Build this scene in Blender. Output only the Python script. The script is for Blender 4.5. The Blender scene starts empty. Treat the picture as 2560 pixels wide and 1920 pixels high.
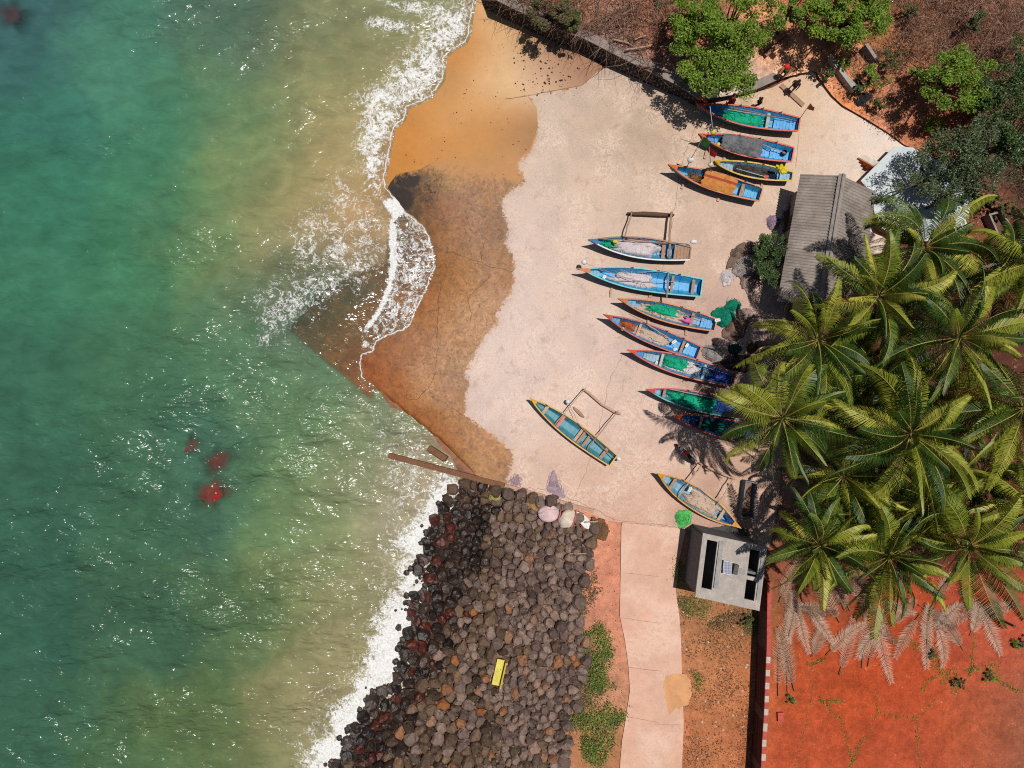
import bpy, math, random
import numpy as np
from mathutils import Vector, Matrix, noise as mnoise

R = math.radians
scene = bpy.context.scene
COL = scene.collection
rng = random.Random(7)

# ------------------------------------------------------------------ camera, sky, sun, exposure
GZ = 0.6            # height of the dry concrete apron above the sea
CAMH = 48.0         # drone height above the apron
S = 0.0275          # metres on the apron per photograph pixel
cam = bpy.data.objects.new("camera", bpy.data.cameras.new("camera"))
COL.objects.link(cam)
cam.location = (0, 0, GZ + CAMH)
cam.rotation_euler = (0, 0, 0)
cam.data.sensor_fit = 'HORIZONTAL'
cam.data.angle = 2 * math.atan(1280 * S / CAMH)
cam.data.clip_start = 0.5
cam.data.clip_end = 2000
scene.camera = cam

SUN_EL, SUN_AZ = 77.5, 58.0   # azimuth clockwise from +Y (up in the picture)
w = bpy.data.worlds.new("World")
scene.world = w
w.use_nodes = True
nt = w.node_tree
nt.nodes.clear()
sky = nt.nodes.new('ShaderNodeTexSky')
sky.sky_type = 'NISHITA'
sky.sun_disc = False
sky.sun_elevation = R(SUN_EL)
sky.sun_rotation = R(SUN_AZ)
bg = nt.nodes.new('ShaderNodeBackground')
bg.inputs['Strength'].default_value = 0.05
wo = nt.nodes.new('ShaderNodeOutputWorld')
nt.links.new(sky.outputs[0], bg.inputs[0])
nt.links.new(bg.outputs[0], wo.inputs[0])

sl = bpy.data.lights.new("sun", 'SUN')
sl.energy = 4.6
sl.angle = R(0.5)
sl.color = (1.0, 0.965, 0.91)
sun = bpy.data.objects.new("sun", sl)
COL.objects.link(sun)
sv = Vector((math.sin(R(SUN_AZ)) * math.cos(R(SUN_EL)), math.cos(R(SUN_AZ)) * math.cos(R(SUN_EL)), math.sin(R(SUN_EL))))
sun.rotation_euler = sv.to_track_quat('Z', 'Y').to_euler()
sun.location = (20, 10, 60)

scene.view_settings.view_transform = 'Standard'
scene.view_settings.look = 'None'
scene.view_settings.exposure = 0.0
scene.view_settings.gamma = 1.0
scene.cycles.use_denoising = False
scene.cycles.filter_width = 1.1
scene.cycles.max_bounces = 6
scene.cycles.sample_clamp_indirect = 4.0

# ------------------------------------------------------------------ helpers: photograph plan -> metres
def W(px, py, z=GZ):
    k = S * (GZ + CAMH - z) / CAMH
    return Vector(((px - 1280) * k, (960 - py) * k, z))

def crop(x0, y0, zm):
    def f(*pts):
        return [(x0 + x / zm, y0 + y / zm) for x, y in pts]
    return f
cA = crop(0, 0, 2.370); cB = crop(850, 0, 2.370); cC = crop(1660, 0, 2.370)
cD = crop(0, 620, 2.370); cE = crop(650, 400, 2.7646); cG = crop(850, 900, 2.4578)
cH = crop(1300, 500, 3.403); cH2 = crop(1300, 900, 3.3185); cI = crop(1660, 200, 4.1477)
cJ = crop(1850, 350, 3.0169); cK = crop(1800, 800, 2.7645); cL = crop(1660, 1280, 2.4578)
cM = crop(750, 1220, 2.370); cN = crop(0, 1220, 2.370)
c4 = crop(1500, 730, 4.4844); c5 = crop(1450, 510, 6.636); c12 = crop(1310, 950, 7.2115)
c13 = crop(1620, 1160, 6.9133); cT = crop(1680, 1310, 6.6346); cP = crop(1900, 100, 7.3733)
cBT = crop(1730, 240, 7.3733); c34 = crop(1660, 390, 6.5059)

def lin(c):
    out = []
    for v in c[:3]:
        v = v / 255.0
        out.append(v / 12.92 if v <= 0.04045 else ((v + 0.055) / 1.055) ** 2.4)
    return tuple(out)

ALB = 0.66
def alb(c, k=ALB):                      # colour seen in full sun -> base colour
    return tuple(min(0.85, v * k) for v in lin(c)) + (1.0,)

def seg_dist(P, pts, closed=False):
    P = np.asarray(P, float)
    d = np.full(len(P), 1e18)
    n = len(pts)
    for i in range(n if closed else n - 1):
        a = np.array(pts[i], float); b = np.array(pts[(i + 1) % n], float)
        ab = b - a
        L = max(ab @ ab, 1e-9)
        t = np.clip(((P - a) @ ab) / L, 0, 1)
        q = a + t[:, None] * ab
        d = np.minimum(d, ((P - q) ** 2).sum(1))
    return np.sqrt(d)

def inside(P, pts):
    P = np.asarray(P, float)
    r = np.zeros(len(P), bool)
    n = len(pts)
    x, y = P[:, 0], P[:, 1]
    for i in range(n):
        x1, y1 = pts[i]; x2, y2 = pts[(i + 1) % n]
        if y1 == y2:
            continue
        c = ((y1 > y) != (y2 > y)) & (x < (x2 - x1) * (y - y1) / (y2 - y1) + x1)
        r ^= c
    return r

def sdist(P, pts):                      # closed polygon, + inside
    d = seg_dist(P, pts, True)
    return np.where(inside(P, pts), d, -d)

def soft(P, pts, w):                    # 0..1 soft mask of polygon, w px wide edge
    return np.clip(sdist(P, pts) / w + 0.5, 0, 1)

def idw(P, samples, sigma):
    P = np.asarray(P, float)
    num = 0; den = 0
    for s in samples:
        d2 = (P[:, 0] - s[0]) ** 2 + (P[:, 1] - s[1]) ** 2
        ww = np.exp(-d2 / (2 * sigma * sigma)) + 1e-3 / (1 + d2 / (sigma * sigma)) ** 2
        v = np.array(s[2], float) if isinstance(s[2], (tuple, list)) else np.array([s[2]], float)
        num = num + ww[:, None] * v[None, :]
        den = den + ww[:, None]
    return num / den

def srgb2lin_arr(a):
    a = a / 255.0
    return np.where(a <= 0.04045, a / 12.92, ((a + 0.055) / 1.055) ** 2.4)

# ------------------------------------------------------------------ helpers: objects
def tag(o, label=None, cat=None, group=None, kind=None):
    if label: o['label'] = label
    if cat: o['category'] = cat
    if group: o['group'] = group
    if kind: o['kind'] = kind
    return o

def empty(name, loc, rz=0.0, label=None, cat=None, group=None):
    o = bpy.data.objects.new(name, None)
    COL.objects.link(o)
    o.location = loc
    o.rotation_euler = (0, 0, rz)
    o.empty_display_size = 0.2
    return tag(o, label, cat, group)

class MB:
    """collects shapes into one mesh"""
    def __init__(s):
        s.v = []; s.f = []; s.m = []; s.sm = []
    def add(s, vs, fs, mi=0, smooth=False):
        o = len(s.v)
        s.v.extend([tuple(v) for v in vs])
        for f in fs:
            s.f.append(tuple(i + o for i in f)); s.m.append(mi); s.sm.append(smooth)
    def box(s, c, size, rz=0.0, mi=0, M=None):
        hx, hy, hz = size[0] / 2, size[1] / 2, size[2] / 2
        vs = [Vector((x, y, z)) for z in (-hz, hz) for x, y in ((-hx, -hy), (hx, -hy), (hx, hy), (-hx, hy))]
        Mx = M if M is not None else Matrix.Rotation(rz, 4, 'Z')
        vs = [Mx @ v + Vector(c) for v in vs]
        s.add(vs, [(3, 2, 1, 0), (4, 5, 6, 7), (0, 1, 5, 4), (1, 2, 6, 5), (2, 3, 7, 6), (3, 0, 4, 7)], mi)
    def bar(s, a, b, wd, th, mi=0):     # rectangular bar between two points
        a = Vector(a); b = Vector(b)
        d = (b - a); L = d.length
        q = d.to_track_quat('X', 'Z')
        s.box((a + b) / 2, (L, wd, th), mi=mi, M=q.to_matrix().to_4x4())
    def prism(s, pts, z0, z1, mi=0, mtop=None):
        n = len(pts)
        vs = [(p[0], p[1], z0 if len(p) < 3 else p[2] + z0) for p in pts] + [(p[0], p[1], z1 if len(p) < 3 else p[2] + z1) for p in pts]
        area = sum(pts[i][0] * pts[(i + 1) % n][1] - pts[(i + 1) % n][0] * pts[i][1] for i in range(n))
        idx = list(range(n))
        if area < 0: idx.reverse()
        s.add(vs, [tuple(reversed(idx))], mi)
        o = len(s.v) - 2 * n
        s.f.append(tuple(i + n + o for i in idx)); s.m.append(mi if mtop is None else mtop); s.sm.append(False)
        for k in range(n):
            i = idx[k]; j = idx[(k + 1) % n]
            s.f.append((i + o, j + o, j + n + o, i + n + o)); s.m.append(mi); s.sm.append(False)
    def tube(s, pts, rad, seg=6, mi=0, cap=True, smooth=True):
        pts = [Vector(p) for p in pts]
        n = len(pts)
        if not isinstance(rad, (list, tuple)): rad = [rad] * n
        vs = []
        prev = None
        for i in range(n):
            d = (pts[min(i + 1, n - 1)] - pts[max(i - 1, 0)])
            if d.length < 1e-9: d = Vector((0, 0, 1))
            d.normalize()
            if prev is None:
                u = d.orthogonal().normalized()
            else:
                u = (prev - d * prev.dot(d))
                u = u.normalized() if u.length > 1e-6 else d.orthogonal().normalized()
            prev = u
            v = d.cross(u)
            for k in range(seg):
                a = 2 * math.pi * k / seg
                vs.append(pts[i] + (u * math.cos(a) + v * math.sin(a)) * rad[i])
        fs = []
        for i in range(n - 1):
            for k in range(seg):
                k2 = (k + 1) % seg
                fs.append((i * seg + k, i * seg + k2, (i + 1) * seg + k2, (i + 1) * seg + k))
        s.add(vs, fs, mi, smooth)
        if cap:
            o = len(s.v) - n * seg
            s.f.append(tuple(o + k for k in reversed(range(seg)))); s.m.append(mi); s.sm.append(False)
            s.f.append(tuple(o + (n - 1) * seg + k for k in range(seg))); s.m.append(mi); s.sm.append(False)
    def ell(s, c, r, seg=12, rings=8, mi=0, M=None, amp=0.0, seed=0.0):
        vs = []; c = Vector(c)
        for i in range(rings + 1):
            th = math.pi * i / rings
            for k in range(seg):
                ph = 2 * math.pi * k / seg
                d = Vector((math.sin(th) * math.cos(ph), math.sin(th) * math.sin(ph), math.cos(th)))
                q = 1.0
                if amp: q += amp * mnoise.noise(d * 1.7 + Vector((seed, seed * 2.1, 3.3)))
                p = Vector((d.x * r[0], d.y * r[1], d.z * r[2])) * q
                if M is not None: p = M @ p
                vs.append(p + c)
        fs = []
        for i in range(rings):
            for k in range(seg):
                k2 = (k + 1) % seg
                fs.append((i * seg + k, (i + 1) * seg + k, (i + 1) * seg + k2, i * seg + k2))
        s.add(vs, fs, mi, True)
    def build(s, name, mats, parent=None):
        me = bpy.data.meshes.new(name)
        me.from_pydata(s.v, [], s.f)
        if not isinstance(mats, (list, tuple)): mats = [mats]
        for m in mats: me.materials.append(m)
        if len(mats) > 1: me.polygons.foreach_set('material_index', s.m)
        me.polygons.foreach_set('use_smooth', s.sm)
        me.update()
        o = bpy.data.objects.new(name, me)
        COL.objects.link(o)
        if parent is not None: o.parent = parent
        return o

def copy_tree(o, parent=None):
    c = o.copy()
    COL.objects.link(c)
    c.parent = parent
    for ch in o.children:
        copy_tree(ch, c)
    return c

# ------------------------------------------------------------------ helpers: materials
def N(nt, typ, ins=None, **props):
    n = nt.nodes.new(typ)
    for k, v in props.items(): setattr(n, k, v)
    for k, v in (ins or {}).items():
        sck = n.inputs[k]
        if hasattr(v, 'is_linked') or isinstance(v, bpy.types.NodeSocket):
            nt.links.new(v, sck)
        else:
            sck.default_value = v
    return n

def newmat(name):
    m = bpy.data.materials.new(name)
    m.use_nodes = True
    m.node_tree.nodes.clear()
    return m, m.node_tree

def mix(nt, fac, a, b, mode='MIX'):
    n = N(nt, 'ShaderNodeMix', {0: fac, 6: a, 7: b}, data_type='RGBA', blend_type=mode)
    return n.outputs[2]

def mth(nt, op, a, b=0.0, clamp=False):
    n = N(nt, 'ShaderNodeMath', {0: a, 1: b}, operation=op, use_clamp=clamp)
    return n.outputs[0]

def rmap(nt, v, a, b, c=0.0, d=1.0, smooth=False):
    n = N(nt, 'ShaderNodeMapRange', {0: v, 1: a, 2: b, 3: c, 4: d}, interpolation_type='SMOOTHSTEP' if smooth else 'LINEAR')
    return n.outputs[0]

def noise(nt, vec, scale, detail=4.0, rough=0.55, dist=0.0):
    return N(nt, 'ShaderNodeTexNoise', {'Vector': vec, 'Scale': scale, 'Detail': detail, 'Roughness': rough, 'Distortion': dist}).outputs[0]

def coords(nt):
    return N(nt, 'ShaderNodeTexCoord').outputs['Object']

def attr(nt, name, out='Fac'):
    return N(nt, 'ShaderNodeAttribute', attribute_name=name).outputs[out]

def grey(v): return (v, v, v, 1.0)

def finish(nt, col, rough=0.8, bump=None, bdist=0.05, spec=0.3, **kw):
    ins = {'Base Color': col, 'Roughness': rough, 'Specular IOR Level': spec}
    ins.update(kw)
    b = N(nt, 'ShaderNodeBsdfPrincipled', ins)
    if bump is not None:
        bn = N(nt, 'ShaderNodeBump', {'Strength': 1.0, 'Distance': bdist, 'Height': bump})
        nt.links.new(bn.outputs[0], b.inputs['Normal'])
    o = N(nt, 'ShaderNodeOutputMaterial', {0: b.outputs[0]})
    return b

_mc = {}
def paint(c, rough=0.55, wear=0.35, scale=4.0, bumpd=0.012, key=None, dirt=(120, 95, 75), spec=0.35):
    """worn plain surface: colour, patches, scuffs, fine bump"""
    k = ('p', tuple(c), rough, wear, scale, bumpd, dirt)
    if k in _mc: return _mc[k]
    m, nt = newmat(key or "paint")
    v = coords(nt)
    rnd = N(nt, 'ShaderNodeObjectInfo').outputs['Random']
    vv = N(nt, 'ShaderNodeVectorMath', {0: v, 1: (0, 0, 0)}, operation='ADD')
    cmb = N(nt, 'ShaderNodeCombineXYZ', {0: mth(nt, 'MULTIPLY', rnd, 37.0), 1: mth(nt, 'MULTIPLY', rnd, 11.0)})
    nt.links.new(cmb.outputs[0], vv.inputs[1])
    v = vv.outputs[0]
    n1 = noise(nt, v, scale, 6, 0.65)
    n2 = noise(nt, v, scale * 7, 4, 0.7)
    base = alb(c)
    c1 = mix(nt, rmap(nt, n1, 0.35, 0.7), tuple(x * 0.72 for x in base[:3]) + (1,), tuple(min(0.85, x * 1.12) for x in base[:3]) + (1,))
    wmask = mth(nt, 'MULTIPLY', rmap(nt, n2, 0.52, 0.66), rmap(nt, n1, 0.42, 0.58))
    c2 = mix(nt, mth(nt, 'MULTIPLY', wmask, wear), c1, alb(dirt))
    finish(nt, c2, rough, n2, bumpd, spec)
    _mc[k] = m
    return m

def leafmat(name, c1, c2, c3, rough=0.5, scale=1.2, trans=0.25):
    m, nt = newmat(name)
    v = coords(nt)
    n1 = noise(nt, v, scale, 3, 0.6)
    rp = N(nt, 'ShaderNodeNewGeometry').outputs['Random Per Island']
    a = mix(nt, rmap(nt, n1, 0.35, 0.65), alb(c1), alb(c2))
    a = mix(nt, rmap(nt, rp, 0.55, 1.0), a, alb(c3))
    b = N(nt, 'ShaderNodeBsdfPrincipled', {'Base Color': a, 'Roughness': rough, 'Specular IOR Level': 0.35})
    t = N(nt, 'ShaderNodeBsdfTranslucent', {'Color': a})
    ms = N(nt, 'ShaderNodeMixShader', {0: trans, 1: b.outputs[0], 2: t.outputs[0]})
    N(nt, 'ShaderNodeOutputMaterial', {0: ms.outputs[0]})
    return m

def sheetmat(name, fine=0.35, fscale=14.0, coarse=0.3, cscale=0.6, specks=(60, 45, 35), speckamt=0.35, speck_th=0.66,
             rough=0.9, bumpd=0.03, light=(235, 210, 190), lightamt=0.0):
    """ground sheet: vertex colours broken up by several scales of noise"""
    m, nt = newmat(name)
    v = coords(nt)
    col = attr(nt, 'Col', 'Color')
    n1 = noise(nt, v, cscale, 6, 0.62, 0.3)
    n2 = noise(nt, v, fscale, 5, 0.7)
    n3 = noise(nt, v, fscale * 0.28, 5, 0.7)
    a = mix(nt, 1.0, col, N(nt, 'ShaderNodeCombineColor', {0: rmap(nt, n1, 0.3, 0.7, 1 - coarse, 1 + coarse), 1: rmap(nt, n1, 0.3, 0.7, 1 - coarse * 1.05, 1 + coarse * .95), 2: rmap(nt, n1, 0.3, 0.7, 1 - coarse * 1.1, 1 + coarse * .9)}).outputs[0], 'MULTIPLY')
    n6 = noise(nt, v, fscale * 0.12, 6, 0.7, 0.4)
    f = mth(nt, 'MULTIPLY', rmap(nt, n2, 0.3, 0.7, 1 - fine, 1 + fine), rmap(nt, n6, 0.3, 0.7, 1 - fine * .7, 1 + fine * .7))
    a = mix(nt, 1.0, a, N(nt, 'ShaderNodeCombineColor', {0: f, 1: f, 2: f}).outputs[0], 'MULTIPLY')
    sp = mth(nt, 'MULTIPLY', rmap(nt, n3, speck_th, speck_th + 0.06), rmap(nt, n1, 0.4, 0.6))
    a = mix(nt, mth(nt, 'MULTIPLY', sp, speckamt), a, alb(specks))
    if lightamt > 0:
        n4 = noise(nt, v, 1.6, 7, 0.75, 1.5)
        rd = mth(nt, 'SUBTRACT', 1.0, mth(nt, 'ABSOLUTE', mth(nt, 'MULTIPLY', mth(nt, 'SUBTRACT', n4, 0.5), 9.0)), True)
        n5 = noise(nt, v, 0.35, 3, 0.5)
        a = mix(nt, mth(nt, 'MULTIPLY', mth(nt, 'MULTIPLY', rd, rmap(nt, n5, 0.48, 0.62)), lightamt), a, alb(light, 0.75))
    finish(nt, a, rough, mth(nt, 'ADD', mth(nt, 'MULTIPLY', n2, 0.5), n3), bumpd, 0.2)
    return m

def sheet(name, xs, ys, zf, mat, keep=None, attrs=None, cols=None, sigma=60, kind='structure', parent=None, drop=None, warp=None):
    """grid sheet laid in plan coordinates; keep = plan outline"""
    xs = np.asarray(xs, float); ys = np.asarray(ys, float)
    nx, ny = len(xs), len(ys)
    X, Y = np.meshgrid(xs, ys)
    P = np.stack([X.ravel(), Y.ravel()], 1)
    i = np.arange(nx - 1); j = np.arange(ny - 1)
    I, J = np.meshgrid(i, j)
    a = (J * nx + I).ravel()
    F = np.stack([a, a + nx, a + nx + 1, a + 1], 1)
    if keep is not None:
        c = P[F].mean(1)
        F = F[inside(c, keep)]
    if drop is not None:
        c = P[F].mean(1)
        F = F[~inside(c, drop)]
    used = np.unique(F)
    mp = -np.ones(len(P), int); mp[used] = np.arange(len(used))
    P = P[used]; F = mp[F]
    if keep is not None:                  # pull the rim onto the outline
        E = np.concatenate([F[:, [0, 1]], F[:, [1, 2]], F[:, [2, 3]], F[:, [3, 0]]])
        key = np.sort(E, 1)
        u, cnt = np.unique(key, axis=0, return_counts=True)
        rim = np.unique(u[cnt == 1])
        Q = P[rim]
        best = np.full(len(Q), 1e18); out = Q.copy()
        n = len(keep)
        for q in range(n):
            aa = np.array(keep[q], float); bb = np.array(keep[(q + 1) % n], float)
            ab = bb - aa
            t = np.clip(((Q - aa) @ ab) / max(ab @ ab, 1e-9), 0, 1)
            pp = aa + t[:, None] * ab
            d = ((Q - pp) ** 2).sum(1)
            mk = d < best
            out[mk] = pp[mk]; best[mk] = d[mk]
        P[rim] = out
    z = zf(P) if callable(zf) else np.full(len(P), float(zf))
    k = S * (GZ + CAMH - z) / CAMH
    V = np.stack([(P[:, 0] - 1280) * k, (960 - P[:, 1]) * k, z], 1)
    me = bpy.data.meshes.new(name)
    me.vertices.add(len(V)); me.vertices.foreach_set('co', V.ravel().astype(np.float32))
    me.loops.add(F.size); me.loops.foreach_set('vertex_index', F.ravel().astype(np.int32))
    me.polygons.add(len(F))
    me.polygons.foreach_set('loop_start', np.arange(0, F.size, 4, dtype=np.int32))
    me.polygons.foreach_set('loop_total', np.full(len(F), 4, dtype=np.int32))
    me.update(calc_edges=True)
    me.validate()
    me.polygons.foreach_set('use_smooth', np.ones(len(F), bool))
    if cols is not None:
        c = srgb2lin_arr(idw(warp(P) if warp else P, cols, sigma)) * ALB
        ca = me.color_attributes.new('Col', 'FLOAT_COLOR', 'POINT')
        ca.data.foreach_set('color', np.concatenate([np.clip(c, 0, .9), np.ones((len(c), 1))], 1).ravel().astype(np.float32))
    for an, fn in (attrs or {}).items():
        at = me.attributes.new(an, 'FLOAT', 'POINT')
        at.data.foreach_set('value', np.asarray(fn(P), np.float32).ravel())
    me.materials.append(mat)
    o = bpy.data.objects.new(name, me)
    COL.objects.link(o)
    if parent is not None: o.parent = parent
    else: tag(o, kind=kind)
    return o
# ------------------------------------------------------------------ plan lines traced from the shore
front = [(1190, -400), (1188, -60)] + cB((800, 0), (780, 100), (770, 200), (745, 255), (670, 295), (622, 345), (615, 470), (545, 570), (480, 605), (400, 640), (380, 710), (320, 760), (305, 850), (290, 930), (268, 1040), (275, 1110)) + \
    cE((905, 225), (1000, 350), (1060, 395), (1130, 450), (1180, 540), (1205, 640), (1215, 740), (1180, 830), (1150, 920), (1090, 1020), (1060, 1090), (1030, 1160), (970, 1190), (880, 1220), (810, 1260), (780, 1330), (715, 1350), (700, 1400), (715, 1500))
slab_edge = cE((200, 1170), (440, 1380), (600, 1510), (770, 1655)) + cG((150, 190), (350, 365), (550, 530), (655, 612))
rock_left = cM((868, -40), (880, 60), (830, 150), (750, 300), (770, 400), (700, 480), (740, 590), (650, 700), (690, 760), (650, 850), (620, 950), (600, 1090), (560, 1180), (440, 1200), (430, 1300), (330, 1420), (290, 1500), (240, 1600), (210, 1659)) + [(790, 2100), (700, 2500)]
coast = front[:-3] + cE((600, 1510), (770, 1655)) + cG((150, 190), (350, 365), (550, 530), (655, 612)) + [(1118, 1200)] + rock_left
land_front = front + [(1100, 1100), (1400, 1400), (4000, 1400), (4000, -400)]
land_coast = coast + [(6000, 2500), (6000, -400)]

def dfront(P):      # metres inland of the swash line (+) or out to sea (-)
    return np.where(inside(P, land_front), 1, -1) * seg_dist(P, front) * S
def dcoast(P):
    return np.where(inside(P, land_coast), 1, -1) * seg_dist(P, coast) * S

def zslab(P):
    d = dfront(P)
    return np.where(d > 0, 0.6 * (1 - np.exp(-d / 4.0)) * 1.0, 0.05 * d - 0.01) * np.where(d > 0, 1, 1)
def zground(P):
    d = dcoast(P)
    z = np.where(d > 0, 0.6 * (1 - np.exp(-d / 4.0)) - 0.1, -0.1 + 0.12 * d)
    return np.maximum(z, -2.2)

# ------------------------------------------------------------------ ground (one sheet, reaches far past the picture)
far_lo = [-9000, -4000, -1800, -900]
def axis(a, b, st, hi): return far_lo + [v for v in np.arange(a, b + 1, st)] + hi
GX = axis(-300, 2860, 9, [3400, 4500, 7000, 12000])
GY = axis(-300, 2220, 9, [2800, 4000, 6500, 10000])
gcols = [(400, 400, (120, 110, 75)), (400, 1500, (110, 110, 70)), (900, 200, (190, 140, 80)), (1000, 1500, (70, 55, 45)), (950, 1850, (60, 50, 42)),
         (1250, 1600, (84, 68, 60)), (1480, 1500, (205, 140, 108)), (1500, 1320, (228, 156, 124)), (1530, 1450, (228, 148, 118)), (1545, 1520, (230, 150, 120)), (1560, 1580, (230, 152, 122)), (1570, 1680, (225, 155, 125)), (1520, 1700, (178, 132, 100)), (1450, 1620, (150, 110, 88)),  # first sample: soil under the boulders darkened as shade between stones
         (1560, 1620, (225, 150, 115)), (1500, 1850, (190, 130, 90)), (1750, 1600, (196, 126, 84)), (1800, 1700, (200, 128, 84)), (1780, 1850, (196, 122, 80)), (1720, 1560, (170, 122, 84)), (1850, 1540, (150, 105, 65)),
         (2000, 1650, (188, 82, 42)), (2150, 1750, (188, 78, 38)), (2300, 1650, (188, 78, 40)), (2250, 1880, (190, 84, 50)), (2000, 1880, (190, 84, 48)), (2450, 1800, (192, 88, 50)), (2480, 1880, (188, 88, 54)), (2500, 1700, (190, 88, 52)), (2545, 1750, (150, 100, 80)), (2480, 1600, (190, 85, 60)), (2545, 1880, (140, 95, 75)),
         (2000, 1400, (140, 76, 54)), (2200, 1250, (120, 62, 46)), (2450, 1250, (120, 62, 46)), (2100, 1000, (105, 58, 42)), (2400, 900, (95, 54, 40)), (2500, 600, (130, 75, 55)), (2300, 700, (140, 90, 70)),  # grove soil darkened to paint in shade under the palms
         (1900, 1250, (200, 150, 125)), (1900, 900, (190, 150, 130)), (2400, 400, (135, 85, 60)), (2400, 100, (120, 70, 50)), (1900, 60, (150, 85, 60)), (2200, 250, (150, 95, 70))]
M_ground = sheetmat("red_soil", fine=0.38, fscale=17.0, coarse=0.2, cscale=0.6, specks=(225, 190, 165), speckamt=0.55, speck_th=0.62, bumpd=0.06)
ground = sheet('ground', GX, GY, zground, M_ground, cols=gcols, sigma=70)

# ------------------------------------------------------------------ beach sand
sand_out = [(1190, -400)] + front[1:18] + cB((250, 1090), (180, 1100), (60, 900), (80, 600), (300, 350), (400, 100), (420, -300))
beach_poly = [(1500, -400), (1700, -400)] + [(1190, -60)] + cB((850, 20), (1000, 110), (1230, 225), (1420, 300), (1560, 390), (1460, 540), (1250, 620), (1250, 1000), (900, 1300), (500, 1330), (260, 1200), (0, 1200), (-80, 600), (150, 200), (200, -200)) + [(930, -400)]
beach_cols = [(1250, 60, (222, 172, 118)), (1300, 150, (230, 192, 150)), (1270, 110, (226, 182, 130)), (1240, 170, (228, 186, 134)), (1350, 230, (226, 190, 152)), (1280, 220, (228, 190, 146)), (1200, 150, (215, 155, 95)), (1150, 120, (200, 135, 70)), (1230, 220, (225, 180, 130)), (1350, 190, (205, 165, 135)), (1400, 170, (170, 125, 95)), (1320, 120, (165, 120, 90)),
              (1130, 230, (200, 145, 85)), (1050, 270, (207, 142, 74)), (1010, 330, (206, 137, 64)), (1000, 420, (206, 137, 64)), (1100, 300, (212, 150, 85)), (1150, 270, (215, 160, 105)), (1230, 280, (205, 145, 85)),
              (1200, 350, (200, 140, 75)), (1300, 300, (195, 140, 85)), (1330, 340, (165, 120, 80)), (1250, 400, (200, 145, 90)), (1100, 380, (207, 142, 74)), (1150, 440, (195, 140, 85)), (960, 480, (200, 135, 60)),
              (1190, 460, (190, 140, 95)), (800, 300, (190, 140, 75)), (850, 100, (185, 135, 75)), (850, 450, (200, 145, 85))]
M_sand = sheetmat("wet_sand", fine=0.07, fscale=26.0, coarse=0.07, cscale=0.5, specks=(120, 75, 40), speckamt=0.4, speck_th=0.67, rough=0.6, bumpd=0.008)
beach = sheet('beach_sand', np.arange(800, 1530, 5), np.arange(-400, 600, 5), lambda P: zslab(P) - 0.02, M_sand, keep=beach_poly, cols=beach_cols, sigma=38)

# ------------------------------------------------------------------ concrete apron and ramp
wet_line = cB((1440, 505), (1110, 565), (1150, 600), (1165, 690), (1172, 800), (1130, 900), (1050, 970), (1075, 1020), (1100, 1080), (1020, 1130), (960, 1190), (972, 1270), (1000, 1360), (980, 1450)) + \
    cE((1700, 580), (1750, 660), (1757, 760), (1755, 880), (1650, 1060), (1640, 1140), (1560, 1210), (1510, 1310), (1440, 1410), (1420, 1500)) + \
    cG((780, 40), (800, 130), (772, 220), (770, 330), (850, 400), (960, 480), (1050, 560), (1062, 600), (1040, 700), (1020, 765))
wet_poly = wet_line + cG((640, 900), (0, 500)) + [(500, 800), (900, 300)] + cB((880, 470))
apron_poly = cB((1440, 505), (1110, 568), (1165, 640), (1172, 760), (1125, 880), (1040, 960), (900, 1000), (780, 985), (620, 950), (540, 965), (480, 1000), (400, 1018), (335, 1035), (300, 1080)) + \
    cE((870, 215), (800, 330), (620, 700), (430, 880), (230, 1040), (200, 1170), (440, 1380), (600, 1510), (770, 1655)) + cG((150, 190), (350, 365), (550, 530), (655, 612), (640, 640), (700, 660), (1000, 765), (1130, 805), (1270, 845), (1380, 890), (1545, 945), (1640, 985), (1730, 1000)) + \
    cH2((835, 1345), (1375, 1400)) + cL((135, 108), (420, 190), (560, 200), (640, 230)) + [(1935, 1330), (1945, 1260), (1960, 1100), (1985, 1000), (1990, 900), (1960, 820), (1975, 740), (2080, 740), (2200, 640), (2270, 480)] + \
    cC((1500, 880), (1430, 862), (1350, 800), (1280, 755), (1200, 705), (1130, 665), (1060, 625), (1000, 570), (955, 510), (915, 450), (895, 415), (840, 425), (760, 455), (640, 520), (480, 565), (300, 600), (150, 570), (0, 500)) + \
    cB((2130, 640), (2000, 565), (1800, 480), (1600, 390), (1520, 430))
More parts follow.
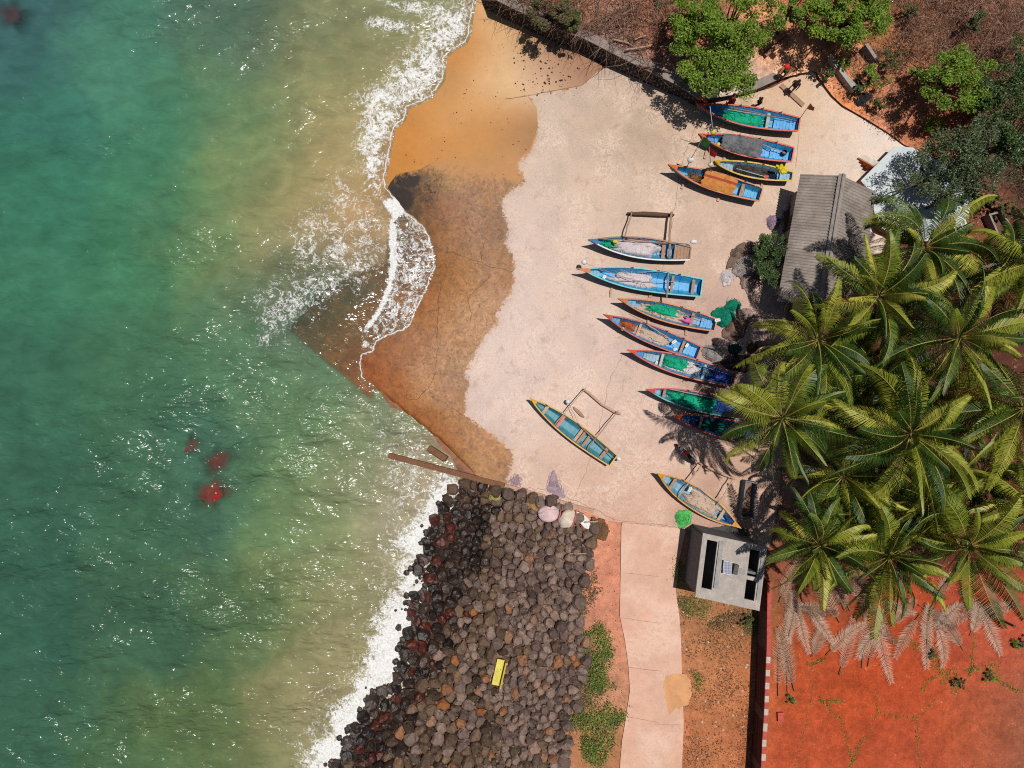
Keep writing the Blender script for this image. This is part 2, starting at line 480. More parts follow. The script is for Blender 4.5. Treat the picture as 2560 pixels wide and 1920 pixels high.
apron_cols = [  # wet ramp colours
    (1000, 440, (66, 52, 42)), (1035, 445, (90, 66, 50)), (985, 455, (58, 46, 38)), (1010, 500, (60, 46, 38)), (975, 480, (50, 40, 36)), (1030, 510, (85, 60, 42)), (1000, 530, (70, 52, 40)), (1060, 480, (120, 80, 56)), (1080, 440, (150, 105, 75)), (1100, 450, (185, 135, 100)),
    (1040, 540, (120, 75, 45)), (1100, 530, (150, 95, 75)), (1150, 520, (165, 115, 95)), (1210, 500, (175, 125, 100)), (1080, 580, (135, 85, 50)), (1130, 600, (165, 110, 80)), (1200, 600, (170, 120, 100)), (1260, 620, (160, 115, 92)), (1240, 560, (150, 105, 88)),
    (1110, 680, (150, 90, 45)), (1150, 700, (180, 120, 80)), (1230, 680, (180, 125, 100)), (1060, 760, (165, 95, 50)), (1100, 780, (175, 115, 80)), (1150, 800, (190, 135, 105)), (1220, 780, (195, 140, 115)), (1050, 850, (170, 110, 80)), (1100, 880, (185, 130, 105)), (1180, 900, (185, 135, 110)),
    (1000, 880, (165, 105, 75)), (960, 880, (150, 85, 50)), (910, 920, (150, 75, 32)), (880, 900, (135, 65, 30)), (950, 960, (160, 85, 45)), (1000, 990, (165, 90, 45)), (1060, 960, (190, 130, 100)), (1120, 980, (180, 125, 100)), (1160, 960, (165, 120, 100)),
    (1060, 1060, (160, 90, 40)), (1100, 1100, (160, 90, 45)), (1150, 1060, (180, 120, 85)), (1200, 1090, (190, 130, 100)), (1230, 1150, (190, 130, 95)), (1140, 1160, (165, 100, 50)), (1180, 1190, (185, 130, 100)), (1275, 1190, (165, 115, 92)),
    (800, 800, (92, 70, 42)), (760, 820, (74, 60, 40)), (830, 880, (140, 82, 36)), (790, 855, (110, 76, 42)), (880, 830, (128, 82, 44)), (850, 720, (85, 72, 48)), (850, 650, (105, 85, 60)), (930, 600, (95, 70, 50)), (1000, 620, (105, 65, 40)), (1040, 680, (125, 78, 45)), (780, 700, (60, 58, 50)), (850, 860, (120, 72, 38)), (950, 820, (130, 80, 50))]
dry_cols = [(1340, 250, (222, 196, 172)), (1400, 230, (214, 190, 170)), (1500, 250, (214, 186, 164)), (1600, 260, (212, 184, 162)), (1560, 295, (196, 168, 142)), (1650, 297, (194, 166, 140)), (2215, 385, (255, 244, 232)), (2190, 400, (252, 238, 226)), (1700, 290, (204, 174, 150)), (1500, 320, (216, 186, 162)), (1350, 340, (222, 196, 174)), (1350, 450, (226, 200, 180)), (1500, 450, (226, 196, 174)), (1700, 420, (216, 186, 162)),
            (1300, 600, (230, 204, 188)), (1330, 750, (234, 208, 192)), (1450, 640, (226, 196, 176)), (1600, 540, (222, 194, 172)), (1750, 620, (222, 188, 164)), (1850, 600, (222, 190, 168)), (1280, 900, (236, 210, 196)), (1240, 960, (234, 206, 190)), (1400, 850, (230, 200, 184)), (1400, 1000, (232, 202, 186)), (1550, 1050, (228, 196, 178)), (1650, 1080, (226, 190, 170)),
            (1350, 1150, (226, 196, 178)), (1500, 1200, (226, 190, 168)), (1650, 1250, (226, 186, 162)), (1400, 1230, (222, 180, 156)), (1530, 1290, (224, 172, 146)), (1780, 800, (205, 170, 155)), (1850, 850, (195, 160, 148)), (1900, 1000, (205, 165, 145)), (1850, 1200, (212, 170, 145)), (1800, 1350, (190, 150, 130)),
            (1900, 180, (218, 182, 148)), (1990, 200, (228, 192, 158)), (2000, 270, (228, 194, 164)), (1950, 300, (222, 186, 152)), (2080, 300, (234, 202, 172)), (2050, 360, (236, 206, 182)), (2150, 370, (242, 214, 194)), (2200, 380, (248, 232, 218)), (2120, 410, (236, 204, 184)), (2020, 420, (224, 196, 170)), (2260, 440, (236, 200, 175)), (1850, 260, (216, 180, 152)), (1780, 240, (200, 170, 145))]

def apron_mat():
    m, nt = newmat("apron_concrete")
    v = coords(nt)
    n1 = noise(nt, v, 0.55, 6, 0.6, 0.4)
    n2 = noise(nt, v, 16.0, 5, 0.75)
    n3 = noise(nt, v, 5.0, 6, 0.75)
    n4 = noise(nt, v, 2.0, 7, 0.72, 1.2)
    n5 = noise(nt, v, 0.33, 3, 0.5)
    wet = attr(nt, 'wet')
    col = attr(nt, 'Col', 'Color'); dry = attr(nt, 'Dry', 'Color')
    # dry concrete: sandy film, faint pale scrawls, dark grain
    f = rmap(nt, n1, 0.3, 0.7, 0.87, 1.09)
    f2 = rmap(nt, n2, 0.3, 0.7, 0.76, 1.22)
    ff = mth(nt, 'MULTIPLY', f, f2)
    d = mix(nt, 1.0, dry, N(nt, 'ShaderNodeCombineColor', {0: ff, 1: ff, 2: ff}).outputs[0], 'MULTIPLY')
    d = mix(nt, mth(nt, 'MULTIPLY', rmap(nt, n1, 0.48, 0.72), 0.36), d, alb((218, 178, 150)))
    d = mix(nt, mth(nt, 'MULTIPLY', rmap(nt, n3, 0.57, 0.68), 0.34), d, alb((160, 128, 108)))
    rd = mth(nt, 'SUBTRACT', 1.0, mth(nt, 'ABSOLUTE', mth(nt, 'MULTIPLY', mth(nt, 'SUBTRACT', n4, 0.5), 26.0)), True)
    d = mix(nt, mth(nt, 'MULTIPLY', mth(nt, 'MULTIPLY', rd, rmap(nt, n5, 0.48, 0.6)), 0.65), d, alb((248, 225, 205), 0.72))
    st = mth(nt, 'MULTIPLY', rmap(nt, noise(nt, v, 1.1, 6, 0.7, 0.5), 0.56, 0.72), 0.42)
    d = mix(nt, st, d, alb((150, 120, 98)))
    # wet, stained ramp: algae grain and rust patches
    g = rmap(nt, n2, 0.3, 0.7, 0.68, 1.3)
    g2 = rmap(nt, n4, 0.3, 0.7, 0.58, 1.45)
    gg = mth(nt, 'MULTIPLY', g, g2)
    wc = mix(nt, 1.0, col, N(nt, 'ShaderNodeCombineColor', {0: gg, 1: gg, 2: gg}).outputs[0], 'MULTIPLY')
    wc = mix(nt, mth(nt, 'MULTIPLY', rmap(nt, n3, 0.54, 0.66), 0.6), wc, alb((72, 46, 28)))
    wc = mix(nt, mth(nt, 'MULTIPLY', rmap(nt, noise(nt, v, 1.4, 6, 0.7), 0.5, 0.68), 0.5), wc, alb((178, 116, 58)))
    al = attr(nt, 'algae'); sa = attr(nt, 'sandy')
    wc = mix(nt, mth(nt, 'MULTIPLY', rmap(nt, mth(nt, 'ADD', al, rmap(nt, n3, .3, .7, -.3, .3)), .45, .75), .88), wc, alb((44, 35, 30)))
    wc = mix(nt, mth(nt, 'MULTIPLY', rmap(nt, mth(nt, 'ADD', sa, rmap(nt, n4, .3, .7, -.35, .35)), .4, .75), .85), wc, alb((202, 144, 88)))
    edge = mth(nt, 'ADD', wet, mth(nt, 'ADD', rmap(nt, n4, 0.3, 0.7, -0.28, 0.28), rmap(nt, n3, 0.3, 0.7, -0.12, 0.12)))
    mk = rmap(nt, edge, -0.06, 0.10)
    c = mix(nt, mk, d, wc)
    rim = mth(nt, 'MULTIPLY', rmap(nt, edge, -0.5, 0.0), mth(nt, 'SUBTRACT', 1.0, mk))
    c = mix(nt, mth(nt, 'MULTIPLY', rim, 0.3), c, alb((200, 165, 140)))
    rough = rmap(nt, mk, 0, 1, 0.92, 0.62)
    finish(nt, c, rough, mth(nt, 'ADD', n3, mth(nt, 'MULTIPLY', n2, 0.4)), 0.022, 0.25)
    return m
M_apron = apron_mat()
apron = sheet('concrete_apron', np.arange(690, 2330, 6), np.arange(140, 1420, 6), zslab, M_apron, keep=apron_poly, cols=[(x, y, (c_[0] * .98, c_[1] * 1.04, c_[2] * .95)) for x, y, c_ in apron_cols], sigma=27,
              attrs={'wet': lambda P: sdist(P, wet_poly) * S,
                     'algae': lambda P: np.maximum(np.maximum(soft(P, cE((915, 150), (930, 110), (1000, 90), (1080, 82), (1115, 110), (1105, 165), (1050, 200), (960, 180)), 10), soft(P, cE((880, 210), (920, 185), (1000, 195), (1055, 220), (1060, 300), (1040, 340), (1000, 350), (960, 290), (900, 240)), 10)), .55 * soft(P, cE((1050, 150), (1250, 90), (1300, 250), (1180, 350), (1050, 330)), 40)),
                     'sandy': lambda P: soft(P, cB((300, 1045), (480, 1020), (560, 1015), (880, 1085), (1060, 1090), (1200, 900), (1200, 560), (300, 560)), 70)})
def add_col(o, name, samples, sigma):
    me = o.data
    n = len(me.vertices)
    co = np.empty(n * 3, np.float32); me.vertices.foreach_get('co', co); co = co.reshape(-1, 3)
    k = S * (GZ + CAMH - co[:, 2]) / CAMH
    P = np.stack([co[:, 0] / k + 1280, 960 - co[:, 1] / k], 1)
    c = np.clip(srgb2lin_arr(idw(P, samples, sigma)) * ALB, 0, .9)
    ca = me.color_attributes.new(name, 'FLOAT_COLOR', 'POINT')
    ca.data.foreach_set('color', np.concatenate([c, np.ones((n, 1))], 1).ravel().astype(np.float32))
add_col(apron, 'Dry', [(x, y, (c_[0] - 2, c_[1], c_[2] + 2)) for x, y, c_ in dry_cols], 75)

# sea face of the ramp slab and crack lines (parts of the apron)
mb = MB()
pe = slab_edge
for (x0, y0), (x1, y1) in zip(pe[:-1], pe[1:]):
    z0, z1 = zslab(np.array([(x0, y0), (x1, y1)]))
    a, b = W(x0, y0, z0), W(x1, y1, z1)
    mb.add([a, b, Vector((b.x, b.y, -1.6)), Vector((a.x, a.y, -1.6))], [(0, 1, 2, 3)])
M_stain = paint((120, 75, 45), 0.8, 0.6, 1.5, 0.02, dirt=(60, 40, 28))
mb.build('slab_side', M_stain, apron)
M_crack = paint((108, 72, 50), 0.95, 0.2)
M_joint = paint((165, 130, 108), 0.95, 0.3)
def crackline(pts, wd, mat, name='crack', parent=apron, jit=5.0, dz=0.006, zf=zslab):
    q = []
    for (x0, y0), (x1, y1) in zip(pts[:-1], pts[1:]):
        n = max(1, int(math.hypot(x1 - x0, y1 - y0) / 9))
        for i in range(n):
            t = i / n
            q.append((x0 + (x1 - x0) * t + rng.uniform(-jit, jit) * 0.5, y0 + (y1 - y0) * t + rng.uniform(-jit, jit) * 0.5))
    q.append(pts[-1])
    z = zf(np.array(q)) + dz
    mb = MB(); vs = []
    for i, (x, y) in enumerate(q):
        a = q[max(0, i - 1)]; b = q[min(len(q) - 1, i + 1)]
        dx, dy = b[0] - a[0], b[1] - a[1]; L = math.hypot(dx, dy) or 1
        wv = wd * rng.uniform(0.35, 1.0) / S / 2 * (0.4 if i in (0, len(q) - 1) else 1)
        vs += [W(x - dy / L * wv, y + dx / L * wv, z[i]), W(x + dy / L * wv, y - dx / L * wv, z[i])]
    mb.add(vs, [(2 * i, 2 * i + 1, 2 * i + 3, 2 * i + 2) for i in range(len(q) - 1)])
    return mb.build(name, mat, parent)
crackline(cE((1255, 870), (1235, 940), (1240, 1060), (1220, 1150), (1230, 1300), (1210, 1480), (1160, 1580), (1080, 1659)) + cG((420, 240)), 0.045, M_crack)
crackline(cE((1215, 640), (1330, 640), (1450, 680), (1530, 710), (1600, 745), (1757, 775)), 0.035, M_crack)
crackline(cE((1590, 745), (1575, 820), (1480, 900), (1440, 980), (1460, 1060), (1455, 1120)), 0.035, M_crack)
crackline(cE((1530, 710), (1525, 640), (1560, 560)), 0.04, M_crack)
crackline(cE((1180, 170), (1250, 110), (1240, 220), (1160, 340)), 0.035, M_crack)
crackline(cG((540, 215), (640, 260), (740, 330), (860, 400)), 0.03, M_crack)
crackline(cE((1000, 360), (1150, 370), (1300, 430)), 0.035, M_crack)
crackline(cB((1440, 505), (1280, 535), (1110, 568), (980, 585)), 0.07, M_joint, 'joint', jit=1.5)
crackline([(1740, 260), (1735, 330), (1700, 420), (1680, 560), (1650, 700)], 0.035, M_joint, 'joint')
crackline([(1560, 880), (1520, 960), (1490, 1120), (1430, 1260)], 0.03, M_joint, 'joint')
crackline(cH2((0, 1050), (300, 1090), (800, 1330), (1400, 1395)), 0.04, M_joint, 'joint')
crackline(cC((800, 780), (790, 900), (780, 1000)), 0.04, M_joint, 'joint', jit=1)

# ------------------------------------------------------------------ road down to the apron
road_poly = cM((1905, 205), (1900, 480), (1895, 760), (1925, 900), (1945, 1050), (1955, 1200), (1925, 1400), (1908, 1500), (1895, 1659)) + [(1545, 2300), (1700, 2300)] + cL((110, 1573), (122, 1300), (110, 1000), (105, 800), (95, 640), (72, 480), (85, 390), (92, 300), (135, 108)) + cH2((1375, 1402), (835, 1348))
road_cols = [(1600, 1350, (228, 184, 160)), (1600, 1450, (232, 190, 168)), (1620, 1550, (228, 186, 162)), (1640, 1650, (230, 188, 165)), (1620, 1750, (228, 182, 158)), (1640, 1850, (230, 186, 162)), (1570, 1600, (226, 165, 138)), (1680, 1400, (222, 175, 150)), (1700, 1850, (220, 172, 145)), (1560, 1850, (224, 176, 150))]
M_road = sheetmat("road_concrete", fine=0.13, fscale=14.0, coarse=0.08, cscale=0.5, specks=(165, 130, 110), speckamt=0.35, speck_th=0.60, bumpd=0.02, light=(245, 222, 205), lightamt=0.35)
road = sheet('road', np.arange(1520, 1740, 6), np.arange(1290, 2300, 6), 0.588, M_road, keep=road_poly, cols=road_cols, sigma=70)
for p in (cM((1897, 500), (2133, 526)), cM((1897, 768), (2133, 802)), cM((1945, 1062), (2133, 1085)), cM((1940, 1355), (2133, 1392)), cL((-60, 1305), (122, 1310))):
    x0, y0 = p[0]
    crackline([p[0], p[-1]] if p[-1][0] < 1720 else [p[0], (1700, p[-1][1] + 6)], 0.035, M_joint, 'joint', road, 1.2, 0.005, lambda P: np.full(len(P), 0.588))
# orange sand spilled on the road
PT = cL((10, 1010), (60, 992), (130, 1000), (168, 1040), (170, 1110), (150, 1180), (100, 1205), (60, 1215), (35, 1255), (25, 1200), (5, 1130), (0, 1060))
patch = [(x + rng.uniform(-2.5, 2.5), y + rng.uniform(-2.5, 2.5)) for x, y in [(p[0] + (q[0] - p[0]) * k / 5, p[1] + (q[1] - p[1]) * k / 5) for p, q in zip(PT, PT[1:] + PT[:1]) for k in range(5)]]

M_spill = sheetmat("spilled_sand", fine=0.12, fscale=20, coarse=0.1, cscale=1.2, bumpd=0.02, specks=(215, 165, 120), speckamt=0.3)
sheet('sand_patch', np.arange(1655, 1735, 4), np.arange(1675, 1800, 4), 0.597, M_spill, keep=patch, cols=[(1690, 1740, (224, 166, 118)), (1680, 1700, (225, 164, 114))])

# ------------------------------------------------------------------ hillside behind the sea wall
wall_base = [(1175, -60)] + cB((850, 20), (1000, 110), (1230, 225), (1420, 300), (1600, 395), (1800, 485), (2000, 570), (2130, 635)) + cC((170, 600), (260, 612), (410, 585), (560, 545), (690, 480))
wall_pairs = [((1175, -80), (1195, -120), 2.1)] + [(a, b_, z) for (a, b_, z) in zip(
    cB((850, 20), (1000, 110), (1100, 160), (1230, 225), (1420, 300), (1600, 395), (1800, 485), (2000, 570), (2130, 635)) + cC((170, 600), (260, 612), (410, 585), (560, 545), (690, 480)),
    cB((905, -12), (1040, 55), (1130, 92), (1260, 160), (1450, 228), (1625, 318), (1820, 415), (2015, 510), (2140, 590)) + cC((172, 568), (262, 585), (408, 560), (555, 522), (682, 465)),
    (2.1, 2.1, 2.1, 2.1, 2.1, 2.1, 2.0, 1.9, 1.7, 1.5, 1.3, 1.2, 1.1, .95))]
hill_poly = [(1200, -500)] + [p[1] for p in wall_pairs] + \
    cC((840, 428), (895, 415), (915, 450), (955, 510), (1000, 570), (1060, 625), (1130, 665), (1200, 705), (1280, 755), (1350, 800), (1430, 862), (1500, 880)) + [(2330, 400), (2480, 520), (2620, 560), (2900, 560), (2900, -500)]
hz = [(p[1][0], p[1][1], p[2] - .04) for p in wall_pairs] + [(1250, 30, 2.1), (1400, 100, 2.1), (1500, 140, 2.1), (1650, 210, 2.0),  (1960, 190, 0.8), (2040, 180, 0.72), (2060, 230, 0.70), (2110, 275, 0.66), (2200, 330, 0.64), (2270, 370, 0.64),
      (2000, 100, 1.5), (1900, 60, 2.2), (2150, 180, 1.2), (2250, 260, 1.1), (2300, 100, 2.6), (2500, 0, 3.5), (2500, 300, 2.0), (2400, 400, 1.0), (2480, 520, 0.7), (2700, 400, 2.5), (1600, 0, 2.6), (2000, -200, 3.6), (1300, -200, 2.8)]
hcols = [(1280, 60, (120, 85, 62)), (1400, 60, (125, 80, 60)), (1450, 110, (120, 78, 60)), (1480, 130, (105, 100, 105)), (1560, 150, (150, 140, 138)), (1600, 100, (130, 80, 60)), (1640, 190, (170, 155, 145)), (1680, 120, (140, 70, 50)), (1740, 220, (190, 170, 155)),
         (1800, 230, (180, 160, 150)), (1860, 215, (170, 150, 140)), (1920, 200, (165, 145, 135)), (1700, 30, (130, 85, 65)), (1930, 110, (190, 130, 95)), (1980, 130, (200, 142, 105)), (1960, 170, (205, 150, 115)), (2030, 160, (205, 150, 118)), (2030, 90, (110, 55, 40)),  # dark last sample is tree shadow painted into the soil colour
         (2100, 140, (140, 90, 62)), (2140, 190, (185, 120, 80)), (2130, 230, (185, 115, 75)), (2200, 150, (165, 110, 75)), (2250, 250, (150, 98, 75)), (2210, 320, (185, 125, 95)), (2280, 340, (160, 100, 75)), (2350, 330, (150, 85, 58)), (2350, 60, (120, 78, 55)), (2450, 80, (115, 75, 55)), (2300, 120, (140, 92, 65)), (2450, 300, (95, 58, 44)), (2540, 350, (60, 40, 32)), (2400, 420, (120, 75, 55)), (2540, 150, (105, 68, 52))]  # darkest sample is right-edge shade painted into the soil colour
M_hill = sheetmat("dry_hill_soil", fine=0.4, fscale=7.0, coarse=0.35, cscale=1.0, specks=(215, 170, 135), speckamt=0.5, speck_th=0.58, bumpd=0.1)
def zhill(P):
    q = np.array(P, float)
    nn = np.array([mnoise.noise(Vector((x * 0.03, y * 0.03, 0))) for x, y in q])
    z = idw(q, hz, 70)[:, 0]
    return z + 0.15 * nn * np.clip((z - 0.7) / 0.6, 0, 1)
hillside = sheet('hillside', np.arange(1150, 2910, 10), np.arange(-500, 570, 10), zhill, M_hill, keep=hill_poly, cols=[(x, y, tuple(min(255, v * 1.3) for v in c_)) for x, y, c_ in hcols], sigma=45)
def zh(px, py):
    return float(zhill(np.array([(px, py)]))[0]) if inside(np.array([(px, py)]), hill_poly)[0] else GZ

# ------------------------------------------------------------------ the sea
wcols = [(50, 50, (46, 98, 92)), (30, 30, (50, 85, 90)), (300, 100, (60, 120, 95)), (600, 50, (70, 108, 85)), (680, 30, (72, 95, 78)), (750, 60, (98, 118, 78)), (830, 80, (132, 128, 78)), (870, 20, (118, 126, 84)), (900, 150, (150, 137, 88)), (850, 250, (140, 134, 84)), (800, 90, (122, 122, 72)),
         (100, 300, (44, 108, 88)), (400, 300, (54, 118, 86)), (560, 250, (84, 122, 78)), (660, 250, (104, 128, 80)), (760, 280, (138, 134, 80)), (100, 500, (44, 112, 84)), (400, 500, (52, 118, 82)), (560, 450, (92, 124, 70)), (680, 430, (122, 132, 78)), (780, 430, (136, 134, 80)), (860, 420, (166, 145, 90)), (870, 330, (170, 148, 94)),
         (100, 700, (48, 112, 80)), (300, 650, (52, 116, 78)), (480, 650, (78, 122, 72)), (580, 620, (112, 130, 76)), (630, 700, (126, 132, 78)), (700, 560, (140, 138, 84)), (760, 600, (180, 150, 94)), (830, 560, (190, 154, 98)), (900, 520, (205, 150, 92)), (940, 560, (190, 140, 90)), (840, 640, (150, 130, 95)), (900, 650, (120, 110, 85)),
         (690, 760, (80, 95, 78)), (740, 720, (70, 78, 66)), (800, 690, (70, 70, 55)), (660, 800, (70, 110, 82)), (720, 840, (78, 112, 78)), (780, 900, (88, 125, 85)), (860, 970, (100, 130, 88)), (920, 1020, (110, 132, 92)), (980, 1080, (130, 138, 98)), (1030, 1140, (150, 140, 105)), (1080, 1180, (150, 130, 100)),
         (100, 950, (46, 100, 74)), (300, 950, (54, 104, 70)), (500, 900, (62, 108, 72)), (620, 880, (74, 120, 78)), (520, 1050, (56, 100, 76)), (700, 1000, (86, 124, 78)), (800, 1080, (104, 130, 82)), (880, 1150, (118, 130, 86)), (960, 1190, (150, 142, 104)), (1060, 1220, (170, 150, 120)),
         (100, 1250, (44, 92, 68)), (350, 1250, (54, 98, 68)), (540, 1250, (56, 98, 74)), (700, 1250, (84, 120, 72)), (820, 1280, (112, 128, 76)), (920, 1320, (124, 130, 86)), (1000, 1330, (150, 142, 106)), (1060, 1300, (180, 166, 138)),
         (100, 1550, (42, 88, 66)), (350, 1550, (52, 92, 64)), (550, 1500, (70, 104, 64)), (720, 1500, (100, 118, 66)), (820, 1500, (116, 124, 74)), (900, 1480, (136, 130, 84)), (960, 1450, (168, 148, 110)), (850, 1620, (132, 126, 78)), (930, 1600, (168, 148, 108)), (800, 1720, (124, 122, 72)), (880, 1720, (162, 142, 98)),
         (100, 1850, (48, 94, 68)), (300, 1850, (66, 102, 60)), (500, 1820, (84, 108, 58)), (680, 1820, (106, 116, 66)), (780, 1850, (146, 136, 88)), (850, 1830, (180, 160, 124))]
red_rocks = [(cD((1255, 1455))[0], 34, (150, 22, 16)), (cD((1290, 1265))[0], 28, (120, 35, 32)), (cD((1140, 1165))[0], 17, (110, 55, 50)), (cA((80, 95))[0], 32, (90, 32, 45))]
foam1 = front[2:18] + cB((280, 1180), (160, 1150), (110, 1000), (85, 900), (90, 800), (120, 700), (110, 570), (180, 510), (310, 410), (400, 280), (520, 180), (600, 100), (640, 20))
foam1b = cB((100, 120), (260, 90), (430, 130), (470, 190), (330, 190), (160, 170))
foam1c = cB((180, -30), (420, 0), (780, 20), (740, 200), (560, 200), (470, 110), (300, 60))
crest = cE((940, 250), (1000, 320), (990, 370), (930, 430), (945, 500), (935, 600), (945, 760), (905, 900), (850, 1040), (790, 1130), (715, 1200), (735, 1140), (800, 1050), (850, 950), (880, 840), (900, 730), (893, 600), (890, 470), (905, 380), (850, 290))
lace = cE((105, 640), (190, 430), (380, 270), (520, 90), (640, 90), (740, 260), (890, 300), (895, 720), (860, 880), (600, 930), (380, 860), (250, 780))
swash = cE((930, 380), (1000, 352), (1060, 395), (1130, 450), (1180, 540), (1205, 640), (1215, 740), (1180, 830), (1150, 920), (1090, 1020), (1060, 1090), (1030, 1160), (970, 1190), (880, 1220), (810, 1260), (780, 1330), (715, 1350), (700, 1250), (800, 1120), (880, 960), (920, 780), (915, 560))
surf = rock_left[:19] + cM((60, 1659), (95, 1540), (190, 1480), (210, 1350), (330, 1210), (400, 1080), (450, 960), (470, 800), (550, 690), (620, 610), (615, 500), (655, 400), (610, 330), (650, 260), (760, 110), (820, 20)) + cG((640, 720))
surf2 = cG((200, 200), (350, 365), (550, 530), (640, 740), (560, 900), (400, 1000), (350, 1475), (150, 1475), (260, 900), (180, 500), (100, 250))
surf3 = cM((560, 690), (470, 800), (440, 960), (330, 1200), (200, 1350), (80, 1540), (-40, 1659), (-40, 1500), (120, 1300), (300, 1050), (380, 800), (480, 640))
dark_lace = cD((1480, 260), (1700, 130), (2100, 60), (2133, 200), (2000, 330), (1750, 480), (1550, 620), (1500, 420))

def foam_density(P):
    f = np.zeros(len(P))
    def put(poly, wd, amt):
        nonlocal f
        f = np.maximum(f, soft(P, poly, wd) * amt)
    put(foam1, 62, 0.62); put(foam1b, 26, 0.55); put(foam1c, 40, 0.54)
    put(crest, 12, 1.0); put(lace, 110, 0.39); put(swash, 14, 0.46)
    put(surf, 110, 1.32); put(surf2, 130, 0.36); put(surf3, 90, 0.42); put(dark_lace, 80, 0.40)
    return f
def fdir(P): return 0 * P[:, 0]
def opac(P):
    d = dfront(P)
    o = np.ones(len(P))
    o = np.clip(0.45 - d * 0.30, 0.35, 1)
    sl = soft(P, cE((925, 300), (870, 700), (430, 900), (200, 1170), (440, 1380), (600, 1510), (770, 1655), (900, 1400), (1210, 900), (1215, 600)), 12)
    dd = np.clip(-d, 0, 6)
    o = np.where(sl > 0.02, (1 - sl) * o + sl * np.clip(0.08 + dd * 0.03, 0, 0.5), o)
    o = np.where(P[:, 1] > 1010, 1.0, o)
    for (c, r, _) in red_rocks:
        an = np.arctan2(P[:, 1] - c[1], P[:, 0] - c[0]); q = np.hypot(P[:, 0] - c[0], P[:, 1] - c[1]) / (r * (1 + .22 * np.sin(2 * an + r) + .16 * np.sin(5 * an + c[0])))
        o = np.minimum(o, np.clip(0.25 + 0.75 * np.clip((q - 0.5) / 1.1, 0, 1), 0, 1))
    return o
def chop(P):
    s = [(100, 200, .72), (500, 100, .85), (900, 200, .6), (100, 600, .85), (500, 600, .95), (800, 500, .6), (950, 550, .5), (100, 1000, 1.05), (500, 1000, 1.45), (800, 1000, 1.45), (100, 1400, 1.25), (500, 1300, 1.75), (800, 1300, 1.75), (1000, 1100, 1.6),
         (100, 1800, 1.3), (400, 1700, 1.75), (700, 1700, 1.75), (900, 1500, 1.3), (780, 720, 1.2), (680, 780, 1.3)]
    return idw(P, s, 160)[:, 0] * 1.32

